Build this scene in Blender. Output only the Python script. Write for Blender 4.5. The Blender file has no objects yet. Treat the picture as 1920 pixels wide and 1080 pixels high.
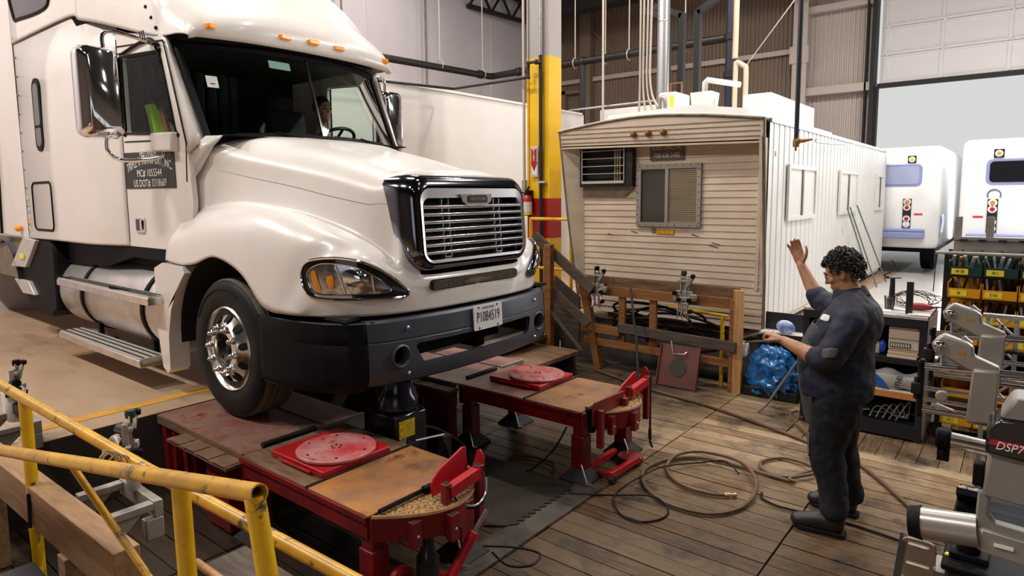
import bpy, math, random
from mathutils import Vector, Matrix, Euler
from mathutils.geometry import tessellate_polygon
random.seed(11)
SC = bpy.context.scene
COL = SC.collection
PI = math.pi

# ------------------------------------------------------------------ camera, world, lights, exposure
def cam_rot():
    R = Vector((0.77998586, 0.62574172, -0.00832864)); U = Vector((-0.06101724, 0.08928984, 0.99413491)); W = Vector((-0.62281535, 0.77490298, -0.10782584))
    return Matrix((R, U, -W)).transposed()
cam = bpy.data.cameras.new('camera'); camo = bpy.data.objects.new('camera', cam); COL.objects.link(camo)
cam.sensor_width = 36.0; cam.lens = 1206.0 / 1920.0 * 36.0; cam.shift_y = -42.0 / 1920.0; cam.clip_start = 0.05; cam.clip_end = 200
camo.matrix_world = Matrix.Translation((0, 0, 2.12)) @ cam_rot().to_4x4()
SC.camera = camo
SC.view_settings.view_transform = 'Standard'; SC.view_settings.look = 'None'
SC.view_settings.gamma = 1.0; SC.view_settings.use_curve_mapping = False
SC.view_settings.exposure = 0.06
w = bpy.data.worlds.new('world'); SC.world = w; w.use_nodes = True
bg = w.node_tree.nodes['Background']; bg.inputs[0].default_value = (1.0, 1.0, 0.98, 1); bg.inputs[1].default_value = .66

def area(name, loc, target, sx, sy, power, col=(1, .95, .88)):
    l = bpy.data.lights.new(name, 'AREA'); l.shape = 'RECTANGLE'; l.size = sx; l.size_y = sy; l.energy = power; l.color = col
    o = bpy.data.objects.new(name, l); COL.objects.link(o); o.location = loc
    d = Vector(target) - Vector(loc); o.rotation_euler = d.to_track_quat('-Z', 'Y').to_euler()
    return o
# high-bay luminaires hung in rows under the roof
POW = {-1.5: (330, 300, 120, 25, 20), 4.2: (230, 240, 45, 20, 25), 9.2: (90, 170, 300, 330, 330)}
for y, pw in POW.items():
    for x, p in zip((-9.5, -6.0, -2.5, 1.0, 4.5), pw):
        area('high_bay_light', (x, y, 7.9), (x, y, 0), 1.2, 0.35, p)
# added fill behind the photographer; daylight from the open door in the back wall
area('door_and_fill_light', (3.0, -6.5, 3.2), (-3, 5, 1.0), 4.0, 3.6, 45, (0.93, 0.96, 1.0))
area('door_and_fill_light', (1.2, 16.4, 3.0), (0.5, 9, 1.2), 6.5, 4.0, 600, (0.93, 0.96, 1.0))

# ------------------------------------------------------------------ helpers
def lin(c):
    return tuple((x / 12.92 if x <= .04045 else ((x + .055) / 1.055) ** 2.4) for x in c)
def hx(s):
    s = s.lstrip('#'); return lin([int(s[i:i + 2], 16) / 255 for i in (0, 2, 4)])

def mat(name, col, rough=.5, metal=0., var=None, vscale=4., vstretch=(1, 1, 1), bump=0., bscale=40., spots=None, sscale=3., samt=.55, ssharp=.08, emit=None, estr=1., coat=0., rvar=0., spec=.5):
    """procedural material: base colour, optional second colour mixed by noise, optional spots (wear, rust, grease), bump"""
    m = bpy.data.materials.new(name); m.use_nodes = True
    nt = m.node_tree; b = nt.nodes['Principled BSDF']
    b.inputs['Base Color'].default_value = (*col, 1); b.inputs['Roughness'].default_value = rough; b.inputs['Metallic'].default_value = metal
    b.inputs['Specular IOR Level'].default_value = spec
    if coat: b.inputs['Coat Weight'].default_value = coat; b.inputs['Coat Roughness'].default_value = .08
    if emit: b.inputs['Emission Color'].default_value = (*emit, 1); b.inputs['Emission Strength'].default_value = estr
    N = nt.nodes.new; L = nt.links.new
    if var or spots or bump:
        tc = N('ShaderNodeTexCoord'); mp = N('ShaderNodeMapping'); mp.inputs['Scale'].default_value = vstretch; L(tc.outputs['Object'], mp.inputs['Vector'])
    src = None
    if var:
        n = N('ShaderNodeTexNoise'); n.inputs['Scale'].default_value = vscale; n.inputs['Detail'].default_value = 6; n.inputs['Roughness'].default_value = .62; L(mp.outputs[0], n.inputs['Vector'])
        r = N('ShaderNodeValToRGB'); r.color_ramp.elements[0].position = .35; r.color_ramp.elements[1].position = .68; L(n.outputs['Fac'], r.inputs[0])
        r.color_ramp.elements[0].color = (*col, 1); r.color_ramp.elements[1].color = (*var, 1)
        src = r.outputs[0]
        if rvar:
            mr = N('ShaderNodeMapRange'); mr.inputs['To Min'].default_value = rough - rvar; mr.inputs['To Max'].default_value = rough + rvar
            L(n.outputs['Fac'], mr.inputs['Value']); L(mr.outputs[0], b.inputs['Roughness'])
    if spots:
        n2 = N('ShaderNodeTexNoise'); n2.inputs['Scale'].default_value = sscale; n2.inputs['Detail'].default_value = 8; n2.inputs['Roughness'].default_value = .7; L(mp.outputs[0], n2.inputs['Vector'])
        r2 = N('ShaderNodeValToRGB'); r2.color_ramp.elements[0].position = samt; r2.color_ramp.elements[1].position = min(1, samt + ssharp); L(n2.outputs['Fac'], r2.inputs[0])
        mx = N('ShaderNodeMix'); mx.data_type = 'RGBA'; L(r2.outputs[0], mx.inputs[0])
        mx.inputs[6].default_value = (*col, 1)
        if src: L(src, mx.inputs[6])
        mx.inputs[7].default_value = (*spots, 1); src = mx.outputs[2]
    if src: L(src, b.inputs['Base Color'])
    if bump:
        n3 = N('ShaderNodeTexNoise'); n3.inputs['Scale'].default_value = bscale; n3.inputs['Detail'].default_value = 4; L(mp.outputs[0], n3.inputs['Vector'])
        bp = N('ShaderNodeBump'); bp.inputs['Strength'].default_value = bump; bp.inputs['Distance'].default_value = .01; L(n3.outputs['Fac'], bp.inputs['Height']); L(bp.outputs[0], b.inputs['Normal'])
    return m

def glassmat(name, tint, gloss=.08, rough=.02):
    m = bpy.data.materials.new(name); m.use_nodes = True; nt = m.node_tree
    for n in list(nt.nodes): nt.nodes.remove(n)
    N = nt.nodes.new; L = nt.links.new
    out = N('ShaderNodeOutputMaterial'); mix = N('ShaderNodeMixShader'); t = N('ShaderNodeBsdfTransparent'); g = N('ShaderNodeBsdfGlossy'); fr = N('ShaderNodeLayerWeight'); fr.inputs[0].default_value = gloss
    t.inputs[0].default_value = (*tint, 1); g.inputs['Roughness'].default_value = rough
    L(fr.outputs['Fresnel'], mix.inputs[0]); L(t.outputs[0], mix.inputs[1]); L(g.outputs[0], mix.inputs[2]); L(mix.outputs[0], out.inputs[0])
    return m

class MB:
    """collects shapes into one mesh"""
    def __init__(s): s.v = []; s.f = []
    def add(s, v, f):
        o = len(s.v); s.v += [Vector(p) for p in v]; s.f += [tuple(i + o for i in q) for q in f]; return s
    def box(s, c, size, rot=None):
        hx_, hy, hz = [a / 2 for a in size]; M = rot if isinstance(rot, Matrix) else (Euler(rot).to_matrix() if rot else Matrix.Identity(3)); c = Vector(c)
        v = [c + M @ Vector((x, y, z)) for x in (-hx_, hx_) for y in (-hy, hy) for z in (-hz, hz)]
        return s.add(v, [(0, 1, 3, 2), (4, 6, 7, 5), (0, 4, 5, 1), (2, 3, 7, 6), (0, 2, 6, 4), (1, 5, 7, 3)])
    def bb(s, x0, x1, y0, y1, z0, z1):
        return s.box(((x0 + x1) / 2, (y0 + y1) / 2, (z0 + z1) / 2), (abs(x1 - x0), abs(y1 - y0), abs(z1 - z0)))
    def beam(s, p, q, w, h, up=(0, 0, 1)):
        p = Vector(p); q = Vector(q); d = (q - p).normalized(); up = Vector(up)
        if abs(d.dot(up)) > .98: up = Vector((1, 0, 0))
        a = d.cross(up).normalized(); b = a.cross(d)
        return s.box((p + q) / 2, (w, (q - p).length, h), Matrix((a, d, b)).transposed())
    def tube(s, pts, r, n=8, closed=False, cap=True):
        pts = [Vector(p) for p in pts]; m = len(pts); rr = r if isinstance(r, (list, tuple)) else [r] * m
        rings = []; prev = None
        for i, p in enumerate(pts):
            a = pts[(i - 1) % m] if (closed or i > 0) else p; b = pts[(i + 1) % m] if (closed or i < m - 1) else p
            d = (b - a).normalized()
            if prev is None:
                up = Vector((0, 0, 1)) if abs(d.z) < .9 else Vector((1, 0, 0)); x = d.cross(up).normalized()
            else:
                x = (prev - d * prev.dot(d)).normalized()
            y = d.cross(x); prev = x
            rings.append([p + (x * math.cos(2 * PI * k / n) + y * math.sin(2 * PI * k / n)) * rr[i] for k in range(n)])
        v = [q for R in rings for q in R]; f = []
        for i in range(m if closed else m - 1):
            j = (i + 1) % m
            for k in range(n): f.append((i * n + k, i * n + (k + 1) % n, j * n + (k + 1) % n, j * n + k))
        if cap and not closed: f += [tuple(range(n)), tuple((m - 1) * n + k for k in range(n))]
        return s.add(v, f)
    def cyl(s, p, q, r, r2=None, n=20):
        return s.tube([p, q], [r, r if r2 is None else r2], n)
    def lathe(s, prof, o, axis, n=32, closed=False):
        """prof [(radius, height along axis)]"""
        o = Vector(o); a = Vector(axis).normalized(); u = a.orthogonal().normalized(); w_ = a.cross(u)
        v = [o + a * h + (u * math.cos(2 * PI * k / n) + w_ * math.sin(2 * PI * k / n)) * max(r, 1e-4) for r, h in prof for k in range(n)]
        f = []; m = len(prof)
        for i in range(m if closed else m - 1):
            j = (i + 1) % m
            for k in range(n): f.append((i * n + k, i * n + (k + 1) % n, j * n + (k + 1) % n, j * n + k))
        if not closed:
            f += [tuple(range(n)), tuple((m - 1) * n + k for k in range(n))]
        return s.add(v, f)
    def plate(s, outer, holes, o, u, v, t):
        """flat polygon (2-D, with holes) laid on o + a*u + b*v and thickened by the vector t"""
        o = Vector(o); u = Vector(u); v = Vector(v); t = Vector(t)
        loops = [outer] + list(holes); flat = [p for l in loops for p in l]
        tris = tessellate_polygon([[Vector((a, b, 0)) for a, b in l] for l in loops])
        P = [o + u * a + v * b for a, b in flat]; n = len(P); f = [tuple(q) for q in tris] + [tuple(i + n for i in reversed(q)) for q in tris]
        k = 0
        for l in loops:
            for i in range(len(l)):
                j = (i + 1) % len(l); f.append((k + i, k + j, k + j + n, k + i + n))
            k += len(l)
        return s.add(P + [p + t for p in P], f)
    def grid(s, rows, closev=False, closeu=False):
        m = len(rows); n = len(rows[0]); v = [p for r in rows for p in r]; f = []
        for i in range(m if closeu else m - 1):
            for k in range(n if closev else n - 1):
                a = i * n + k; b = i * n + (k + 1) % n; c = ((i + 1) % m) * n + (k + 1) % n; d = ((i + 1) % m) * n + k; f.append((a, b, c, d))
        return s.add(v, f)
    def ball(s, c, r, n=12, rot=None):
        c = Vector(c); r = (r, r, r) if not isinstance(r, (tuple, list)) else r; M = Euler(rot).to_matrix() if rot else Matrix.Identity(3)
        rows = [[c + M @ Vector((math.sin(a) * math.cos(b) * r[0], math.sin(a) * math.sin(b) * r[1], math.cos(a) * r[2])) for b in [2 * PI * k / n for k in range(n)]] for a in [PI * (.02 + .96 * i / (n // 2)) for i in range(n // 2 + 1)]]
        s.grid(rows, closev=True); m = len(s.v); return s.add(rows[0] + rows[-1], [tuple(range(n)), tuple(range(n, 2 * n))])
    def xf(s, M):
        s.v = [M @ p for p in s.v]; return s
    def obj(s, name, m, parent=None, smooth=40, bevel=0., sub=0, solid=0.):
        me = bpy.data.meshes.new(name); me.from_pydata([tuple(p) for p in s.v], [], s.f); me.validate(); me.materials.append(m)
        import bmesh
        bm = bmesh.new(); bm.from_mesh(me)
        bmesh.ops.remove_doubles(bm, verts=bm.verts, dist=1e-5)
        bmesh.ops.recalc_face_normals(bm, faces=bm.faces); bm.to_mesh(me); bm.free()
        o = bpy.data.objects.new(name, me); COL.objects.link(o)
        if smooth:
            for p in me.polygons: p.use_smooth = True
            if not sub: me.set_sharp_from_angle(angle=math.radians(smooth))
        if parent is not None:
            o.parent = parent
            if parent.name in WROOT: o.matrix_parent_inverse = Matrix.Translation(-WROOT[parent.name])
        else:
            xs = [p.co for p in me.vertices]; c = Vector(((min(p.x for p in xs) + max(p.x for p in xs)) / 2, (min(p.y for p in xs) + max(p.y for p in xs)) / 2, min(p.z for p in xs)))
            me.transform(Matrix.Translation(-c)); o.location = c; WROOT[o.name] = c
        if solid: d = o.modifiers.new('solid', 'SOLIDIFY'); d.thickness = solid; d.offset = 0
        if bevel: d = o.modifiers.new('bevel', 'BEVEL'); d.width = bevel; d.segments = 2; d.limit_method = 'ANGLE'; d.angle_limit = math.radians(50)
        if sub: d = o.modifiers.new('sub', 'SUBSURF'); d.levels = sub; d.render_levels = sub
        return o
WROOT = {}
def tag(o, label, cat, group=None, kind=None):
    if label: o['label'] = label
    if cat: o['category'] = cat
    if group: o['group'] = group
    if kind: o['kind'] = kind
    return o
def thing(name, label, cat, loc, group=None, rotz=None):
    """Empty at the thing's base; parts are modelled in world space unless rotz is given (then in the thing's own space)"""
    o = bpy.data.objects.new(name, None); COL.objects.link(o); o.location = loc; o.empty_display_size = .1
    if rotz is None: WROOT[o.name] = Vector(loc)
    else: o.rotation_euler = (0, 0, rotz)
    return tag(o, label, cat, group)
def struct(o):
    o['kind'] = 'structure'; return o
def copy_tree(o, parent=None):
    c = o.copy(); COL.objects.link(c)
    if parent is not None: c.parent = parent
    for ch in list(o.children): copy_tree(ch, c)
    return c
def dup(root, loc, rotz=None, label=None, group=None):
    c = copy_tree(root); c.location = loc
    if rotz is not None: c.rotation_euler = (0, 0, rotz)
    if label: c['label'] = label
    if group: c['group'] = group
    return c
def lettering(txt, size, o, u, v, m, parent, name='lettering', sx=1., align='CENTER', arc=None, lift=.001, space=1.):
    """text as a thin mesh: baseline along u, up along v, starting at o"""
    cu = bpy.data.curves.new(name, 'FONT'); cu.body = txt; cu.size = size; cu.align_x = align; cu.align_y = 'CENTER'; cu.extrude = .0006; cu.space_character = space; cu.resolution_u = 3
    t = bpy.data.objects.new(name, cu); COL.objects.link(t)
    me = bpy.data.meshes.new_from_object(t.evaluated_get(bpy.context.evaluated_depsgraph_get()))
    bpy.data.objects.remove(t); bpy.data.curves.remove(cu)
    o = Vector(o); u = Vector(u).normalized(); v = Vector(v).normalized(); n = u.cross(v)
    for p in me.vertices:
        a = p.co.x * sx; b = p.co.y; c = p.co.z
        if arc: b -= arc * a * a
        p.co = o + u * a + v * b + n * (c + lift)
    me.materials.clear(); me.materials.append(m)
    ob = bpy.data.objects.new(name, me); COL.objects.link(ob); ob.parent = parent
    if parent.name in WROOT: ob.matrix_parent_inverse = Matrix.Translation(-WROOT[parent.name])
    return ob
def spline(pts, n=6, closed=False):
    """Catmull-Rom through the points"""
    P = [Vector(p) for p in pts]; m = len(P); out = []
    for i in range(m if closed else m - 1):
        a, b, c, d = (P[(i - 1) % m] if (closed or i) else P[0], P[i], P[(i + 1) % m], P[(i + 2) % m] if (closed or i < m - 2) else P[-1])
        for k in range(n):
            t = k / n; out.append(.5 * ((2 * b) + (c - a) * t + (2 * a - 5 * b + 4 * c - d) * t * t + (3 * b - a - 3 * c + d) * t ** 3))
    if not closed: out.append(P[-1])
    return out
def rrect(x0, x1, y0, y1, r, n=5):
    """rounded rectangle outline, counter-clockwise"""
    out = []
    for cx, cy, a0 in ((x1 - r, y1 - r, 0), (x0 + r, y1 - r, 90), (x0 + r, y0 + r, 180), (x1 - r, y0 + r, 270)):
        for k in range(n + 1):
            a = math.radians(a0 + 90 * k / n); out.append((cx + r * math.cos(a), cy + r * math.sin(a)))
    return out
X, Y, Z = Vector((1, 0, 0)), Vector((0, 1, 0)), Vector((0, 0, 1))

# ------------------------------------------------------------------ materials
M = {}
M['paint'] = mat('white truck paint', hx('E6DFDA'), .28, coat=.4, var=hx('DCD3CC'), vscale=1.2, spots=hx('B9A795'), sscale=9, samt=.74, ssharp=.1)
M['black'] = mat('black plastic', (.006, .006, .007), .55, bump=.1, bscale=300, spec=.1)
M['blackgloss'] = mat('gloss black', (.012, .012, .016), .12)
M['gap'] = mat('dark gap', (.004, .004, .004), .9)
M['bump'] = mat('dark grey bumper plastic', hx('3A3D49'), .38, var=hx('43454F'), vscale=3)
M['chrome'] = mat('chrome', (.82, .82, .85), .07, 1.)
M['alu'] = mat('polished aluminium', (.78, .76, .73), .22, 1., var=(.6, .57, .53), vscale=6, rvar=.1)
M['tank'] = mat('brushed fuel tank aluminium', (.72, .69, .66), .3, .75, var=(.52, .48, .45), vscale=3, rvar=.1)
M['tread'] = mat('diamond plate step', (.68, .66, .63), .4, .6, spots=(.12, .1, .09), sscale=22, samt=.6)
M['rubber'] = mat('tyre rubber', (.010, .010, .010), .55, var=(.014, .0135, .013), vscale=8, spec=.16)
M['treadrub'] = mat('dusty tyre tread', hx('625A4A'), .85, var=hx('4A4338'), vscale=14)
M['glass'] = glassmat('truck glass', (.80, .88, .85), .10)
M['clear'] = glassmat('clear lens', (.9, .92, .95), .3)
M['pane'] = glassmat('window pane', (.5, .52, .5), .3, .05)
M['amber'] = mat('amber lens', hx('FF9A08'), .25)
M['interior'] = mat('dark cab interior', (.012, .015, .015), .75)
M['interiorg'] = mat('grey green dashboard', hx('3E4E48'), .6)
M['curtain'] = mat('grey cab curtain', hx('4A5052'), .8)
M['signblack'] = mat('black sign sheet', (.014, .012, .012), .5)
M['white'] = mat('white lettering', (.85, .85, .83), .5)
M['navy'] = mat('navy lettering', hx('1E2440'), .5)
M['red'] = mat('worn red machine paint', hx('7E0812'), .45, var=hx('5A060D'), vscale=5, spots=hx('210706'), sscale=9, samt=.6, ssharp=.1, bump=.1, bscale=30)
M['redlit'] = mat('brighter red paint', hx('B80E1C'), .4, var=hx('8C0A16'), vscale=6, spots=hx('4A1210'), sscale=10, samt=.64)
M['reddisc'] = mat('scuffed red turnplate', hx('B0323A'), .5, var=hx('B5857F'), vscale=5, spots=hx('8E1820'), sscale=8, samt=.56, ssharp=.1)
M['rust'] = mat('rusty orange deck', hx('A06A34'), .55, var=hx('6A4A38'), vscale=3.0, spots=hx('2E2019'), sscale=4.2, samt=.56, ssharp=.14, bump=.15, bscale=50)
M['ramp'] = mat('scuffed red ramp plate', hx('75403A'), .5, var=hx('86705F'), vscale=5, spots=hx('7E0E16'), sscale=5, samt=.56, ssharp=.12)
M['mesh'] = mat('expanded metal grating', hx('A67A3A'), .6, spots=(.03, .025, .02), sscale=60, samt=.5, ssharp=.03)
M['dsteel'] = mat('dark oily steel', (.014, .012, .011), .5, .2, var=(.03, .025, .022), vscale=10, spec=.25)
M['steel'] = mat('grey steel', (.42, .41, .4), .38, .7, var=(.3, .29, .28), vscale=9)
M['yellow'] = mat('worn yellow rail paint', hx('E2B60A'), .38, var=hx('CC980E'), vscale=5, spots=hx('4C3C28'), sscale=13, samt=.6, ssharp=.05)
M['yellowdull'] = mat('scuffed yellow pipe', hx('CF9A12'), .36, var=hx('A0742E'), vscale=6, spots=hx('42352A'), sscale=13, samt=.56, ssharp=.08)
M['timber'] = mat('sawn timber', hx('9E7B58'), .75, var=hx('7E5C3E'), vscale=3, vstretch=(1, 9, 9), bump=.2, bscale=20)
M['lumber'] = mat('new lumber', hx('C79A66'), .72, var=hx('A87444'), vscale=3, vstretch=(9, 9, 1))
M['lumberx'] = mat('stained lumber', hx('94602E'), .72, var=hx('6E4420'), vscale=3, vstretch=(1, 9, 9))
M['greywood'] = mat('weathered board', hx('5E5046'), .8, var=hx('40352C'), vscale=3, vstretch=(1.2, 9, 9), bump=.2, bscale=25)
M['oldwood'] = mat('old dirty board', hx('7C5B40'), .75, var=hx('4C3524'), vscale=3, vstretch=(1.2, 7, 7))
M['siding'] = mat('almond siding', hx('D0BDA9'), .5, var=hx('B8A28C'), vscale=1.5, vstretch=(1, 1, 3), spots=hx('74583F'), sscale=5, samt=.71, ssharp=.12)
M['twhite'] = mat('white trailer panel', hx('E9E8E6'), .4, var=hx('DFDDDA'), vscale=.8)
M['trim'] = mat('dull metal trim', hx('8A7C6A'), .5, .3, var=hx('6C5E4E'), vscale=8)
M['winframe'] = mat('aluminium window frame', hx('9B948C'), .4, .5)
M['corr'] = mat('brown corrugated sheet', hx('8C7867'), .55, var=hx('7E6B5B'), vscale=.5)
M['corrl'] = mat('pale corrugated sheet', hx('C3B6AE'), .55)
M['wallg'] = mat('pale grey wall panel', hx('CDC5CA'), .6, var=hx('C2B9BD'), vscale=.4)
M['wallw'] = mat('white partition panel', hx('DEDAD6'), .5, var=hx('D2CCC6'), vscale=.4)
M['ceil'] = mat('dark roof deck', hx('241E1A'), .8)
M['darkbeam'] = mat('black roof steel', (.012, .011, .01), .7)
M['pipeblk'] = mat('black iron pipe', (.016, .013, .014), .45, .2)
M['galv'] = mat('galvanised duct', (.62, .62, .64), .3, .85)
M['conduit'] = mat('pale conduit', hx('B9AEA2'), .45, .3)
M['column'] = mat('grey column paint', hx('9C9490'), .5)
M['redband'] = mat('red band paint', hx('9A0F0C'), .45)
M['yellowband'] = mat('yellow column paint', hx('E3B404'), .45, var=hx('D2A202'), vscale=2)
M['busw'] = mat('white bus paint', hx('F2F2F3'), .3)
M['busb'] = mat('blue grey bus trim', hx('8E97C6'), .4)
M['doorw'] = mat('white overhead door panel', hx('D9D3D3'), .5)
M['hose'] = mat('brown air hose', hx('6E5138'), .5, var=hx('4E3826'), vscale=8)
M['cable'] = mat('black cable', (.007, .006, .005), .5, spec=.2)
M['cast'] = mat('grey cast metal', hx('8E8780'), .45, .35, var=hx('A39C94'), vscale=6)
M['rod'] = mat('shiny rod', (.7, .68, .68), .15, 1.)
M['cover'] = mat('grey plastic cover', hx('8B857F'), .5, var=hx('7C7670'), vscale=3)
M['blue'] = mat('blue plastic bag', hx('1C78C0'), .22, var=hx('0B4A86'), vscale=7, coat=.5)
M['card'] = mat('white carton', hx('CFC2B4'), .7)
M['ply'] = mat('plywood edge', hx('C58646'), .7, var=hx('A86C30'), vscale=4)
M['paper'] = mat('paper', hx('D8D6D4'), .7)
M['green'] = mat('dark green bin', hx('12332E'), .4)
M['obin'] = mat('orange yellow bin', hx('D8930C'), .4)
M['ylabel'] = mat('yellow label', hx('E9D23A'), .5)
M['dark'] = mat('black cabinet metal', (.014, .014, .018), .4)
M['redtool'] = mat('red plastic', hx('9C2E36'), .4)
M['skin'] = mat('skin', hx('C08A72'), .5, var=hx('A06C54'), vscale=6)
M['arm'] = mat('greasy skin', hx('BC8666'), .5, var=hx('9A6A4C'), vscale=12, spots=hx('543A2C'), sscale=16, samt=.62)
M['hair'] = mat('dark curly hair', (.016, .013, .011), .55, bump=.8, bscale=60)
M['shirt'] = mat('navy work shirt', hx('1E2038'), .75, var=hx('171929'), vscale=5, bump=.25, bscale=14)
M['trouser'] = mat('dark navy trousers', hx('0F1018'), .85, var=hx('0A0A11'), vscale=5, bump=.25, bscale=12)
M['apron'] = mat('charcoal apron', hx('3A3A3E'), .8)
M['boot'] = mat('black leather boot', (.008, .0065, .006), .5, var=(.016, .012, .010), vscale=9)
M['mask'] = mat('black face mask', (.012, .012, .014), .8)
M['hivis'] = mat('lime safety vest', hx('A6D81C'), .6)
M['hivo'] = mat('orange vest stripe', hx('E4581C'), .6)
M['matrub'] = mat('black rubber mat', hx('2E2823'), .8, var=hx('3A332C'), vscale=3, spec=.15)
M['ext'] = mat('extinguisher red', hx('B01218'), .3)
M['lens'] = mat('yellow indicator', hx('EFE21E'), .3)
M['patina'] = mat('brown leaning plate paint', hx('6E3A32'), .5, var=hx('55302A'), vscale=4)
M['skirt'] = mat('pit wall concrete', hx('4A4038'), .85, var=hx('332A24'), vscale=2)
# ================================================================== setting
def plankmat(name, axis, pitch, phase, c1, c2, c3, stain):
    m = bpy.data.materials.new(name); m.use_nodes = True; nt = m.node_tree; b = nt.nodes['Principled BSDF']; N = nt.nodes.new; L = nt.links.new; b.inputs['Specular IOR Level'].default_value = .38
    g = N('ShaderNodeNewGeometry'); sp = N('ShaderNodeSeparateXYZ'); L(g.outputs['Position'], sp.inputs[0])
    a = N('ShaderNodeMath'); a.operation = 'SUBTRACT'; L(sp.outputs[axis], a.inputs[0]); a.inputs[1].default_value = phase
    d = N('ShaderNodeMath'); d.operation = 'DIVIDE'; L(a.outputs[0], d.inputs[0]); d.inputs[1].default_value = pitch
    fl = N('ShaderNodeMath'); fl.operation = 'FLOOR'; L(d.outputs[0], fl.inputs[0])
    sx = N('ShaderNodeMath'); sx.operation = 'MULTIPLY_ADD'; L(sp.outputs[1 - axis], sx.inputs[0]); sx.inputs[1].default_value = .81; sx.inputs[2].default_value = 1.87
    f2 = N('ShaderNodeMath'); f2.operation = 'FLOOR'; L(sx.outputs[0], f2.inputs[0])
    ad = N('ShaderNodeMath'); ad.operation = 'MULTIPLY_ADD'; L(f2.outputs[0], ad.inputs[0]); ad.inputs[1].default_value = 17.3; L(fl.outputs[0], ad.inputs[2])
    wn = N('ShaderNodeTexWhiteNoise'); wn.noise_dimensions = '1D'; L(ad.outputs[0], wn.inputs['W'])
    mp = N('ShaderNodeMapping'); mp.inputs['Scale'].default_value = (2, 26, 1) if axis == 1 else (26, 2, 1); L(g.outputs['Position'], mp.inputs['Vector'])
    n = N('ShaderNodeTexNoise'); n.inputs['Scale'].default_value = 1.6; n.inputs['Detail'].default_value = 8; n.inputs['Roughness'].default_value = .65; L(mp.outputs[0], n.inputs['Vector'])
    r = N('ShaderNodeValToRGB'); r.color_ramp.elements[0].position = .3; r.color_ramp.elements[1].position = .72
    r.color_ramp.elements[0].color = (*c2, 1); r.color_ramp.elements[1].color = (*c1, 1); L(n.outputs['Fac'], r.inputs[0])
    mpf = N('ShaderNodeMapping'); mpf.inputs['Scale'].default_value = (5, 75, 1) if axis == 1 else (75, 5, 1); L(g.outputs['Position'], mpf.inputs['Vector'])
    nf = N('ShaderNodeTexNoise'); nf.inputs['Scale'].default_value = 1.0; nf.inputs['Detail'].default_value = 5; nf.inputs['Roughness'].default_value = .7; L(mpf.outputs[0], nf.inputs['Vector'])
    rf_ = N('ShaderNodeValToRGB'); rf_.color_ramp.elements[0].position = .36; rf_.color_ramp.elements[1].position = .62; rf_.color_ramp.elements[0].color = (.38, .34, .30, 1); rf_.color_ramp.elements[1].color = (1.12, 1.1, 1.06, 1); L(nf.outputs['Fac'], rf_.inputs[0])
    mf = N('ShaderNodeMix'); mf.data_type = 'RGBA'; mf.blend_type = 'MULTIPLY'; mf.inputs[0].default_value = .85; L(r.outputs[0], mf.inputs[6]); L(rf_.outputs[0], mf.inputs[7])
    mx = N('ShaderNodeMix'); mx.data_type = 'RGBA'; L(mf.outputs[2], mx.inputs[6]); mx.inputs[7].default_value = (*c3, 1)
    mm = N('ShaderNodeMath'); mm.operation = 'MULTIPLY'; L(wn.outputs[0], mm.inputs[0]); mm.inputs[1].default_value = .5; L(mm.outputs[0], mx.inputs[0])
    n2 = N('ShaderNodeTexNoise'); n2.inputs['Scale'].default_value = 2.1; n2.inputs['Detail'].default_value = 9; n2.inputs['Roughness'].default_value = .68; L(g.outputs['Position'], n2.inputs['Vector'])
    r2 = N('ShaderNodeValToRGB'); r2.color_ramp.elements[0].position = .5; r2.color_ramp.elements[1].position = .66; L(n2.outputs['Fac'], r2.inputs[0])
    m2 = N('ShaderNodeMix'); m2.data_type = 'RGBA'; L(mx.outputs[2], m2.inputs[6]); m2.inputs[7].default_value = (*stain, 1); L(r2.outputs[0], m2.inputs[0])
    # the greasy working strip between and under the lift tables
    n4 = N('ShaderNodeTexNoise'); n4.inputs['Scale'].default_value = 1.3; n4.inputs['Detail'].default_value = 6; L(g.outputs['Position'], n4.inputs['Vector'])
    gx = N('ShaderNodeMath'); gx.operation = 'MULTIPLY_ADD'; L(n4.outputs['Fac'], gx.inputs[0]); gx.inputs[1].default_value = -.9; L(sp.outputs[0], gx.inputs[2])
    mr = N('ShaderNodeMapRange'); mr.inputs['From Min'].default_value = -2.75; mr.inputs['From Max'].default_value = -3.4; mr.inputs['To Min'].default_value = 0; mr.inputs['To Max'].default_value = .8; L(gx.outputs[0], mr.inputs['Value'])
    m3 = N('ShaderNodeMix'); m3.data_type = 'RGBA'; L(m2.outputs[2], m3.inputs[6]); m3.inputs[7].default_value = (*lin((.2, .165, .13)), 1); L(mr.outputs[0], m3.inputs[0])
    # foreground shade painted into the colour of the oily boards, fading toward the back
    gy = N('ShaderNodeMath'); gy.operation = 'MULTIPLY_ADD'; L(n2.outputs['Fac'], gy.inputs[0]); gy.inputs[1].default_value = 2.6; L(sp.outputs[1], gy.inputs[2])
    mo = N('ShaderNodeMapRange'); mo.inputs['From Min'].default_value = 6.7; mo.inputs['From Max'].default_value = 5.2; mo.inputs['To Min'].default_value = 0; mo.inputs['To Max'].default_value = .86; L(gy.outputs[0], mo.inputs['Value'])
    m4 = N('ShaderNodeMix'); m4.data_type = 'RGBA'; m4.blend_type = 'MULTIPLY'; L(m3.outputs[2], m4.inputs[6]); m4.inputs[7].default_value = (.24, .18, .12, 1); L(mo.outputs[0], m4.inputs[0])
    L(m4.outputs[2], b.inputs['Base Color'])
    rr = N('ShaderNodeMapRange'); rr.inputs['From Min'].default_value = .35; rr.inputs['From Max'].default_value = .7; rr.inputs['To Min'].default_value = .28; rr.inputs['To Max'].default_value = .55; L(n2.outputs['Fac'], rr.inputs['Value']); L(rr.outputs[0], b.inputs['Roughness'])
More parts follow.
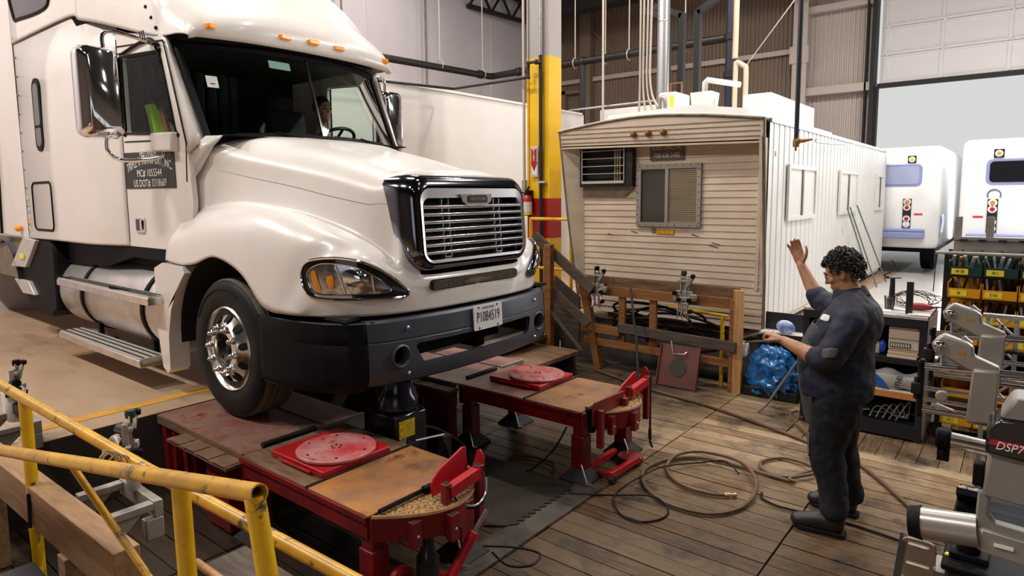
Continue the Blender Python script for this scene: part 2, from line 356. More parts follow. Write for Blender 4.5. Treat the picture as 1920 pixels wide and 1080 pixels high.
    bp = N('ShaderNodeBump'); bp.inputs['Strength'].default_value = .35; bp.inputs['Distance'].default_value = .006; L(n.outputs['Fac'], bp.inputs['Height']); L(bp.outputs[0], b.inputs['Normal'])
    return m
PL = (hx('A88D70'), hx('5C452F'), hx('B8A184'), hx('35271C'))
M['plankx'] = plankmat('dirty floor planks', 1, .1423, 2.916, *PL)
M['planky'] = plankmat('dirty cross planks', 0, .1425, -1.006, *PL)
M['concrete'] = mat('stained concrete', hx('C0A488'), .4, var=hx('A08268'), vscale=1.3, vstretch=(.45, 1.2, 1), spots=hx('6A523C'), sscale=1.5, samt=.58, ssharp=.2, bump=.08, bscale=25, rvar=.1)
M['linepaint'] = mat('worn yellow floor line', hx('D9A13A'), .6, var=hx('C08A3C'), vscale=6, spots=hx('A68C73'), sscale=10, samt=.6)

# concrete floor around the sunken working bay
fl = MB()
fl.bb(-30, -5.02, -9, 17.2, .1, .52); fl.bb(-5.02, -2.0, 7.32, 17.2, .1, .52); fl.bb(-5.02, 12, -9, .45, .1, .52)
struct(fl.obj('floor', M['concrete'], smooth=0))
M['palefloor'] = mat('pale sealed concrete', hx('D6D2CE'), .3, var=hx('C4BEB8'), vscale=1.0)
struct(MB().bb(-2.0, 12, 7.32, 17.2, .1, .52).obj('floor_far_bay', M['palefloor'], smooth=0))
struct(MB().bb(-12, 12, 17.2, 34, .1, .515).obj('floor_yard', M['palefloor'], smooth=0))
ln = MB(); ln.bb(-5.40, -5.27, .5, 5.4, .521, .5235)
tag(ln.obj('painted_line', M['linepaint'], smooth=0), 'worn yellow line painted across the concrete behind the front wheels', 'floor marking')
# plank floor of the bay
pk = MB(); y = 2.916 - .1423 * 17
xs_ = (-5.0, -3.66, -2.29, -1.063, .2, 1.6, 3.0)
while y < 6.93:
    for a, b_ in zip(xs_[:-1], xs_[1:]):
        if y + .07 > 5.71 and a > -1.5: continue
        if y + .07 > 5.71 and a > -2.3: b_ = -1.58
        dz = random.uniform(-.002, .002)
        pk.bb(a + .006, b_ - .006, y + .004, y + .1423 - .004, -.04, dz)
    y += .1423
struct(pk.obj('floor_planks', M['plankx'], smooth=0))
pk = MB(); x = -1.006 - .1425 * 4
while x < 3.0:
    pk.bb(x + .003, x + .1425 - .003, 5.716, 7.30, -.04, random.uniform(-.002, .002)); x += .1425
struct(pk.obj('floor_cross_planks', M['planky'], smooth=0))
struct(MB().bb(-5.02, 3.2, .45, 7.32, -.12, -.045).obj('floor_bay_slab', M['gap'], smooth=0))
pw = MB(); pw.bb(-5.06, -5.018, .45, 7.3, -.1, .515); pw.bb(-5.02, 3.2, 7.31, 7.36, -.1, .5); pw.bb(-5.02, 3.2, .40, .46, -.1, .5); pw.bb(3.15, 3.2, .45, 7.3, -.1, .515)
struct(pw.obj('wall_bay_side', M['skirt'], smooth=0))

M['walld'] = mat('dark brown wall sheet', hx('4A3E34'), .7)
# building shell
def corr(x0, x1, y_, z0, z1, p=.1, d=.03):
    b = MB(); rows = []; x = x0; prof = ((0, 0), (.3, 0), (.45, 1), (.85, 1))
    pts = []
    while x < x1:
        for a, h in prof:
            if x + a * p <= x1: pts.append((x + a * p, y_ - h * d))
        x += p
    return b.grid([[Vector((px, py, z0)) for px, py in pts], [Vector((px, py, z1)) for px, py in pts]])
b = corr(-11.6, -4.55, 17.0, .5, 9.4); struct(b.obj('wall_back', M['corr'], smooth=0))
b = corr(-4.4, -2.98, 17.0, .5, 9.4, .1, .025); struct(b.obj('wall_back_right', M['corrl'], smooth=0))
b = MB().bb(-2.98, 3.6, 16.98, 17.1, 8.2, 9.4).bb(3.6, 12, 16.98, 17.1, .5, 9.4); struct(b.obj('wall_back_door_side', M['corrl'], smooth=0))
wl = MB(); wl.bb(-11.75, -11.6, -9, 17.1, .5, 9.4)
for k, y in enumerate((1.0, 5.2, 9.4, 13.6)): wl.bb(-11.605, -11.585, y, y + .03, .5, 9.4)
struct(wl.obj('wall_left', M['wallg'], smooth=0))
struct(MB().bb(12, 12.1, -9, 17.1, .1, 9.4).obj('wall_right', M['walld'], smooth=0))
struct(MB().bb(-30, 12, -9.1, -9, .1, 9.4).obj('wall_front', M['walld'], smooth=0))
struct(MB().bb(-30, 12.1, -9.1, 17.2, 9.4, 9.5).obj('ceiling', M['ceil'], smooth=0))
pt = MB(); pt.bb(-7.6, -7.5, 5.0, 11.75, .75, 3.82); pt.bb(-7.62, -7.48, 5.0, 11.77, 3.80, 3.84); pt.bb(-7.62, -7.48, 11.73, 11.77, .75, 3.84); pt.bb(-7.58, -7.52, 5.2, 11.6, .5, .76)
struct(pt.obj('wall_partition', M['wallw'], smooth=0))

# back wall frame: girts, columns, braces
tr = MB(); tr.bb(-11.6, -4.5, 16.86, 16.96, 5.5, 5.62); tr.bb(-11.6, -4.5, 16.86, 16.96, 2.6, 2.72); struct(tr.obj('trim_girt', M['corrl'], smooth=0))
tr = MB(); tr.bb(-10.75, -10.4, 16.7, 16.96, .5, 8.2); tr.beam((-10.3, 16.7, 6.9), (-8.9, 16.7, 5.6), .03, .03); tr.bb(-11.5, -11.35, 16.8, 16.96, .5, 5.3); tr.bb(-11.5, -10.5, 16.8, 16.96, 5.2, 5.3)
struct(tr.obj('trim_wall_post', M['corr'], smooth=0))
tr = MB(); tr.bb(-4.62, -4.38, 16.6, 16.96, .5, 9); tr.bb(-4.66, -4.34, 16.58, 16.62, .5, 9); tr.bb(-4.72, -4.3, 16.55, 16.7, 5.2, 5.6)
struct(tr.obj('trim_door_post', M['corrl'], smooth=0))
tr = MB(); tr.bb(-4.38, -2.95, 16.7, 16.94, 4.44, 4.62); tr.bb(-4.38, -2.95, 16.75, 16.94, 6.35, 6.5)
struct(tr.obj('trim_door_header', M['corrl'], smooth=0))
tr = MB(); tr.bb(-2.98, -2.9, 16.55, 16.95, .5, 9.2); tr.bb(-2.9, -2.84, 16.7, 16.9, .5, 4.5); tr.bb(-3.12, -3.08, 16.7, 16.9, .5, 9)
struct(tr.obj('trim_door_track', M['darkbeam'], smooth=0))
bm_ = MB(); bm_.bb(-11.6, -8.2, 15.0, 15.5, 7.05, 9.2); bm_.beam((-11.6, 15.2, 7.3), (-8.6, 15.2, 7.15), .1, .1); bm_.beam((-8.3, 15.2, 7.35), (-3.5, 15.2, 6.95), .2, .3)
struct(bm_.obj('ceiling_beam', M['darkbeam'], smooth=0))
bm_ = MB(); bm_.beam((-11.5, 12.6, 6.95), (-11.3, 15.2, 6.95), .1, .1); bm_.beam((-11.5, 12.6, 7.5), (-11.3, 15.2, 7.5), .1, .1)
for k in range(6): bm_.beam((-11.45, 12.6 + k * .43, 7.5 if k % 2 else 6.95), (-11.45, 13.03 + k * .43, 6.95 if k % 2 else 7.5), .05, .05)
struct(bm_.obj('ceiling_truss', M['darkbeam'], smooth=0))

# raised overhead door
dr = thing('door_1', None, None, (0, 16.8, 4.5)); dr['kind'] = 'structure'
for k in range(6):
    z0 = 4.56 + k * .605; p = MB(); p.bb(-2.82, 3.55, 16.78, 16.83, z0, z0 + .595); p.bb(-2.82, 3.55, 16.76, 16.79, z0, z0 + .05); p.bb(-2.82, 3.55, 16.76, 16.79, z0 + .55, z0 + .595)
    for x in (-2.75, -1.7, -.55, .6, 1.75, 2.9): p.bb(x, x + .06, 16.755, 16.78, z0, z0 + .595)
    p.obj('door_panel', M['doorw'], dr, smooth=0)
    if k == 3: MB().plate(rrect(-1.55, -.95, z0 + .2, z0 + .33, .05), [], (0, 16.752, 0), X, Z, (0, .02, 0)).obj('door_window', M['blackgloss'], dr)
    h = MB()
    for x in (-2.72, -1.67, -.52): h.bb(x + .0, x + .06, 16.745, 16.765, z0 - .03, z0 + .02)
    h.obj('hinge', M['steel'], dr, smooth=0)
MB().bb(-2.86, 3.55, 16.74, 16.84, 4.46, 4.56).obj('bottom_seal', M['darkbeam'], dr, smooth=0)
# ================================================================== semi truck
YC = 3.43
truck = thing('semi_truck', 'white conventional semi truck with its front wheels up on the red lift tables', 'truck', (-6.0, YC, .52))
def yy(d, s): return YC - d if s > 0 else YC + d          # s=+1: the side nearest the camera

# ---- hood with both fenders: control net through which a smooth surface passes
HS = [
 [(-3.08, 0, 1.37), (-3.085, .2, 1.37), (-3.095, .4, 1.37), (-3.11, .5, 1.37), (-3.125, .6, 1.37), (-3.15, .7, 1.37), (-3.19, .8, 1.37), (-3.27, .92, 1.37), (-3.40, 1.03, 1.37), (-3.58, 1.10, 1.37)],
 [(-3.08, 0, 1.50), (-3.085, .2, 1.50), (-3.095, .4, 1.50), (-3.105, .5, 1.50), (-3.12, .6, 1.51), (-3.145, .7, 1.53), (-3.185, .8, 1.55), (-3.255, .92, 1.55), (-3.385, 1.04, 1.52), (-3.62, 1.13, 1.37)],
 [(-3.09, 0, 1.60), (-3.095, .2, 1.60), (-3.105, .4, 1.60), (-3.115, .5, 1.605), (-3.14, .6, 1.62), (-3.16, .7, 1.645), (-3.20, .8, 1.68), (-3.28, .92, 1.71), (-3.42, 1.05, 1.64), (-3.67, 1.145, 1.37)],
 [(-3.22, 0, 2.24), (-3.23, .3, 2.235), (-3.24, .48, 2.20), (-3.26, .56, 2.12), (-3.28, .59, 2.03), (-3.26, .625, 1.72), (-3.28, .72, 1.765), (-3.38, .9, 1.79), (-3.54, 1.06, 1.70), (-3.75, 1.155, 1.37)],
 [(-3.5, 0, 2.32), (-3.5, .3, 2.315), (-3.5, .5, 2.28), (-3.5, .61, 2.19), (-3.5, .65, 2.07), (-3.5, .69, 1.86), (-3.5, .79, 1.87), (-3.56, .97, 1.88), (-3.68, 1.10, 1.75), (-3.85, 1.165, 1.375)],
 [(-3.85, 0, 2.41), (-3.85, .3, 2.405), (-3.85, .54, 2.37), (-3.85, .66, 2.27), (-3.85, .70, 2.13), (-3.85, .75, 1.96), (-3.85, .86, 1.985), (-3.86, 1.01, 1.97), (-3.91, 1.125, 1.81), (-3.97, 1.175, 1.42)],
 [(-4.2, 0, 2.49), (-4.2, .3, 2.485), (-4.2, .58, 2.45), (-4.2, .72, 2.34), (-4.2, .76, 2.2), (-4.2, .81, 2.03), (-4.2, .90, 2.06), (-4.2, 1.03, 2.04), (-4.2, 1.145, 1.88), (-4.2, 1.18, 1.61)],
 [(-4.5, 0, 2.55), (-4.5, .3, 2.545), (-4.5, .62, 2.51), (-4.52, .79, 2.4), (-4.55, .83, 2.26), (-4.55, .87, 2.07), (-4.55, .94, 2.09), (-4.55, 1.05, 2.05), (-4.55, 1.155, 1.89), (-4.55, 1.18, 1.70)],
 [(-4.70, 0, 2.59), (-4.70, .3, 2.588), (-4.72, .66, 2.565), (-4.8, .86, 2.45), (-4.87, .90, 2.32), (-4.87, .93, 2.08), (-4.87, .98, 2.07), (-4.87, 1.06, 2.01), (-4.87, 1.15, 1.85), (-4.87, 1.175, 1.63)],
 [(-4.79, 0, 2.61), (-4.79, .3, 2.608), (-4.82, .68, 2.58), (-4.95, .92, 2.48), (-5.1, .97, 2.36), (-5.1, 1.0, 2.06), (-5.1, 1.02, 2.01), (-5.1, 1.07, 1.94), (-5.1, 1.145, 1.80), (-5.1, 1.17, 1.61)],
 [(-4.85, 0, 2.62), (-4.85, .3, 2.618), (-4.89, .7, 2.59), (-5.05, .96, 2.49), (-5.27, 1.03, 2.38), (-5.29, 1.04, 2.0), (-5.3, 1.05, 1.95), (-5.32, 1.085, 1.88), (-5.36, 1.145, 1.77), (-5.38, 1.165, 1.63)]]
NU = 6
def dense(net):
    rows = []
    for st in net:
        half = [Vector(p) for p in st]; full = [Vector((p.x, -p.y, p.z)) for p in reversed(half[1:])] + half
        rows.append(spline(full, NU))
    cols = [spline([r[k] for r in rows], NU) for k in range(len(rows[0]))]
    return [[cols[k][i] for k in range(len(cols))] for i in range(len(cols[0]))]
HG = dense(HS); HG = [[Vector((p.x, YC - p.y, p.z)) for p in r] for r in HG]      # index: [station*NU][(9+k)*NU] towards the camera
hm_ = MB().grid(HG); W_ = len(HG[0]) - 1
hm_.f = [q for k, q in enumerate(hm_.f) if not (2 * NU <= k // W_ < 3 * NU and abs(k % W_ + .5 - 9 * NU) < 3.1 * NU)]
hood = hm_.obj('hood', M['paint'], truck, smooth=50, solid=.012)
for s in (1, -1):
    col = (9 + s * 4) * NU
    MB().tube([r[col] + Vector((0, -s * .003, .003)) for r in HG[3 * NU:]], .0035, 5).obj('hood_seam', M['gap'], hood)
MB().tube([p + Vector((-.002, -.002, .002)) for p in HG[-1][(9 + 1) * NU:(9 + 5) * NU + 1]], .009, 6).obj('hood_seam', M['gap'], hood)
MB().box((-3.26, YC, 2.255), (.07, .13, .012), (0, .15, 0)).obj('hood_latch', M['blackgloss'], hood, bevel=.004)
for s in (1, -1):
    p = MB(); y0 = yy(1.19, s); pr = [(-5.55, 1.56), (-5.56, 1.05), (-5.50, .74), (-5.42, .70), (-5.37, .74), (-5.36, 1.02), (-5.29, 1.24), (-5.16, 1.42), (-5.02, 1.55), (-5.05, 1.60), (-5.4, 1.61)]
    p.plate(pr, [], (0, y0, 0), X, Z, (0, s * .16, 0)); p.obj('fender_panel', M['paint'], truck, bevel=.015)
    p = MB(); arc = [(-4.53 + .70 * math.cos(a), 1.02 + .70 * math.sin(a)) for a in [PI * (-.02 + 1.04 * k / 20) for k in range(21)]]
    p.grid([[Vector((x, yy(1.15, s), z)) for x, z in arc], [Vector((x, yy(.55, s), z)) for x, z in arc]]); p.obj('wheel_well', M['gap'], truck)
# engine bay and frame seen as darkness below the body
eb = MB(); eb.bb(-5.3, -3.35, YC - .55, YC + .55, 1.0, 1.75); eb.bb(-9.9, -3.4, YC - .43, YC - .33, .92, 1.2); eb.bb(-9.9, -3.4, YC + .33, YC + .43, .92, 1.2)
eb.bb(-3.55, -3.42, YC - 1.0, YC + 1.0, 1.05, 1.5); eb.obj('frame', M['black'], truck, smooth=0)
ax = MB(); ax.cyl((-4.5, YC - .8, .98), (-4.5, YC + .8, .98), .055); ax.cyl((-4.28, YC - .7, .95), (-4.28, YC + .7, .95), .025); ax.bb(-4.56, -4.44, YC - .55, YC + .55, .9, 1.02)
ax.ball((-4.1, YC + .1, .98), (.3, .22, .2)); ax.cyl((-3.9, YC - .3, .9), (-3.9, YC - .3, 1.2), .06); ax.obj('front_axle', M['black'], truck)

# ---- grille
def ring(b, specs, n=6):
    rows = []
    for x0, hw, z0, z1, r, tilt in specs:
        rows.append([Vector((x0 - tilt * (z - z0), YC - a, z)) for a, z in rrect(-hw, hw, z0, z1, r, n)])
    return b.grid(rows, closev=True)
M['darkchrome'] = mat('dark chrome', (.16, .16, .19), .1, 1.)
gs = ring(MB(), [(-3.40, .60, 1.63, 2.27, .13, .06), (-3.22, .61, 1.62, 2.27, .14, .07), (-3.10, .60, 1.625, 2.255, .14, .08), (-3.065, .575, 1.645, 2.235, .13, .08), (-3.055, .545, 1.665, 2.19, .1, .08), (-3.09, .535, 1.675, 2.18, .09, .08)]).obj('grille_surround', M['darkchrome'], truck, smooth=60)
M['barmetal'] = mat('bright satin metal', (.8, .8, .84), .24, 1.)
gr = ring(MB(), [(-3.07, .535, 1.675, 2.18, .09, .08), (-3.05, .535, 1.68, 2.175, .09, .08), (-3.055, .515, 1.70, 2.11, .06, .08), (-3.10, .512, 1.705, 2.105, .06, .08)]).obj('grille_frame', M['barmetal'], truck, smooth=50)
MB().box((-3.17, YC, 1.91), (.02, 1.06, .50), (0, -.08, 0)).obj('grille_mesh', M['black'], truck)
for k in range(7):
    z = 1.752 + k * .0505; x = -3.070 - .08 * (z - 1.68)
    MB().box((x, YC, z), (.045, 1.02, .019), (0, .30, 0)).obj('grille_bar', M['barmetal'], truck, bevel=.003)
for d in (-.27, .27):
    q = MB()
    for k in range(8):
        z = 1.728 + k * .0505; x = -3.10 - .08 * (z - 1.68)
        for dd in (-.032, .032): q.box((x, YC + d + dd, z), (.02, .006, .04))
        q.box((x, YC + d, z - .018), (.02, .07, .005))
    q.obj('grille_bracket', M['galv'], truck, smooth=0)
bd = MB().plate([(-.17, .03), (.17, .03), (.15, -.02), (.10, -.048), (-.10, -.048), (-.15, -.02)], [], (-3.068, YC, 2.105), -Y, Z + X * -.08, (-.012, 0, 0)).obj('badge', M['chrome'], truck, bevel=.003)
MB().plate(rrect(-.105, .105, -.032, .022, .02), [], (-3.063, YC, 2.105), Y, Z + X * -.08, (-.006, 0, 0)).obj('badge_field', M['darkchrome'], bd)
lettering('FREIGHTLINER', .03, (-3.061, YC, 2.10), Y, Z + X * -.08, M['chrome'], bd, sx=.85)

# ---- lower slot
MB().plate(rrect(-.46, .46, -.035, .035, .03), [], (-3.074, YC, 1.53), Y, Z, (-.02, 0, 0)).obj('lower_slot', M['gap'], truck)
q = MB()
for k in range(5): q.bb(-3.072, -3.066, YC - .44, YC + .44, 1.506 + k * .012, 1.509 + k * .012)
for k in range(45): q.bb(-3.0725, -3.0665, YC - .44 + k * .02, YC - .437 + k * .02, 1.502, 1.558)
q.obj('slot_mesh', M['trim'], truck, smooth=0)

# ---- headlights on the curved nose
def fx(d):
    t = [(.5, -3.095), (.6, -3.115), (.7, -3.14), (.8, -3.18), (.92, -3.25), (1.03, -3.375), (1.12, -3.55), (1.2, -3.8)]
    for (a, xa), (b, xb) in zip(t, t[1:]):
        if d <= b: return xa + (xb - xa) * (d - a) / (b - a)
    return -3.8
HLO = [(1.125, 1.637), (1.117, 1.702), (1.086, 1.733), (1.011, 1.744), (.901, 1.715), (.773, 1.64), (.682, 1.564), (.627, 1.507), (.666, 1.479), (.851, 1.482), (1.037, 1.486), (1.091, 1.503), (1.119, 1.553)]
HLI = [(1.108, 1.65), (1.083, 1.697), (1.041, 1.711), (.948, 1.690), (.847, 1.63), (.755, 1.545), (.76, 1.520), (.878, 1.517), (1.017, 1.513), (1.079, 1.520), (1.103, 1.571)]
def on_nose(poly, s, off, n=4):
    return [Vector((fx(p.x) + off, yy(p.x + off * .35, s), p.y)) for p in spline([(a, b, 0) for a, b in poly], n, True)]
def patch(poly, s, off, dome=0., rings=7):
    o = spline([(a, b, 0) for a, b in poly], 4, True); c = sum(o, Vector()) / len(o); rows = []
    for k in range(rings + 1):
        t = k / rings; rows.append([Vector((fx(p.x) + off + dome * (1 - t * t), yy(p.x + (off + dome * (1 - t * t)) * .35, s), p.y)) for p in [c + (q - c) * max(t, .02) for q in o]])
    return MB().grid(rows, closev=True)
M['reflector'] = mat('headlight reflector', (.62, .62, .66), .16, 1., var=(.25, .25, .28), vscale=26)
for s in (1, -1):
    h = patch(HLO, s, .006, .006).obj('headlight', M['blackgloss'], truck)
    MB().tube(on_nose(HLO, s, .012), .009, 6, closed=True).obj('headlight_rim', M['chrome'] if s > 0 else M['darkchrome'], h)
    patch(HLI, s, .014, .004).obj('reflector', M['reflector'], h)
    MB().tube(on_nose(HLI, s, .02), .004, 6, closed=True).obj('inner_rim', M['chrome'], h)
    for (da, za), (db, zb), r, m in (((1.02, 1.70), (.985, 1.52), .006, 'chrome'), ((.86, 1.63), (.85, 1.52), .006, 'chrome')):
        MB().tube([Vector((fx(da) + .022, yy(da, s), za)), Vector((fx(db) + .024, yy(db, s), zb))], r, 6).obj('divider', M[m], h)
    patch([(1.097, 1.64), (1.085, 1.665), (1.075, 1.60), (1.068, 1.54), (1.085, 1.54)], s, .022, .006).obj('turn_signal', M['amber'], h)
    patch([(1.05, 1.62), (1.03, 1.635), (1.025, 1.57), (1.04, 1.55)], s, .022, .006).obj('turn_signal', M['amber'], h)
    patch([(.985, 1.66), (.93, 1.67), (.88, 1.63), (.87, 1.58), (.93, 1.56), (.98, 1.58)], s, .018, .02).obj('lamp', M['chrome'], h)
    patch(HLI, s, .024, .03).obj('lens', M['clear'], h)

# ---- bumper
def bx(d):
    t = [(0, -3.02), (.3, -3.03), (.6, -3.065), (.8, -3.11), (.92, -3.16), (1.02, -3.24), (1.10, -3.38), (1.145, -3.55), (1.165, -3.75), (1.17, -3.97)]
    d = abs(d)
    for (a, xa), (b, xb) in zip(t, t[1:]):
        if d <= b: return xa + (xb - xa) * (d - a) / (b - a)
    return -3.97
def bdense(d0, d1, n):
    return [d0 + (d1 - d0) * k / n for k in range(n + 1)]
BP = [(1.345, -.13), (1.345, -.03), (1.33, -.006), (1.275, .0), (1.215, .004), (1.208, -.003), (1.20, .006), (1.10, .01), (1.03, .012), (.98, .008), (.935, -.01), (.915, -.05), (.915, -.12)]
def apply_mod(o):
    dg = bpy.context.evaluated_depsgraph_get(); me = bpy.data.meshes.new_from_object(o.evaluated_get(dg)); old = o.data; o.modifiers.clear(); o.data = me; bpy.data.meshes.remove(old)
def cut(o, cutter):
    c = cutter.obj('cutter', M['gap'], smooth=0); m = o.modifiers.new('b', 'BOOLEAN'); m.operation = 'DIFFERENCE'; m.solver = 'EXACT'; m.object = c
    bpy.context.view_layer.update(); apply_mod(o); me = c.data; bpy.data.objects.remove(c); bpy.data.meshes.remove(me)
def shell(rows, th):
    """closed solid: grid of points plus the same grid moved back along +x/-x"""
    m = MB(); m.grid(rows); back = [[p + Vector((-th, 0, 0)) for p in r] for r in rows]; n0 = len(m.v); m.grid(back)
    R = len(rows); C_ = len(rows[0]); idx = lambda i, k: i * C_ + k
    loop = [idx(0, k) for k in range(C_)] + [idx(i, C_ - 1) for i in range(1, R)] + [idx(R - 1, k) for k in range(C_ - 2, -1, -1)] + [idx(i, 0) for i in range(R - 2, 0, -1)]
    for i in range(len(loop)):
        a = loop[i]; b = loop[(i + 1) % len(loop)]; m.f.append((a, b, b + n0, a + n0))
    return m
rows = [[Vector((bx(d) + dx, YC - d, z)) for d in bdense(-.93, .93, 30)] for z, dx in BP[1:-1]]
bumper = shell(rows, .035).obj('bumper', M['bump'], None, smooth=30)
ct = MB()
ct.plate([(-.54, 1.035), (.53, 1.035), (.57, 1.06), (.60, 1.15), (.58, 1.172), (-.60, 1.172), (-.62, 1.15), (-.57, 1.05)], [], (-3.3, YC, 0), Y, Z, (.5, 0, 0))
for s in (1, -1):
    ct.lathe([(.062, -.3), (.062, .3)], (-3.1, yy(.735, s), 1.105), X, 20)
cut(bumper, ct)
bumper.data.transform(Matrix.Translation(bumper.location)); bumper.location = (0, 0, 0); WROOT.pop(bumper.name, None); bumper.parent = truck; bumper.matrix_parent_inverse = Matrix.Translation(-WROOT[truck.name])
for p in bumper.data.polygons: p.use_smooth = True
bumper.data.set_sharp_from_angle(angle=math.radians(30))
q = MB()
for s in (1, -1): q.lathe([(.074, .0), (.078, .012), (.068, .018), (.060, .008), (.058, -.05)], (-3.105 + .02, yy(.735, s), 1.105), X, 24, True)
q.obj('fog_lamp_ring', M['bump'], bumper)
for s in (1, -1): MB().lathe([(.058, -.05), (.001, -.05)], (-3.105 + .02, yy(.735, s), 1.105), X, 24).obj('fog_lamp_recess', M['gap'], bumper)
for s in (1, -1):
    for z in (1.285, .985): MB().ball((bx(.68) + .012, yy(.68, s), z), (.008, .013, .013), 8).obj('bolt', M['galv'], bumper)
q = MB(); q.bb(-3.3, -3.16, YC - .9, YC + .9, 1.19, 1.34); q.obj('bumper_backing', M['gap'], truck, smooth=0)
MB().bb(-3.75, -3.45, YC - .62, YC + .22, .98, 1.22).obj('dark_backing', M['gap'], truck, smooth=0)  # dark box added so the opening in the bumper reads black
q = MB(); q.tube([(-3.4, YC - .4, 1.1), (-3.5, YC + .1, 1.14), (-3.45, YC + .35, 1.08)], .03, 8); q.tube([(-3.35, YC - .5, 1.04), (-3.5, YC - .2, 1.16)], .02, 8); q.obj('steering_link', M['dsteel'], truck)
for s in (1, -1):
    ds = bdense(.935, 1.17, 26)
    rows = [[Vector((bx(d) + dx, yy(d, s), z)) for d in ds] + [Vector((x, yy(1.17, s), z)) for x in (-3.99,)] for z, dx in [(1.335, -.05), (1.33, -.012), (1.27, -.004), (1.21, -.002), (1.204, -.010), (1.196, 0), (1.1, .004), (.99, .004), (.93, -.01), (.895, -.05)]]
    bc = MB().grid(rows).obj('bumper_corner', M['black'], truck, smooth=35, solid=.02)
    MB().tube([Vector((bx(d) - .006, yy(d, s), 1.335)) for d in ds], .006, 6).obj('bumper_trim', M['bump'], bc)
MB().bb(-3.75, -3.25, YC - .85, YC + .85, 1.33, 1.40).obj('bumper_top_gap', M['gap'], truck, smooth=0)
for s in (1, -1): MB().plate([(-3.95, 1.05), (-3.40, .80), (-3.28, .85), (-3.22, 1.05)], [], (0, 0, 1.352), X, Y * -s, (0, 0, .02)).xf(Matrix.Translation((0, YC, 0))).obj('bumper_top_gap', M['gap'], truck, smooth=0)
# number plate
npl = MB().plate(rrect(-.155, .155, -.09, .085, .012), [], (-3.005, 3.462, 1.262), Y, Z + X * -.05, (-.008, 0, 0)).obj('number_plate', M['paper'], truck, bevel=.002)
npl['label'] = 'white number plate with dark blue characters'
lettering('P1084519', .105, (-3.0045, 3.462, 1.260), Y, Z + X * -.05, M['navy'], npl, sx=.60)
lettering('APPORTIONED', .02, (-3.004, 3.462, 1.325), Y, Z + X * -.05, M['navy'], npl)
lettering('ILLINOIS', .022, (-3.006, 3.462, 1.195), Y, Z + X * -.05, M['navy'], npl)
q = MB()
for a, b in ((-.1, .07), (.1, .07), (-.1, -.075), (.1, -.075)): q.ball((-3.004 - .05 * b, 3.462 + a, 1.262 + b), (.004, .008, .008), 8)
q.obj('plate_bolt', M['dsteel'], npl)

# ---- front wheels (a wheel is built once and copied)
def make_wheel(steer=True):
    w_ = MB(); P = [(.305, .06), (.313, .004), (.335, -.010), (.40, -.016), (.47, -.008), (.495, .012), (.505, .03)]
    tyre = [(r, h) for r, h in P] + [(r, .28 - h) for r, h in reversed(P)]
    t = w_.lathe(tyre, (0, 0, 0), Y, 64).obj('tyre', M['rubber'], None)
    g = [(.502, .022)]
    for k in range(5):
        a = .035 + k * .043; g += [(.512, a), (.512, a + .034), (.500, a + .036), (.500, a + .042)]
    g += [(.512, .25), (.502, .262)]
    tr_ = MB().lathe(g[:-1] + [(.512, .252), (.502, .262)], (0, 0, 0), Y, 64).obj('tread', M['treadrub'], t)
    q = MB()
    for k in range(28):
        a = PI * (.15 + .5 * k / 28) + .7; q.box((math.cos(a) * .44, -.0165, math.sin(a) * .44), (.012, .003, .02 + .012 * (k % 3)), (0, -a, 0))
    q.obj('sidewall_lettering', M['rubber'], t)
    rim = MB().lathe([(.312, .055), (.314, .0), (.304, -.010), (.294, -.002), (.288, .025), (.276, .038), (.245, .022), (.19, -.02), (.182, -.034), (.150, -.04), (.132, -.04), (.128, -.03), (.122, .02), (.118, .06)], (0, 0, 0), Y, 64).obj('rim', M['alu'], t)
    for k in range(10):
        a = 2 * PI * k / 10 + .2; c = Vector((math.cos(a) * .232, .010, math.sin(a) * .232)); b = MB()
        rad = Vector((math.cos(a), 0, math.sin(a))); tan = Vector((-math.sin(a), 0, math.cos(a)))
        b.grid([[c + (Vector((0, -.0115, 0)) if h else Vector((0, .02, 0))) + rad * (.031 * math.cos(u) * (1 if h else .6)) + tan * (.028 * math.sin(u) * (1 if h else .6)) + rad * 0 + Vector((0, .95 * .03 * math.cos(u), 0)) * (1 if h else 0) for u in [2 * PI * j / 14 for j in range(14)]] for h in (1, 0)], closev=True)
        b.f.append(tuple(range(14))); b.obj('hand_hole', M['gap'], rim, smooth=0)
    for k in range(10):
        a = 2 * PI * k / 10 + .52; c = (math.cos(a) * .166, 0, math.sin(a) * .166)
        MB().lathe([(.025, -.03), (.025, -.052), (.019, -.057), (.016, -.074), (.009, -.083), (.001, -.085)], c, Y, 10).obj('lug_nut', M['chrome'], rim)
    MB().lathe([(.12, .045), (.118, -.01), (.10, -.014), (.085, .0), (.07, .03), (.03, .035), (.001, .03)], (0, 0, 0), Y, 28).obj('hub', M['dsteel'], rim)
    q = MB()
    for k in range(8):
        a = 2 * PI * k / 8; q.cyl((math.cos(a) * .095, -.02, math.sin(a) * .095), (math.cos(a) * .095, .0, math.sin(a) * .095), .009, n=6)
    q.ball((0, .02, 0), (.045, .03, .045)); q.obj('hub_bolts', M['dsteel'], rim)
    return t
def put(o, name, loc, rz=0):
    o.name = name; o.parent = truck; o.matrix_parent_inverse = Matrix.Translation(-WROOT[truck.name]); o.location = loc; o.rotation_euler = (0, 0, rz); return o
wh = make_wheel(); WR = wh.location.copy(); off = Vector((0, 0, 0))
# the tyre mesh was recentred to its bottom: bring its origin back to the axle
wh.data.transform(Matrix.Translation(WR)); wh.location = (0, 0, 0)
for c_ in wh.children: c_.matrix_parent_inverse = Matrix.Identity(4)
put(wh, 'wheel', (-4.5, 2.285, 1.028), 0)
w2 = copy_tree(wh, truck); w2.location = (-4.5, 4.575, 1.028); w2.rotation_euler = (0, 0, PI)
for x in (-9.75, -11.1):
    w3 = copy_tree(wh, truck); w3.location = (x, 2.24, 1.028)
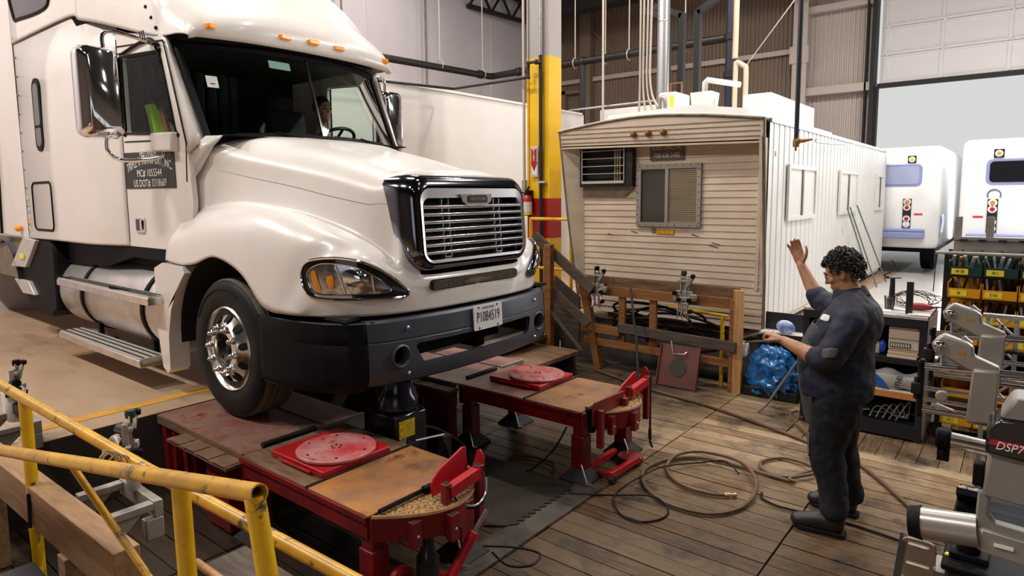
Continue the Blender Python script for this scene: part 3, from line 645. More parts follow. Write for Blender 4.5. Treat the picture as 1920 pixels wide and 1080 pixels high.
# ---- cab sides, sleeper, roof
def cabside(s):
    o = [(-6.32, 1.70), (-5.22, 1.70), (-5.12, 1.72), (-5.06, 2.1), (-5.10, 2.50), (-5.44, 3.42), (-6.32, 3.56)]
    hole = [(-6.22, 2.72), (-6.20, 2.69), (-5.30, 2.635), (-5.275, 2.66), (-5.46, 3.25), (-5.50, 3.29), (-6.20, 3.34), (-6.22, 3.32)]
    c = MB().plate(o, [hole], (0, yy(1.07, s), 0), X, Z, (0, s * .04, 0)).obj('cab_side', M['paint'], truck, smooth=0)
    MB().add([(a, yy(1.055, s), b) for a, b in hole], [tuple(range(len(hole)))]).obj('side_window', M['glass'], c)
    hs = spline([(a, yy(1.073, s), b) for a, b in hole], 3, True)
    MB().tube(hs, .011, 6, closed=True).obj('window_seal', M['black'], c)
    sm = MB(); y0 = yy(1.0715, s)
    for a, b in (((-6.31, 1.74), (-6.31, 3.5)), ((-5.14, 2.25), (-5.115, 2.55)), ((-5.115, 2.55), (-5.40, 3.36)), ((-5.40, 3.36), (-6.31, 3.44)), ((-6.27, 2.62), (-5.75, 2.60))):
        sm.beam((a[0], y0, a[1]), (b[0], y0, b[1]), .005, .012)
    sm.obj('door_seam', M['gap'], c, smooth=0)
    h = MB().plate(rrect(-6.34 + .2, -6.06 + .1, 1.83, 1.96, .02), [], (0, yy(1.072, s), 0), X, Z, (0, -s * .012, 0)).obj('door_handle', M['chrome'], c, bevel=.006)
    MB().plate(rrect(-6.115, -6.02, 1.845, 1.945, .015), [], (0, yy(1.085, s), 0), X, Z, (0, -s * .003, 0)).obj('handle_recess', M['blackgloss'], h)
    MB().plate(rrect(-6.02, -5.985, 1.85, 1.94, .01), [], (0, yy(1.088, s), 0), X, Z, (0, -s * .006, 0)).obj('handle_grip', M['chrome'], h)
    return c
cs = cabside(1); cf = cabside(-1)
sg = MB().plate([(-6.29, 2.21), (-5.32, 2.205), (-5.33, 2.50), (-6.29, 2.525)], [], (0, yy(1.0735, 1), 0), X, Z, (0, -.002, 0)).obj('company_sign', M['signblack'], cs, smooth=0)
sg['label'] = 'black door sign with white lettering'
lettering('TRIPLE X TRANSPORT, INC.', .105, (-5.80, 2.354, 2.445), X, Z, M['white'], sg, sx=.68, arc=.34, lift=.002)
lettering('MC# 1055544', .088, (-5.80, 2.354, 2.335), X, Z, M['white'], sg, sx=.95, lift=.002)
lettering('US DOT# 3318669', .088, (-5.80, 2.354, 2.25), X, Z, M['white'], sg, sx=.92, lift=.002)
lettering('TRIPLE X TRANSPORT', .07, (-5.80, 2.354, 2.505), X, Z, M['white'], sg, sx=.5, lift=.002)

# sleeper box
for s in (1, -1):
    rows = []
    for x, d in ((-8.72, 1.2), (-7.6, 1.2), (-7.0, 1.2), (-6.85, 1.195), (-6.7, 1.175), (-6.5, 1.125), (-6.36, 1.085), (-6.31, 1.07)):
        zt = 3.80 if x < -6.95 else (3.66 if x < -6.4 else 3.60)
        rows.append([Vector((x, yy(d - .0 if z < 3.3 else d - .008, s), z)) for z in (1.70, 1.72, 2.3, 2.9, 3.3, zt + .02)])
    sl = MB().grid(rows).obj('sleeper_side', M['paint'], truck, smooth=30, solid=.01)
    y1 = yy(1.201, s)
    win = rrect(-8.17, -7.93, 2.62, 3.36, .11, 6)
    MB().plate(win, [], (0, y1, 0), X, Z, (0, -s * .014, 0)).obj('sleeper_window', M['black'], sl, bevel=.005)
    w_ = rrect(-8.13, -7.97, 2.67, 3.31, .075, 6); MB().plate(w_, [], (0, y1 - s * .012, 0), X, Z, (0, -s * .005, 0)).obj('sleeper_pane', mat('smoked pane', hx('4A403C'), .15), sl)
    MB().bb(-8.13, -7.97, y1 - s * .018, y1 - s * .021, 2.86, 2.885).obj('pane_divider', M['black'], sl)
    ht = rrect(-8.45, -7.84, 1.80, 2.30, .07, 5)
    MB().tube([Vector((a, y1 - s * .002, b)) for a, b in ht], .014, 6, closed=True).obj('luggage_door_seal', M['black'], sl)
    MB().bb(-8.72, -8.70, y1, y1 - s * .004, 1.72, 3.8).obj('rear_seam', M['gap'], sl, smooth=0)
    for k in range(11): MB().ball((-8.66, y1 - s * .003, 1.85 + k * .2), .012, 8).obj('rivet', M['trim'], sl)
    MB().ball((-8.98, y1 - s * .03, 1.80), (.06, .035, .04), 12).obj('marker_light', M['amber'], sl)
    for k, c_ in enumerate(('2E9A50', '2E6CC0', 'C86A6A', '3A9A62')):
        MB().bb(-8.69, -8.60, y1 - s * .004, y1 - s * .006, 2.08 - k * .105, 2.155 - k * .105).obj('sticker', mat('sticker ' + c_, hx(c_), .5, var=hx('E8E4D8'), vscale=30), sl, smooth=0)
    ex = [(-9.75, 1.72), (-8.73, 1.70), (-8.73, 4.6), (-9.5, 4.6), (-9.62, 2.8)]
    e = MB().plate(ex, [], (0, yy(1.2, s), 0), X, Z, (0, s * .03, 0)).obj('side_extender', M['paint'], truck, smooth=0)
    MB().tube([Vector((a, yy(1.205, s), b)) for a, b in (ex[0], ex[4], ex[3])], .02, 6).obj('extender_edge', M['black'], e)
MB().bb(-8.72, -8.68, YC - 1.19, YC + 1.19, 1.7, 4.9).obj('sleeper_back', M['paint'], truck, smooth=0)
# roof fairing with sun visor lip
RF = [
 (-8.72, [(1.205, 3.80), (1.205, 4.1), (1.18, 4.55), (1.02, 4.95), (.5, 5.14), (0, 5.16)]),
 (-7.0, [(1.205, 3.78), (1.20, 4.05), (1.15, 4.45), (.98, 4.8), (.5, 4.98), (0, 5.0)]),
 (-6.75, [(1.19, 3.72), (1.19, 4.0), (1.13, 4.36), (.96, 4.68), (.5, 4.86), (0, 4.88)]),
 (-6.4, [(1.14, 3.64), (1.14, 3.9), (1.09, 4.2), (.93, 4.48), (.5, 4.66), (0, 4.68)]),
 (-5.95, [(1.09, 3.52), (1.085, 3.75), (1.03, 4.0), (.89, 4.2), (.5, 4.38), (0, 4.4)]),
 (-5.6, [(1.075, 3.43), (1.07, 3.6), (1.02, 3.8), (.88, 3.96), (.5, 4.1), (0, 4.12)]),
 (-5.36, [(1.065, 3.405), (1.05, 3.52), (1.0, 3.65), (.87, 3.75), (.5, 3.86), (0, 3.88)]),
 (-5.2, [(1.055, 3.395), (1.04, 3.48), (.985, 3.58), (.865, 3.67), (.5, 3.73), (0, 3.75)]),
 (-5.06, [(1.04, 3.39), (1.02, 3.45), (.965, 3.52), (.85, 3.57), (.5, 3.625), (0, 3.64)]),
 (-4.98, [(1.02, 3.375), (1.0, 3.41), (.95, 3.45), (.84, 3.475), (.5, 3.51), (0, 3.52)]),
 (-4.97, [(1.005, 3.36), (.98, 3.37), (.94, 3.39), (.83, 3.395), (.5, 3.40), (0, 3.405)]),
 (-5.02, [(.99, 3.355), (.97, 3.36), (.93, 3.37), (.82, 3.37), (.5, 3.375), (0, 3.38)])]
net = []
for x, st in RF:
    net.append([Vector((x - (.16 if x > -5.25 else .1 if x > -5.5 else 0) * (d / 1.04) ** 4, d, z)) for d, z in reversed(st)])
rows = []
for st in net:
    full = [Vector((p.x, -p.y, p.z)) for p in reversed(st[1:])] + st; rows.append(spline(full, 5))
cols = [spline([r[k] for r in rows], 5) for k in range(len(rows[0]))]
RG = [[Vector((cols[k][i].x, YC - cols[k][i].y, cols[k][i].z)) for k in range(len(cols))] for i in range(len(cols[0]))]
roof = MB().grid(RG).obj('roof_fairing', M['paint'], truck, smooth=55, solid=.01)
for s in (1, -1):
    MB().tube([r[0 if s < 0 else -1] + Vector((0, -s * .004, 0)) for r in RG[:5 * 5]], .004, 5).obj('roof_seam', M['trim'], roof)
    up = spline([(-8.6, yy(1.20, s), 4.42), (-8.55, yy(1.205, s), 4.05), (-8.35, yy(1.207, s), 4.0), (-7.6, yy(1.205, s), 3.96), (-7.42, yy(1.204, s), 4.06), (-7.55, yy(1.19, s), 4.4)], 4, True)
    c_ = sum(up, Vector()) / len(up)
    MB().grid([[p + Vector((0, -s * .008, 0)) for p in up], [c_ + (p - c_) * .02 + Vector((0, -s * .012, 0)) for p in up]], closev=True).obj('roof_window', M['blackgloss'], roof)
    MB().tube([p + Vector((0, -s * .006, 0)) for p in up], .018, 6, closed=True).obj('roof_window_seal', M['black'], roof)
    for x, d, z in ((-5.66, 1.062, 3.66), (-5.57, 1.062, 3.56), (-5.50, 1.062, 3.47)): MB().ball((x, yy(d + .012, s), z), .016, 8).obj('rivet', M['dsteel'], roof)
for d, x, z in ((.85, -5.055, 3.445), (.27, -4.975, 3.455), (0, -4.97, 3.46), (-.27, -4.975, 3.455), (-.85, -5.055, 3.445)):
    MB().box((x + .012, YC - d, z), (.045, .10, .042), (0, -.15, (d * .35))).obj('roof_marker_light', M['amber'], roof, bevel=.008)
# windscreen in two panes, frame, wipers
def wz(d, t):      # t 0 bottom .. 1 top
    a = abs(d); b = Vector((-4.865 - .15 * (a / .95) ** 2.2, YC - d, 2.625 - .045 * (a / .95) ** 2)); c = Vector((-5.11 - .31 * (a / .95) ** 2.2, YC - d * 1.03, 3.375))
    return b + (c - b) * t
for s in (1, -1):
    MB().grid([[wz(s * (.018 + .90 * k / 10), t / 6) for k in range(11)] for t in range(7)]).obj('windscreen', M['glass'], truck)
fr = MB()
fr.tube([wz(.94 - 1.88 * k / 24, .965) for k in range(25)], .035, 6); fr.tube([wz(.95 - 1.9 * k / 24, .0) + Vector((.02, 0, 0)) for k in range(25)], .03, 6)
for s in (1, -1): fr.tube([wz(s * .945, t / 8) for t in range(9)], .028, 6)
fr.obj('windscreen_seal', M['black'], truck)
MB().tube([wz(0, t / 6) + Vector((.006, 0, 0)) for t in range(7)], .016, 6).obj('windscreen_divider', M['blackgloss'], truck)
for d0 in (.75, -.1):
    q = MB(); q.tube([wz(d0 - .62 * k / 6, .035) + Vector((.035, 0, .0)) for k in range(7)], .008, 6); q.tube([wz(d0 - .3, .035) + Vector((.04, 0, .01)), wz(d0 - .5, .0) + Vector((.08, 0, -.0))], .007, 6); q.obj('wiper', M['black'], truck)
for s in (1, -1):   # windscreen pillars and cowl corners
    a = [wz(s * .965, t / 8) + Vector((-.01, 0, 0)) for t in range(9)]
    b = [Vector((-5.10 - (.34 * t / 8), yy(1.07 - .004 * t / 8, s), 2.46 + (.97 * t / 8))) for t in range(9)]
    MB().grid([a, [p + (q_ - p) * .45 + Vector((.03, -s * .02, 0)) for p, q_ in zip(a, b)], b]).obj('windscreen_pillar', M['paint'], truck, solid=.008)
    MB().grid([[Vector((-4.87, yy(.9, s), 2.60)), Vector((-5.0, yy(.97, s), 2.60))], [Vector((-4.93, yy(.95, s), 2.52)), Vector((-5.12, yy(1.065, s), 2.48))], [Vector((-5.05, yy(.99, s), 2.36)), Vector((-5.14, yy(1.065, s), 2.2))]]).obj('cowl_corner', M['paint'], truck, solid=.008)
MB().grid([[Vector((-4.80, YC - d, 2.60)) for d in (-.9, -.5, 0, .5, .9)], [Vector((-5.0, YC - d, 2.60)) for d in (-.9, -.5, 0, .5, .9)]]).obj('cowl', M['black'], truck, solid=.01)
MB().plate(rrect(-.1, .1, -.035, .035, .008), [], wz(.24, .83) + Vector((-.02, 0, 0)), Y, (Vector((-.26, 0, .75))).normalized(), (-.006, 0, 0)).obj('toll_tag', mat('pale toll tag', hx('B8E0D2'), .4), truck)
st_ = MB().plate(rrect(-.045, .045, -.05, .05, .004), [], wz(.80, .58) + Vector((.012, 0, 0)), (Y + X * .13).normalized(), (Vector((-.26, 0, .75))).normalized(), (.001, 0, 0)).obj('window_sticker', M['paper'], truck, smooth=0)
MB().plate([(-.018, -.02), (.018, -.02), (.018, -.012), (-.018, -.012)], [(-.0, -.018)] and [], wz(.80, .58) + Vector((.016, 0, 0)), (Y + X * .13).normalized(), (Vector((-.26, 0, .75))).normalized(), (.001, 0, 0)).obj('sticker_print', M['navy'], st_, smooth=0)
# cab interior
it = MB(); it.bb(-8.6, -5.1, YC - 1.0, YC + 1.0, 1.72, 1.78); it.bb(-6.9, -6.85, YC - 1.0, YC + 1.0, 1.78, 3.8); it.bb(-6.9, -5.35, YC - .95, YC + .95, 3.42, 3.46)
it.obj('cab_interior', M['interior'], truck, smooth=0)
ds_ = MB().plate([(-5.5, 2.1), (-5.02, 2.1), (-4.98, 2.56), (-5.06, 2.585), (-5.42, 2.56), (-5.5, 2.44)], [], (0, YC - .92, 0), X, Z, (0, 1.84, 0)).obj('dashboard', M['interiorg'], truck, bevel=.02)
ws = MB(); c_ = Vector((-5.42, 3.93, 2.66)); n_ = Vector((-.55, 0, .83)).normalized(); u_ = Y; v_ = n_.cross(u_)
ws.tube([c_ + u_ * .22 * math.cos(a) + v_ * .22 * math.sin(a) for a in [2 * PI * k / 32 for k in range(32)]], .017, 8, closed=True)
for a in (.5, 2.6, 4.7): ws.tube([c_ - n_ * .02, c_ + u_ * .21 * math.cos(a) + v_ * .21 * math.sin(a)], .014, 6)
ws.ball(c_ - n_ * .02, (.06, .06, .03)); ws.tube([c_, c_ - n_ * .3], .03, 8); ws.obj('steering_wheel', mat('green black steering wheel', hx('1B2A24'), .35), truck)
for yseat in (2.86, 4.0):
    q = MB(); q.box((-6.05, yseat, 2.22), (.5, .5, .14), (0, -.1, 0)); q.box((-6.33, yseat, 2.66), (.13, .48, .8), (0, -.14, 0)); q.box((-6.42, yseat, 3.12), (.1, .28, .2), (0, -.1, 0)); q.bb(-6.2, -5.9, yseat - .15, yseat + .15, 1.78, 2.15)
    q.obj('seat', M['interior'], truck, bevel=.05)
for k in range(9):
    q = MB(); yk = YC - .75 + k * .12; q.tube([(-6.75 + .03 * math.sin(k * 2), yk, 1.9), (-6.75 + .03 * math.cos(k), yk, 3.4)], .05, 8)
    q.obj('cab_curtain', M['curtain'], truck)
# ---- mirrors
def mirror(s, y0):
    m = MB(); rows = []
    for x, g in ((-5.80, .035), (-5.77, .008), (-5.70, 0), (-5.62, .012), (-5.585, .045)):
        rows.append([Vector((x, y0 + a, b)) for a, b in rrect(-.155 + g, .155 - g, 2.59 + g, 3.29 - g, .07, 5)])
    m.grid(rows, closev=True); n = len(rows[0]); m.f += [tuple(range(n)), tuple(4 * n + k for k in range(n))]
    r = m.obj('mirror', M['chrome'], truck, smooth=40, bevel=0)
    MB().plate(rrect(-.13, .13, 2.63, 3.25, .05), [], (-5.806, y0, 0), Y, Z, (-.004, 0, 0)).obj('mirror_glass', M['chrome'], r)
    yc = yy(1.07, s)
    MB().tube(spline([(-5.68, y0 + .05 * s, 3.27), (-5.68, y0 + .05 * s, 3.38), (-5.66, y0 + s * .10, 3.42), (-5.62, y0 + s * .22, 3.40), (-5.55, yc - s * .02, 3.36)], 5), .016, 10).obj('mirror_arm', M['chrome'], r)
    MB().tube(spline([(-5.68, y0 + s * .03, 2.60), (-5.68, y0 + s * .03, 2.50), (-5.65, y0 + s * .10, 2.43), (-5.5, yc - s * .14, 2.43), (-5.42, yc - s * .05, 2.46), (-5.42, yc - s * .03, 2.54)], 5), .016, 10).obj('mirror_arm', M['chrome'], r)
    MB().box((-5.42, yc - s * .03, 2.57), (.36, .07, .15), (0, .05, 0)).obj('mirror_base', M['paint'], r, bevel=.015)
    MB().box((-5.55, yc - s * .03, 3.36), (.2, .05, .03), (0, .3, 0)).obj('mirror_bracket', M['dsteel'], r, bevel=.006)
    q = MB(); q.tube(spline([(-6.18, yc - s * .012, 3.36), (-5.75, yc - s * .016, 3.40), (-5.55, yc - s * .016, 3.38), (-5.44, yc - s * .014, 3.2)], 4), .012, 6); q.obj('rain_gutter', M['black'], r)
    for k in range(3): MB().tube([(-5.60 + k * .035, yc - s * .08, 3.37), (-5.60 + k * .035, yc - s * .09, 3.44)], .005, 5).obj('arm_bolt', M['dsteel'], r)
mirror(1, 1.98); mirror(-1, 4.88)
# ---- fuel tank, steps, battery box, skirt
tk = MB().lathe([(.02, -8.02), (.25, -8.02), (.34, -7.99), (.37, -7.93), (.37, -5.46), (.35, -5.40), (.25, -5.37), (.02, -5.37)], (0, 2.62, 1.16), X, 40).obj('fuel_tank', M['tank'], truck, smooth=35)
for x in (-7.28, -5.86):
    MB().lathe([(.372, -.035), (.384, -.03), (.384, .03), (.372, .035)], (x, 2.62, 1.16), X, 40).obj('tank_strap', M['black'], tk)
    MB().beam((x - .02, 2.20, 1.33), (x - .34, 2.13, 1.36), .02, .02).obj('step_brace', M['black'], tk, smooth=0)
MB().lathe([(.06, 0), (.07, .03), (.05, .05), (.001, .05)], (-5.58, 2.40, 1.44), (0, -.6, .8), 18).obj('tank_cap', M['dsteel'], tk)
def step(x0, x1, y0, y1, z, nm):
    q = MB(); q.bb(x0, x1, y0, y1, z - .075, z - .012)
    o = q.obj(nm, M['alu'], truck, bevel=.006)
    r_ = MB(); r_.bb(x0 + .01, x1 - .01, y0 + .01, y1 - .01, z - .012, z)
    n = int((x1 - x0) / .035)
    r_.obj('step_tread', M['tread'], o, smooth=0)
    for j in range(3):
        h = MB()
        for k in range(n): h.box((x0 + .03 + k * .035, y0 + .045 + j * (y1 - y0 - .07) / 2.5, z + .001), (.02, .018, .004))
        h.obj('tread_slot_row', M['gap'], o, smooth=0)
step(-7.55, -5.42, 2.12, 2.27, 1.345, 'upper_step'); step(-7.62, -5.66, 2.12, 2.34, .80, 'lower_step')
for x in (-7.2, -5.95): MB().bb(x, x + .05, 2.34, 2.38, .72, .95).bb(x, x + .05, 2.2, 2.5, .70, .725).obj('step_hanger', M['black'], truck, smooth=0)
sk = MB(); sk.plate([(-8.4, 1.70), (-5.3, 1.70), (-5.3, 1.60), (-6.3, 1.60), (-6.9, 1.48), (-8.05, 1.45), (-8.1, .9), (-8.45, .95)], [], (0, 2.36, 0), X, Z, (0, .05, 0)); sk.bb(-8.1, -5.3, 2.5, 2.6, 1.4, 1.72)
sk.obj('cab_skirt', M['black'], truck, smooth=0)
bb_ = MB(); bb_.plate([(-9.25, 1.42), (-8.95, 1.69), (-8.05, 1.69), (-7.98, 1.55), (-8.02, .95), (-8.2, .86), (-8.9, .90), (-9.2, 1.12)], [], (0, 2.24, 0), X, Z, (0, .3, 0)); bo = bb_.obj('battery_box', M['black'], truck, bevel=.03)
for pl_ in ([(-9.42, 1.34), (-8.86, 1.36), (-8.42, 1.68), (-8.86, 1.70)], [(-9.33, 1.20), (-8.80, 1.20), (-8.62, 1.06), (-9.05, 1.05)]):
    MB().plate(pl_, [], (0, 2.20, 0), X, Z, (0, .06, 0)).obj('box_step', M['tread'], bo, bevel=.006)
q = MB()
for k in range(3): q.box((-8.45, 2.255, 1.55 - k * .13), (.05, .02, .1), (0, .35, 0))
q.obj('box_ribs', M['black'], bo, bevel=.008)
MB().box((-8.92, 2.19, 1.48), (.16, .015, .05)).obj('box_latch', M['lens'], bo, bevel=.004)
# rear deck and quarter fender behind the sleeper
q = MB(); q.bb(-12.5, -9.1, YC - 1.15, YC + 1.15, 1.55, 1.68); q.bb(-12.5, -9.1, 2.25, 2.3, 1.2, 1.6); q.obj('rear_deck', M['trim'], truck, smooth=0)
MB().grid([[Vector((-9.75 + .62 * math.cos(a), y_, 1.03 + .62 * math.sin(a))) for a in [PI * (.05 + .6 * k / 12) for k in range(13)]] for y_ in (2.2, 2.85)]).obj('rear_mudguard', M['blackgloss'], truck, solid=.01)
# ================================================================== red lift tables the truck stands on
def lift_table(label, y0, nose_drop):
    yc = y0 + .38; t = thing('lift_table', label, 'lift table', (-3.6, yc, 0), 'red lift tables under the front wheels')
    MB().bb(-3.72, -2.50, y0 + .03, y0 + .73, .50, .525).obj('deck', M['dsteel'], t, smooth=0)
    q = MB(); q.bb(-3.01, -2.49, y0 + .0, y0 + .76, .522, .531); q.obj('deck_plate', M['rust'], t, smooth=0)
    q = MB(); q.bb(-3.72, -3.02, y0 + .0, y0 + .76, .522, .530); q.obj('rear_deck_plate', M['oldwood'] if nose_drop else M['ramp'], t, smooth=0)
    MB().bb(-3.022, -3.008, y0 - .005, y0 + .80, .528, .541).obj('deck_joint', M['dsteel'], t, smooth=0)
    for yb in (y0, y0 + .73):
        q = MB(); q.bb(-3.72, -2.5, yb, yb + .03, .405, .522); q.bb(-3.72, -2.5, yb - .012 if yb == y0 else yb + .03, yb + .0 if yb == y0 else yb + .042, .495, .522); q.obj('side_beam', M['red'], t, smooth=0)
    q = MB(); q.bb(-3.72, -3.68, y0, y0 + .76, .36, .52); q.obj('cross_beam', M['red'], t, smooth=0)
    for x, y in ((-2.52, y0 + .055), (-2.52, y0 + .70), (-3.65, y0 + .07), (-3.65, y0 + .69)):
        g = MB(); g.bb(x - .045, x + .045, y - .045, y + .045, .06, .515); lg = g.obj('leg', M['red'], t, bevel=.006)
        MB().bb(x - .055, x + .055, y - .055, y + .055, .05, .34).obj('leg_sleeve', M['red'], lg, bevel=.006)
        f = MB(); f.grid([[Vector((x - a, y - a, .0)), Vector((x + a, y - a, .0)), Vector((x + a, y + a, 0)), Vector((x - a, y + a, 0))] for a in (.12, )] + [[Vector((x - a, y - a, h)), Vector((x + a, y - a, h)), Vector((x + a, y + a, h)), Vector((x - a, y + a, h))] for a, h in ((.12, .012), (.05, .09))], closev=True); f.f.append((3, 2, 1, 0)); f.f.append((8, 9, 10, 11))
        f.obj('foot', M['dsteel'], lg, smooth=0)
        MB().tube([(x + .05, y - .075, .14), (x + .13, y - .12, .03), (x + .15, y - .09, .02)], .006, 6).obj('foot_pin', M['galv'], lg)
    # bulging nose with grating and apron
    nose = [(-2.49, y0 + .02)] + [(-2.49 + .25 * math.sin(PI * min(1, (k / 12) * 1.0)) ** .75 * (1 if k < 7 else 1), y0 + .04 + .70 * k / 12) for k in range(1, 12)] + [(-2.49, y0 + .76)]
    MB().plate(nose, [], (0, 0, .505), X, Y, (0, 0, .012)).obj('nose_grating', M['mesh'], t, smooth=0)
    pts = [Vector((a, b, .515)) for a, b in nose]; MB().tube(pts, .012, 6).obj('nose_rim', M['rust'], t)
    ap = MB(); ap.grid([[p + Vector((.004, 0, 0)) for p in pts[:8]], [p + Vector((.004, 0, -.125)) for p in pts[:8]]]); ao = ap.obj('apron', M['red'], t, smooth=0, solid=.012)
    MB().tube([(-2.475, y0 + .06, .537), (-2.47, y0 + .42, .54), (-2.49, y0 + .70, .535)], [.012, .012, .012], 6).obj('deck_lip', M['black'], t)
    MB().tube([(-2.47, y0 + .36, .54), (-2.455, y0 + .45, .545)], .022, 8).obj('lip_grip', M['black'], t)
    for k in (2, 5):
        p = pts[k]; q = MB(); o = [(-.028, -.15), (.028, -.15), (.028, 0), (-.028, 0)]
        q.bb(p.x + .004, p.x + .045, p.y - .03, p.y + .03, .36, .498); s_ = q.obj('stake_socket', M['red'], ao, smooth=0)
        MB().bb(p.x + .012, p.x + .037, p.y - .022, p.y + .022, .497, .5005).obj('socket_hole', M['gap'], s_, smooth=0)
        MB().ball((p.x + .047, p.y, .42), (.006, .009, .009), 8).obj('bolt', M['galv'], s_)
    return t, pts
def stop(t, y0, y1, x, ztop, dx=.0, cable=True):
    """wheel stop: rounded plate between two square posts"""
    s = thing('w', None, None, (0, 0, 0)) if False else None
    pl = [(y0, .53), (y1 - .0, .55), (y1, ztop), (y1 - .03, ztop + .005), (y0 + .08, ztop - .055), (y0 + .02, ztop - .09), (y0, ztop - .13)]
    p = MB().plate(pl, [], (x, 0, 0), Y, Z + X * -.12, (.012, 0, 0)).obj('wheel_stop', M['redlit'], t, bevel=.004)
    MB().beam((x + .035, y0 + .03, .575), (x + .03, y1 - .02, .60), .05, .06).obj('stop_bar', M['redlit'], p, smooth=0)
    for yy_, zt, zb in ((y0 + .02, .625, .34), (y1 - .01, .64, .28)):
        q = MB(); o = .022; q.bb(x + .03 - o, x + .03 + o, yy_ - o, yy_ + o, zb, zt); b = q.obj('stop_post', M['red'], p, bevel=.004)
        MB().bb(x + .03 - .015, x + .03 + .015, yy_ - .015, yy_ + .015, zt - .001, zt + .002).obj('post_hole', M['gap'], b, smooth=0)
    MB().plate([(x - .10, .50), (x + .01, .42), (x + .02, .66), (x - .01, .70), (x - .03, .69)], [], (0, y1 + .045, 0), X, Z, (0, .012, 0)).obj('stop_gusset', M['redlit'], p, bevel=.003)
    if cable:
        for r_, m in ((0, 'galv'), (.012, 'black')): MB().tube(spline([(x + .05, y0 + .06, .555 - r_), (x + .07, y0 + .10, .49 - r_), (x + .08, y0 + .20, .45 - r_), (x + .07, y1 + .0, .48 - r_), (x + .05, y1 + .03, .56), (x + .03, y1 + .03, .62)], 5), .006, 6).obj('retainer_cable', M[m], p)
    return p
t1, p1 = lift_table('red lift table nearest the camera, its rusty orange deck ending in a curved grating', 1.93, True)
t2, p2 = lift_table('farther red lift table with raised flap plate, standing on black feet beside the coiled hose', 3.89, False)
stop(t1, 2.275, 2.56, -2.33, .715)
stop(t2, 4.38, 4.71, -2.40, .66, cable=False)
fl_ = MB().plate([(3.85, .46), (4.30, .46), (4.305, .60), (4.29, .62), (3.87, .635), (3.85, .61)], [], (-2.37, 0, 0), Y, Z, (.014, 0, 0)).obj('raised_flap', M['red'], t2, bevel=.004)
for y, z0 in ((3.91, .29), (4.27, .27)): MB().bb(-2.355, -2.31, y - .022, y + .022, z0, .575).obj('flap_post', M['red'], fl_, bevel=.004)
MB().tube([(-2.44, 3.88, .56), (-2.41, 3.90, .57), (-2.40, 3.90, .40)], .03, 8).obj('flap_hinge', M['black'], fl_)
q = MB(); q.tube([(-2.36, 4.75, .64), (-2.36, 4.755, .12), (-2.36, 4.76, .06), (-2.34, 4.765, .02)], .009, 6); q.tube([(-2.36, 4.752, .18), (-2.36, 4.757, .09)], .014, 6); q.obj('hook_rod', M['dsteel'], t2)
# turnplates lying on the tables
for y0, lab in ((1.93, 'red round turnplate on its bright square base, on the nearest lift table'), (4.0, 'faded pink red turnplate on the farther lift table')):
    tp = thing('turnplate', lab, 'turnplate', (-3.28, y0 + .33, .531), 'wheel turnplates')
    x0, x1, a, b = -3.57, -3.03, y0 + .115, y0 + .61
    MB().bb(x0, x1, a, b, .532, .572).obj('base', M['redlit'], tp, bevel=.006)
    MB().lathe([(.235, .576), (.24, .58), (.24, .592), (.232, .597), (.03, .597), (.028, .594), (.001, .594)], (-3.24, (a + b) / 2 - .0, 0), Z, 56).obj('disc', M['reddisc'], tp, smooth=30)
    q = MB()
    for k in range(5): q.lathe([(.008, .597), (.008, .5985), (.001, .5985)], (-3.24 + .03 * math.cos(k * 1.26), (a + b) / 2 + .03 * math.sin(k * 1.26), 0), Z, 8)
    for k in range(6): q.lathe([(.009, .597), (.009, .599), (.001, .599)], (-3.24 + .19 * math.cos(k * 1.05 + .4), (a + b) / 2 + .19 * math.sin(k * 1.05 + .4), 0), Z, 8)
    q.obj('disc_screws', M['dsteel'], tp)
    MB().tube([(x0 + .12, a - .015, .552), (x1 - .1, a - .015, .552)], .009, 6).obj('base_rail', M['redlit'], tp)
# rear ramps between the concrete and the tables
for y0, lab in ((1.98, 'scuffed red ramp plate under the near front wheel'), (3.92, 'scuffed red ramp plate under the far front wheel')):
    r_ = thing('ramp_bridge', lab, 'ramp', (-4.35, y0 + .3, 0), 'ramp plates behind the lift tables')
    q = MB(); q.bb(-5.005, -3.76, y0, y0 + .62, .50, .515); q.obj('top_plate', M['ramp'], r_, smooth=0)
    MB().bb(-5.005, -3.78, y0 - .012, y0 + .0, .45, .514).obj('side_plate', M['oldwood'], r_, smooth=0)
    q = MB(); q.bb(-4.55, -3.74, y0 - .14, y0 - .012, .455, .475)
    for k in range(4): q.bb(-4.5 + k * .2, -4.36 + k * .2, y0 - .14, y0 - .02, .47, .48)
    q.obj('side_ledge', M['oldwood'], r_, smooth=0)
    MB().bb(-4.7, -3.8, y0 + .63, y0 + .93, .50, .52).obj('inner_plate', M['ramp'], r_, smooth=0)
    MB().bb(-3.80, -3.78, y0 + .62, y0 + .95, .40, .525).obj('inner_plate_edge', M['steel'], r_, smooth=0)
    MB().tube([(-3.765, y0 + .12, .535), (-3.77, y0 + .52, .535)], .019, 10).obj('pivot_bar', M['dsteel'], r_)
    for x in (-4.86, -4.55, -4.2, -3.95):
        q = MB(); q.beam((x - .06, y0 + .02, .46), (x - .02, y0 + .02, .01), .05, .06); q.beam((x + .09, y0 + .02, .44), (x + .08, y0 + .02, .01), .04, .05); q.bb(x - .1, x + .14, y0 - .04, y0 + .10, 0, .012); q.bb(x - .08, x + .12, y0 + .03, y0 + .06, .3, .45); q.obj('support', M['red'], r_, smooth=0)
    q = MB(); q.bb(-4.08, -3.80, y0 - .1, y0 + .02, .02, .44); q.obj('support_box', M['red'], r_, smooth=0)
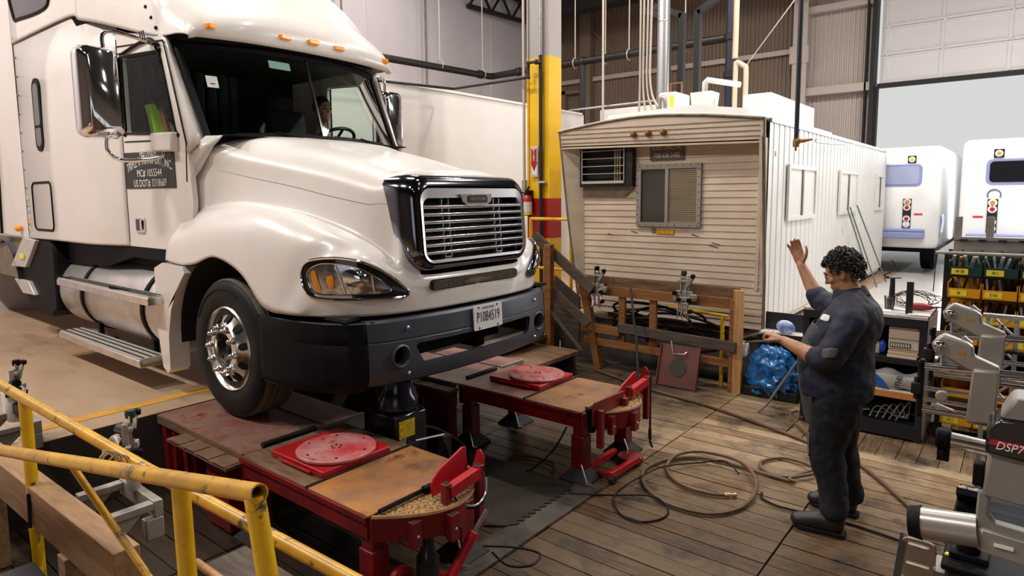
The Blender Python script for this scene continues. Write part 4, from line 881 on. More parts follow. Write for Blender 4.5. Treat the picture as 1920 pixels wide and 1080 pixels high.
# bottle jack stand under the truck with yellow sticker
j = thing('axle_jack', 'black floor jack with yellow sticker standing between the tables under the bumper', 'jack', (-3.35, 2.86, 0))
q = MB(); q.bb(-3.5, -3.2, 2.74, 3.02, .16, .66); q.obj('body', M['blackgloss'], j, bevel=.02)
q = MB(); q.lathe([(.12, .66), (.14, .68), (.14, .74), (.11, .78), (.1, .86), (.06, .88), (.001, .88)], (-3.34, 2.88, 0), Z, 24); q.obj('saddle', mat('dark blue gloss', (.008, .012, .03), .15), j)
MB().bb(-3.199, -3.196, 2.76, 2.90, .50, .62).obj('sticker', mat('yellow sticker', hx('DDB60C'), .5, var=hx('8E7A20'), vscale=40), j, smooth=0)
MB().bb(-3.199, -3.196, 2.76, 2.82, .43, .495).obj('sticker', mat('grey sticker', hx('8C8880'), .5, var=hx('4C4844'), vscale=60), j, smooth=0)
q = MB()
for a, b in ((-3.48, 2.78), (-3.22, 2.78), (-3.48, 2.98), (-3.22, 2.98)): q.cyl((a, b - .0, .06), (a, b + .03, .06), .06)
q.bb(-3.52, -3.18, 2.74, 3.02, .10, .16); q.obj('wheels', M['dsteel'], j)
MB().tube(spline([(-3.3, 3.02, .5), (-3.2, 3.15, .45), (-3.1, 3.3, .3), (-3.2, 3.4, .1)], 5), .012, 6).obj('hose', M['cable'], j)
# steel bar stand between tables
b = thing('chain_bar', 'thin steel bar on a dark stand at the inner edge of the near table', 'bar', (-2.97, 2.95, 0))
MB().tube([(-3.02, 2.745, .545), (-2.98, 2.96, .53)], .008, 6).obj('bar', M['steel'], b); MB().tube(spline([(-2.95, 2.94, .50), (-2.94, 2.96, .4), (-2.96, 2.97, .33)], 4), [.012] * 8 + [.004], 6).obj('hook', M['dsteel'], b)
MB().bb(-3.01, -2.95, 2.93, 3.0, 0, .525).obj('stand', M['dsteel'], b, smooth=0)
# small trolley jack in red on the planks beside the far table
j = thing('red_jack_frame', 'low red jack frame lying on the planks between the far table legs', 'jack', (-2.4, 4.15, 0))
q = MB(); q.beam((-2.30, 3.99, .06), (-2.28, 4.40, .06), .04, .05); q.beam((-2.52, 4.0, .06), (-2.5, 4.42, .06), .04, .05); q.obj('side_rail', M['redlit'], j, bevel=.005)
q = MB(); q.bb(-2.52, -2.28, 4.02, 4.08, .03, .05); q.lathe([(.10, .02), (.10, .06), (.07, .075), (.001, .075)], (-2.36, 4.42, 0), Z, 20); q.obj('pad', M['red'], j)
for a, b in ((-2.52, 4.0), (-2.28, 4.0), (-2.5, 4.4)): MB().cyl((a - .02, b, .03), (a + .02, b, .03), .03).obj('wheel', M['dsteel'], j)
# clutter in the shade under the near table
j = thing('trolley_jack', 'red and black trolley jack under the curved end of the near table', 'jack', (-2.3, 2.2, 0))
q = MB(); q.lathe([(.05, .03), (.06, .05), (.06, .27), (.04, .30), (.03, .42), (.001, .42)], (-2.32, 2.17, 0), Z, 18); q.obj('cylinder', M['blackgloss'], j)
q = MB(); q.tube([(-2.25, 2.25, .12), (-2.22, 2.42, .33)], .028, 10); q.bb(-2.42, -2.18, 2.10, 2.16, .03, .12); q.bb(-2.42, -2.18, 2.24, 2.30, .03, .12); q.obj('frame', M['redlit'], j, bevel=.005)
MB().lathe([(.045, -.02), (.07, -.015), (.07, .015), (.045, .02)], (-2.40, 2.05, .17), X, 20, True).obj('wheel', M['redlit'], j)
MB().tube([(-2.22, 2.42, .33), (-2.20, 2.50, .43)], .014, 8).obj('handle', M['steel'], j)
for x, y in ((-2.40, 2.12), (-2.2, 2.12), (-2.40, 2.3), (-2.2, 2.3)): MB().cyl((x, y - .02, .035), (x, y + .02, .035), .035).obj('caster', M['dsteel'], j)
tag(MB().lathe([(.05, 0), (.085, .004), (.09, .02), (.085, .036), (.05, .04)], (-1.98, 2.56, .002), Z, 24, True).obj('ring', mat('rusty ring', hx('8A5A2A'), .6, var=hx('5C3A20'), vscale=14)), 'small rusty ring lying on the planks near the front table', 'ring')
# rubber mat
mt = [(-3.75, 2.95), (-2.62, 2.95), (-2.50, 3.03)]
for k in range(11): y = 3.08 + k * .06; mt += [(-2.47, y), (-2.455, y + .01), (-2.455, y + .03), (-2.485, y + .035), (-2.485, y + .05)]
mt += [(-2.5, 3.8), (-3.75, 3.8)]
tag(MB().plate(mt, [], (0, 0, .003), X, Y, (0, 0, .012)).obj('rubber_mat', M['matrub'], smooth=0), 'black interlocking rubber mat on the planks between the lift tables', 'mat')
st = MB(); st.bb(-2.50, -2.30, 2.3, 3.9, .003, .007)
tag(st.obj('steel_strip', mat('worn steel strip', hx('5E554E'), .42, .3, var=hx('352D28'), vscale=4), smooth=0), 'worn grey steel strip on the planks along the edge of the rubber mat', 'strip')

# ---- hoses and cables on the planks
def hose(pts, r, m, label, name='air_hose', closed=False, n=8):
    P = spline([(a, b, (c[0] if c else r + .003)) for a, b, *c in pts], n)
    return thing_hose(P, r, m, label, name)
def thing_hose(P, r, m, label, name):
    return tag(MB().tube(P, r, 8).obj(name, M[m]), label, 'hose')
P = [(-.98, 5.42, .02), (-1.13, 5.19, .02), (-1.24, 4.95, .02), (-1.33, 4.83, .02), (-1.46, 4.87, .02), (-1.53, 5.02, .02), (-1.42, 5.20, .02), (-1.22, 5.15, .035), (-1.14, 5.02, .035), (-1.26, 4.82, .035), (-1.42, 4.75, .02), (-1.60, 4.735, .025)]
main = spline([Vector(p) for p in P[:-2]] + [Vector(p) for p in ((-1.23, 4.80, .02), (-1.42, 4.81, .02), (-1.58, 4.828, .02), (-1.794, 4.84, .02), (-1.99, 4.782, .02), (-2.16, 4.558, .02), (-2.18, 4.28, .02), (-2.029, 4.055, .02), (-1.797, 3.929, .02), (-1.531, 3.966, .02), (-1.393, 4.195, .02), (-1.403, 4.508, .035), (-1.541, 4.773, .045), (-1.731, 4.902, .04), (-1.977, 4.859, .045), (-2.093, 4.689, .04), (-2.074, 4.472, .025), (-1.949, 4.317, .02), (-1.8, 4.243, .02), (-1.626, 4.251, .02), (-1.546, 4.293, .02))], 7)
hz = thing('air_hose', 'thick brown air hose coiled in wide loops on the planks before the man', 'hose', (-1.8, 4.4, 0))
MB().tube(main, .0135, 8).obj('tubing', M['hose'], hz)
e = main[-1]; d = (main[-1] - main[-4]).normalized()
MB().lathe([(.010, -.01), (.016, 0), (.016, .03), (.011, .035), (.011, .055), (.017, .058), (.017, .075), (.007, .08), (.001, .08)], e, d, 12).obj('coupling', mat('brass coupling', hx('C9A27A'), .3, .7), hz)
hose([(-.20, 4.42), (-.48, 4.84), (-.74, 5.22), (-.98, 5.50), (-1.23, 5.61), (-1.575, 5.78), (-2.37, 6.07), (-3.05, 6.22), (-3.7, 6.45), (-4.0, 6.56)], .015, 'hose', 'long brown hose running across the planks past the man to the wooden frame')
hose([(-1.30, 5.72), (-1.48, 5.95, .02), (-1.64, 6.2, .05), (-1.60, 6.32, .06), (-1.54, 6.22, .03)], .011, 'hose', 'short hose end curving up beside the black cabinet')
hose([(-2.44, 3.655), (-2.3, 3.745), (-2.147, 3.854), (-1.91, 3.916, .045), (-1.779, 3.873), (-1.761, 3.731), (-1.852, 3.608), (-1.992, 3.615), (-2.128, 3.747, .02), (-2.185, 3.961), (-2.12, 4.20, .045), (-2.06, 4.42, .05), (-1.911, 4.702, .02), (-1.74, 4.80, .045), (-1.6, 4.72)], .006, 'cable', 'thin dark cable looped on the planks in front of the hose coil', 'cable')
hose([(-2.60, 3.87, .40), (-2.70, 3.82, .2), (-2.9, 3.75), (-3.1, 3.72), (-3.15, 3.95), (-2.85, 4.02), (-2.72, 3.85), (-2.60, 3.72)], .007, 'cable', 'black cable hanging from the far table down to the rubber mat', 'cable')
hose([(-1.36, 4.50), (-1.334, 4.42), (-1.225, 4.37), (-1.10, 4.375), (-.95, 4.39), (-.757, 4.40), (-.445, 4.36), (-.2, 4.3)], .008, 'cable', 'black cable on the planks between and behind the boots of the man', 'cable')
hose([(-2.30, 2.58, .15), (-2.18, 2.72, .12), (-2.05, 2.78, .1), (-2.02, 2.66, .1), (-2.12, 2.58, .1), (-2.25, 2.6, .12)], .007, 'cable', 'black cable loop beside the stop of the near table', 'cable')
# ================================================================== mobile office trailer
TY = 7.25
tr = thing('office_trailer', 'old mobile office trailer with beige lap siding standing behind the wooden frame', 'trailer', (-3.4, 8, .52))
TXL, TXR = -4.60, -2.26
sd = MB(); n = 27; z0, z1 = .60, 2.70; h = (z1 - z0) / n; rows = []
for k in range(n):
    zb = z0 + k * h
    rows += [(TY, zb + .0), (TY - .012, zb + .006), (TY - .003, zb + h - .006)]
def sx(x, z): return x
sd.grid([[Vector((x, y, z)) for y, z in rows] for x in (-4.66, TXR)])
front = sd.obj('front_siding', M['siding'], tr, smooth=0)
# curved top panel and eaves
top = [(-4.86, 2.95), (-4.6, 2.985), (-4.2, 3.03), (-3.8, 3.055), (-3.4, 3.05), (-2.9, 3.01), (-2.5, 2.96), (-2.25, 2.925)]
tp = MB(); tp.plate([(-4.84, 2.74), (-2.27, 2.68)] + [(x, z - .03) for x, z in reversed(top)], [], (0, TY - .20, 0), X, Z, (0, .03, 0)); hp = tp.obj('header_panel', M['siding'], tr, smooth=0)
q = MB()
for k in range(4): q.beam((-4.83, TY - .205, 2.79 + k * .055), (-2.28, TY - .205, 2.735 + k * .055), .006, .008)
q.obj('header_rib', M['trim'], hp, smooth=0)
MB().tube([Vector((x, TY - .205, z - .01)) for x, z in spline([(a, b, 0) for a, b in top], 4) for x, z in [(x, z)]] if False else [Vector((p.x, TY - .205, p.y - .012)) for p in spline([(a, b, 0) for a, b in top], 4)], .018, 6).obj('roof_edge_trim', M['trim'], tr)
q = MB()
for k in range(14): p = spline([(a, b, 0) for a, b in top], 4)[k * 2]; q.ball((p.x, TY - .222, p.y - .015), .007, 6)
q.obj('trim_screws', M['dsteel'], tr)
MB().plate([(-4.84, 2.72), (-4.84, 2.755), (-2.27, 2.695), (-2.27, 2.66)], [], (0, TY - .2, 0), X, Z, (0, .22, 0)).obj('soffit', M['siding'], tr, smooth=0)
# side wings that taper down
for x0, x1 in ((-4.86, -4.63), (-2.255, -2.285)):
    w_ = [(TY - .21, 2.72), (TY + .02, 2.72), (TY + .02, .62), (TY - .01, .62)] if x0 < -4 else [(TY - .21, 2.72), (TY + .02, 2.72), (TY + .02, 1.0), (TY - .02, 1.0)]
    a = [Vector((x0, y, z)) for y, z in w_]; xx = -4.60 if x0 < -4 else x1
    b_ = [Vector((-4.85, TY - .21, 2.95)), Vector((-4.63, TY, 2.72)), Vector((-4.60, TY, .62)), Vector((-4.63, TY - .01, .62))] if x0 < -4 else a
    m = MB()
    if x0 < -4:
        m.grid([[Vector((-4.84, TY - .20, 2.90)), Vector((-4.60, TY - .005, 2.72))], [Vector((-4.76, TY - .12, 1.8)), Vector((-4.59, TY - .005, 1.7))], [Vector((-4.645, TY - .02, .62)), Vector((-4.575, TY - .005, .62))]])
    else:
        m.plate(w_, [], (x0, 0, 0), Y, Z, (-.03, 0, 0))
    m.obj('side_wing', M['siding'], tr, smooth=0, solid=.012 if x0 < -4 else 0)
MB().tube([(-4.85, TY - .205, 2.93), (-4.77, TY - .13, 1.85), (-4.65, TY - .02, .62)], .014, 6).obj('wing_trim', M['trim'], tr)
MB().tube([(-2.24, TY - .2, 2.92), (-2.235, TY - .03, 1.2), (-2.24, TY - .0, .62)], .016, 6).obj('wing_trim', M['trim'], tr)
MB().bb(-2.345, -2.31, TY - .02, TY - .006, 1.05, 2.70).obj('corner_strip', M['siding'], tr, smooth=0)
# white right side with vertical ribs, windows
L_ = 14.3; sdw = MB(); pts = []; y = TY - .0
while y < L_:
    pts += [(y, 0), (y + .12, 0), (y + .135, 1), (y + .165, 1), (y + .18, 0)]; y += .2
sdw.grid([[Vector((TXR + .02 + .009 * a, y, .66)) for y, a in pts], [Vector((TXR + .02 + .009 * a, y, 2.90)) for y, a in pts]])
side = sdw.obj('side_wall', M['twhite'], tr, smooth=0)
MB().bb(TXR, TXR + .04, TY, L_, 2.89, 2.935).obj('drip_rail', M['winframe'], tr, smooth=0)
for y0, y1 in ((7.90, 9.15), (10.5, 11.75), (13.4, 14.2)):
    f = MB(); a, b, c, d = y0, y1, 1.80, 2.46
    f.plate([(a, c), (b, c), (b, d), (a, d)], [[(a + .05, c + .05), (b - .05, c + .05), (b - .05, d - .05), (a + .05, d - .05)]], (TXR + .03, 0, 0), Y, Z, (.03, 0, 0)); fo = f.obj('side_window', M['twhite'], tr, smooth=0)
    MB().bb(TXR + .035, TXR + .04, a + .04, b - .04, c + .04, d - .04).obj('pane', M['twhite'], fo, smooth=0)
    MB().bb(TXR + .04, TXR + .055, (a + b) / 2 - .03, (a + b) / 2 + .03, c + .04, d - .04).obj('mullion', M['trim'], fo, smooth=0)
MB().bb(TXR + .03, TXR + .04, 7.42, 7.46, 2.53, 2.59).obj('side_marker', M['amber'], tr, bevel=.004)
body = MB(); body.bb(-4.62, TXR, TY + .01, L_, .60, .66); body.bb(-4.62, -4.6, TY, L_, .62, 2.9); body.bb(-4.6, TXR, L_ - .03, L_, .62, 2.9)
body.obj('shell', M['twhite'], tr, smooth=0)
rf = MB(); sp_ = spline([(a, b, 0) for a, b in top], 3); rf.grid([[Vector((p.x, TY - .2, p.y)) for p in sp_], [Vector((p.x, L_, p.y)) for p in sp_]]); rf.obj('roof', M['twhite'], tr, smooth=40, solid=.02)
# raised white roof box
rb = MB(); rb.plate([(-4.45, 3.06), (-2.60, 3.0), (-2.60, 3.10), (-3.25, 3.20), (-4.45, 3.17)], [], (0, TY + .35, 0), X, Z, (0, 4.0, 0)); rb.obj('roof_cap', M['twhite'], tr, smooth=0)
un = MB(); un.bb(-4.4, -4.3, TY + .3, L_ - .3, .52, .62); un.bb(-2.6, -2.5, TY + .3, L_ - .3, .4, .62)
for yk in (8.0, 10.5, 13.0):
    for xk in (-4.4, -2.6): un.bb(xk, xk + .2, yk, yk + .4, .50, .62)
un.obj('underframe', M['black'], tr, smooth=0)
# front window with blind
a, b, c, d = -3.81, -2.985, 1.735, 2.485
fw = MB().plate([(a, c), (b, c), (b, d), (a, d)], [[(a + .06, c + .05), (-3.43, c + .05), (-3.43, d - .06), (a + .06, d - .06)], [(-3.39, c + .05), (b - .05, c + .05), (b - .05, d - .06), (-3.39, d - .06)]], (0, TY - .045, 0), X, Z, (0, .04, 0)).obj('front_window', M['winframe'], tr, smooth=0)
MB().bb(a + .05, -3.42, TY - .02, TY - .016, c + .04, d - .05).obj('pane', mat('dark pane', hx('3A332E'), .15), fw, smooth=0)
MB().bb(-3.40, b - .04, TY - .014, TY - .01, c + .04, d - .05).obj('blind_backing', mat('blind shadow', hx('554A3E'), .8), fw, smooth=0)
q = MB()
for k in range(26): q.box((-3.215, TY - .024, c + .06 + k * .0245), (.35, .003, .019), (.5, 0, 0))
q.obj('blind', mat('beige blind slats', hx('B5A58C'), .6), fw, smooth=0)
q = MB()
for k in range(26): q.box((-3.59, TY - .028, c + .06 + k * .0245), (.28, .001, .003))
q.obj('screen_lines', mat('screen line', hx('5A5048'), .7), fw, smooth=0)
q = MB()
for k in range(9):
    for z in (c + .02, d - .02): q.ball((a + .04 + k * .094, TY - .047, z), .007, 6)
for k in range(8):
    for x in (a + .02, b - .02): q.ball((x, TY - .047, c + .05 + k * .09), .007, 6)
q.obj('frame_screws', M['dsteel'], fw)
# air conditioner
ac = MB(); ac.plate([(-4.60, 2.22), (-3.84, 2.22), (-3.84, 2.735), (-4.60, 2.74)], [[(-4.57, 2.26), (-3.93, 2.26), (-3.93, 2.70), (-4.57, 2.70)]], (0, TY - .10, 0), X, Z, (0, .11, 0)); ao = ac.obj('air_conditioner', M['dsteel'], tr, smooth=0)
MB().bb(-4.575, -3.92, TY - .02, TY - .015, 2.25, 2.71).obj('coil', M['gap'], ao, smooth=0)
q = MB()
for k in range(5): q.bb(-4.56, -3.95, TY - .115, TY - .105, 2.29 + k * .095, 2.298 + k * .095)
q.bb(-3.955, -3.945, TY - .115, TY - .105, 2.28, 2.70); q.bb(-4.565, -4.555, TY - .115, TY - .105, 2.28, 2.70); q.bb(-4.56, -3.95, TY - .118, TY - .1, 2.265, 2.29)
q.obj('guard', M['conduit'], ao, smooth=0)
q = MB()
for k in range(3): q.bb(-4.12 + k * .035, -4.10 + k * .035, TY - .05, TY - .04, 2.27, 2.69)
q.obj('louvre', M['trim'], ao, smooth=0)
MB().plate([(-4.60, 2.10), (-3.98, 2.095), (-3.86, 2.20), (-4.60, 2.21)], [], (0, TY - .03, 0), X, Z, (0, .02, 0)).obj('conditioner_shelf', M['trim'], ao, smooth=0)
for x in (-3.765, -3.575, -3.38):
    l = MB().lathe([(.035, 0), (.04, .01), (.032, .04), (.015, .055), (.001, .056)], (x, TY - .205, 2.84), -Y, 16).obj('clearance_light', mat('old amber lens', hx('8A5414'), .35), tr)
s_ = MB().bb(-3.64, -3.20, TY - .03, TY - .018, 2.53, 2.725).obj('phone_sign', mat('brown sign', hx('4A3C2E'), .5, var=hx('3A2E22'), vscale=20), tr, smooth=0)
s_['label'] = 'small dark brown sign with two lines of worn pale lettering'
lettering('MOBILE OFFICE INC.', .07, (-3.42, TY - .031, 2.675), X, Z, M['siding'], s_, sx=.62); lettering('708-636-5400', .085, (-3.42, TY - .031, 2.582), X, Z, M['siding'], s_, sx=.70)
MB().bb(-3.545, -3.32, TY - .022, TY - .014, 1.645, 1.70).obj('orange_sticker', mat('orange sticker', hx('DE9A16'), .5, var=hx('B07818'), vscale=50), tr, smooth=0)
MB().bb(-3.61, -3.55, TY - .022, TY - .014, 1.66, 1.71).obj('small_sticker', mat('sticker print', hx('6A5C4C'), .5), tr, smooth=0)
q = MB()
for x, z, l_ in ((-2.83, 1.52, .12), (-2.80, 1.55, .1), (-3.85, 1.66, .09), (-4.2, 1.62, .06), (-3.05, 1.64, .1)): q.box((x, TY - .0135, z), (l_, .002, .008), (0, .25, 0))
q.obj('scratches', M['dsteel'], tr, smooth=0)

# ---- wooden frame along the bay edge
wf = thing('lumber_rack', 'low wooden rack of two by fours along the far edge of the plank floor', 'rack', (-3.3, 6.72, 0))
def bm2(p, q, w_, h_, m='lumberx', nm='rail'):
    return MB().beam(p, q, w_, h_).obj(nm, M[m], wf, bevel=.003)
bm2((-4.26, 6.74, .97), (-2.34, 6.74, .955), .04, .115); bm2((-4.28, 6.82, 1.07), (-2.36, 6.82, 1.06), .04, .12, 'oldwood')
bm2((-4.28, 6.70, .50), (-3.74, 6.70, .49), .04, .10); bm2((-3.75, 6.69, .545), (-2.34, 6.69, .50), .04, .11, 'greywood'); bm2((-4.25, 6.72, .33), (-2.36, 6.72, .31), .04, .085, 'lumberx')
MB().beam((-2.335, 6.72, 0), (-2.335, 6.72, 1.11), .10, .045, (0, 1, 0)).obj('post', M['lumber'], wf, bevel=.003)
MB().beam((-2.40, 6.74, 0), (-2.40, 6.74, 1.0), .045, .09, (0, 1, 0)).obj('post', M['lumberx'], wf, bevel=.003)
for x, zt, zb in ((-3.74, 1.0, .30), (-3.335, .92, .28)): MB().beam((x, 6.76, zb), (x, 6.76, zt), .085, .045, (0, 1, 0)).obj('post', M['lumberx'], wf, bevel=.003)
MB().beam((-4.02, 6.70, .0), (-4.26, 6.72, 1.02), .09, .09, (0, 1, 0)).obj('post', M['lumberx'], wf, bevel=.003)
MB().bb(-4.30, -4.14, 6.66, 6.70, .90, 1.02).obj('block', M['lumberx'], wf, smooth=0)
# yellow pipe behind
yp = thing('yellow_pipe_rail', 'thin yellow pipe rail standing in the pit behind the wooden rack', 'railing', (-2.6, 6.95, -.04))
MB().tube([(-2.56, 6.87, -.04), (-2.56, 6.87, .78)], .022, 10).obj('post', M['yellow'], yp); MB().tube([(-3.2, 6.87, .83), (-2.5, 6.87, .79)], .018, 8).obj('rail', M['yellow'], yp)
# hanging alignment clamps (built once, also used at the near rail)
def clamp(label, loc, rotz=0, s=1.):
    t = thing('wheel_clamp', label, 'wheel clamp', loc, 'wheel alignment clamps', rotz=rotz)
    q = MB(); q.bb(-.05, .05, -.02, .02, -.04, .22); q.bb(-.10, .10, -.03, .01, .02, .08); q.obj('body', M['cast'], t, bevel=.006)
    q = MB(); q.tube([(-.03, -.03, -.22), (-.03, -.03, .27)], .009, 8); q.tube([(.03, -.03, -.22), (.03, -.03, .27)], .009, 8); q.obj('guide_rods', M['rod'], t)
    q = MB(); q.beam((.03, -.03, .12), (.11, -.04, .24), .03, .04); q.beam((-.12, -.02, -.02), (.14, -.02, .0), .04, .05); q.bb(.08, .15, -.05, 0, .0, .05); q.obj('arm', M['cast'], t, bevel=.006)
    MB().lathe([(.03, 0), (.034, .02), (.03, .05), (.001, .055)], (0, -.03, .25), Z, 14).obj('knob', M['green'] if 'right' in label or 'middle' in label else M['black'], t)
    for x, z in ((.11, .25), (-.1, .05), (.07, -.02), (-.05, -.02), (.09, -.14)): MB().lathe([(.024, -.02), (.026, 0), (.02, .025), (.001, .026)], (x, -.05, z), -Y, 12).obj('grip_knob', M['black'], t)
    q = MB()
    for x in (-.05, 0, .05): q.tube([(x, -.035, -.02), (x * 1.2, -.04, -.2), (x * 1.4, -.06, -.23)], .008, 6)
    q.obj('fingers', M['rod'], t)
    q = MB(); q.bb(-.07, .07, -.045, -.02, -.08, -.05); q.bb(-.07, .07, -.045, -.02, .17, .2); q.obj('cross_piece', M['cast'], t, bevel=.005)
    q = MB(); q.bb(-.09, -.02, .0, .05, -.02, .08); q.bb(.02, .09, .0, .05, -.02, .08); q.obj('bracket', M['dsteel'], t)
    t.scale = (s, s, s); return t
clamp('silver wheel clamp hung on the middle of the wooden rack below the trailer window', (-2.93, 6.70, .98), 0, 1.0)
clamp('silver wheel clamp hung at the stair end of the wooden rack', (-4.03, 6.68, .98), 0, .95)
# leaning plates and bar
lp = thing('leaning_plate', 'brown red square turnplate leaning against the wooden rack', 'turnplate', (-2.93, 6.5, 0))
R3 = Matrix.Rotation(math.radians(-17), 3, 'X')
def lean(v): return Vector((-2.93, 6.50, .005)) + R3 @ Vector(v)
q = MB().box(lean((0, 0, .235)), (.44, .02, .46), R3); q.obj('plate', M['patina'], lp, smooth=0)
MB().box(lean((.228, -.012, .235)), (.02, .045, .48), R3).obj('edge_flange', M['patina'], lp, smooth=0); MB().box(lean((-.225, -.012, .235)), (.014, .04, .46), R3).obj('edge_flange', M['patina'], lp, smooth=0)
MB().lathe([(.10, 0), (.10, .006), (.001, .006)], lean((0, -.01, .22)), R3 @ Vector((0, -1, 0)), 32).obj('hub_disc', mat('dark green grey disc', hx('34322A'), .6), lp)
MB().tube([lean((-.12, -.012, .5)), lean((-.06, -.04, .36)), lean((.06, -.04, .37)), lean((.09, -.03, .40))], .009, 6).obj('handle', M['galv'], lp)
tag(MB().tube([(-3.20, 6.16, .012), (-3.36, 6.40, .50), (-3.58, 6.66, 1.03)], [.012, .014, .016], 8).obj('pry_bar', M['dsteel']), 'long dark pry bar leaning against the wooden rack', 'bar')
# coiled hoses behind the rack
for k, (cx, cz, r_) in enumerate(((-3.45, .62, .34), (-3.25, .58, .3), (-3.6, .6, .28), (-3.05, .5, .36))):
    tag(MB().tube([Vector((cx + r_ * 1.5 * math.cos(a), 6.93 + .05 * k + .02 * math.sin(a * 2 + k), cz + r_ * .35 * math.sin(a) + .12 * math.sin(a * .5 + k))) for a in [2 * PI * i / 40 * 1.6 for i in range(41)]], .016, 6).obj('hung_hose', M['cable']), 'tangled dark hose hanging behind the wooden rack', 'hose', 'hoses hung behind the wooden rack')
q = MB(); q.tube([Vector((-4.0 + .16 * math.cos(a), 6.98, .16 + .15 * math.sin(a))) for a in [2 * PI * i / 24 for i in range(24)]], .006, 6, closed=True)
tag(q.obj('wire_loop', M['steel']), 'thin wire loop hanging low behind the left of the wooden rack', 'wire')
struct(MB().bb(-4.95, -2.35, 6.99, 7.02, -.04, .0).obj('trim_pit_kerb', M['gap'], smooth=0))

# ---- stairs at the far corner
stp = thing('wooden_steps', 'rough wooden steps with grey rail leading down into the bay behind the truck bumper', 'steps', (-4.6, 6.2, 0))
for x0, x1, z in ((-5.0, -4.62, .39), (-4.85, -4.15, .255)):
    q = MB(); q.bb(x0, x1, 5.50, 6.45, z - .05, z); q.obj('tread', M['greywood'] if z > .3 else M['oldwood'], stp, bevel=.004)
for yk in (5.56, 6.38): MB().plate([(-5.0, 0), (-4.18, 0), (-4.18, .2), (-4.84, .2), (-4.84, .34), (-5.0, .34)], [], (0, yk, 0), X, Z, (0, .04, 0)).obj('stringer', M['greywood'], stp, smooth=0)
MB().beam((-4.90, 6.55, 1.62), (-4.06, 6.60, .98), .05, .12).obj('handrail', M['greywood'], stp, bevel=.004); MB().beam((-4.72, 6.52, 1.02), (-4.10, 6.58, .56), .04, .11).obj('mid_rail', M['greywood'], stp, bevel=.004)
MB().beam((-4.62, 6.48, .0), (-4.62, 6.48, 1.52), .10, .09, (0, 1, 0)).obj('post', M['lumberx'], stp, bevel=.005)
MB().beam((-4.86, 6.46, .95), (-4.12, 6.46, .25), .03, .03).obj('brace', M['greywood'], stp, smooth=0)
MB().plate([(-4.75, .55), (-4.33, .28), (-4.33, .85), (-4.7, 1.1)], [], (0, 6.72, 0), X, Z, (0, .03, 0)).obj('side_panel', M['greywood'], stp, smooth=0)
yr = thing('yellow_guard_rail', 'yellow pipe guard rail beside the column at the trailer corner', 'railing', (-5.0, 7.2, .52))
MB().tube([(-5.45, 7.2, 1.80), (-4.75, 7.2, 1.80)], .022, 8).obj('rail', M['yellow'], yr); MB().tube([(-4.77, 7.2, .52), (-4.77, 7.2, 1.81)], .024, 8).obj('post', M['yellow'], yr); MB().tube([(-5.45, 7.2, 1.12), (-4.75, 7.2, 1.12)], .02, 8).obj('rail', M['yellow'], yr); MB().tube([(-5.44, 7.2, .52), (-5.44, 7.2, 1.81)], .024, 8).obj('post', M['yellow'], yr)

# ---- building column with its pipes
cl = thing('steel_column', 'tall steel column painted grey, yellow and red beside the trailer', 'column', (-5.62, 7.75, .52))
def hcol(b, z0, z1, g=0.):
    b.bb(-5.82 - g, -5.79 + g, 7.62 - g, 7.92 + g, z0, z1); b.bb(-5.45 - g, -5.42 + g, 7.62 - g, 7.92 + g, z0, z1); b.bb(-5.8, -5.44, 7.64 - g, 7.67, z0, z1); return b
hcol(MB(), 4.09, 9.3).obj('shaft', M['column'], cl, smooth=0); hcol(MB(), .53, 1.50).obj('yellow_base', M['yellowband'], cl, smooth=0); hcol(MB(), 1.50, 2.08).obj('red_band', M['redband'], cl, smooth=0); hcol(MB(), 2.08, 4.09).obj('yellow_band', M['yellowband'], cl, smooth=0)
MB().bb(-5.85, -5.4, 7.6, 7.95, .52, .54).obj('base_plate', M['dsteel'], cl, smooth=0)
tag(MB().tube([(-5.86, 7.60, 2.1), (-5.86, 7.60, 9.3)], .022, 8).obj('conduit', M['conduit']), 'pale conduit running up the left edge of the painted column', 'conduit')
pv = thing('drain_pipe', 'dark pipe running up the face of the painted column', 'pipe', (-5.55, 7.60, .52))
MB().tube([(-5.55, 7.59, .54), (-5.55, 7.59, 4.1)], .028, 10).obj('lower_pipe', M['pipeblk'], pv); MB().tube([(-5.55, 7.59, 4.1), (-5.55, 7.59, 9.3)], .026, 10).obj('upper_pipe', M['steel'], pv)
for z in (2.3, 5.0): MB().bb(-5.63, -5.47, 7.56, 7.62, z, z + .03).obj('pipe_strap', M['galv'], pv, smooth=0)
fs = MB().bb(-5.735, -5.60, 7.585, 7.60, 2.40, 2.83); fo = fs.obj('fire_sign', M['paper'], smooth=0); tag(fo, 'white fire sign with a red downward arrow on the yellow column', 'sign'); 
MB().plate([(-.045, .13), (.045, .13), (.045, -.06), (.06, -.06), (0, -.19), (-.06, -.06), (-.045, -.06)], [], (-5.668, 7.583, 2.66), X, Z, (0, -.002, 0)).obj('arrow', M['redband'], fo, smooth=0)
for k, c_ in enumerate('FIRE'): lettering(c_, .055, (-5.668, 7.580, 2.765 - k * .042), X, Z, M['white'], fo)
MB().tube([(-5.725, 7.583, 2.42), (-5.61, 7.583, 2.42), (-5.61, 7.583, 2.81), (-5.725, 7.583, 2.81)], .004, 4, closed=True).obj('sign_border', M['redband'], fo)
ex = thing('fire_extinguisher', 'small red fire extinguisher hung on the red band of the column', 'fire extinguisher', (-5.76, 7.5, 1.83))
MB().lathe([(.001, 1.83), (.06, 1.83), (.07, 1.85), (.07, 2.06), (.05, 2.11), (.03, 2.13), (.001, 2.13)], (-5.76, 7.54, 0), Z, 20).obj('cylinder', M['ext'], ex)
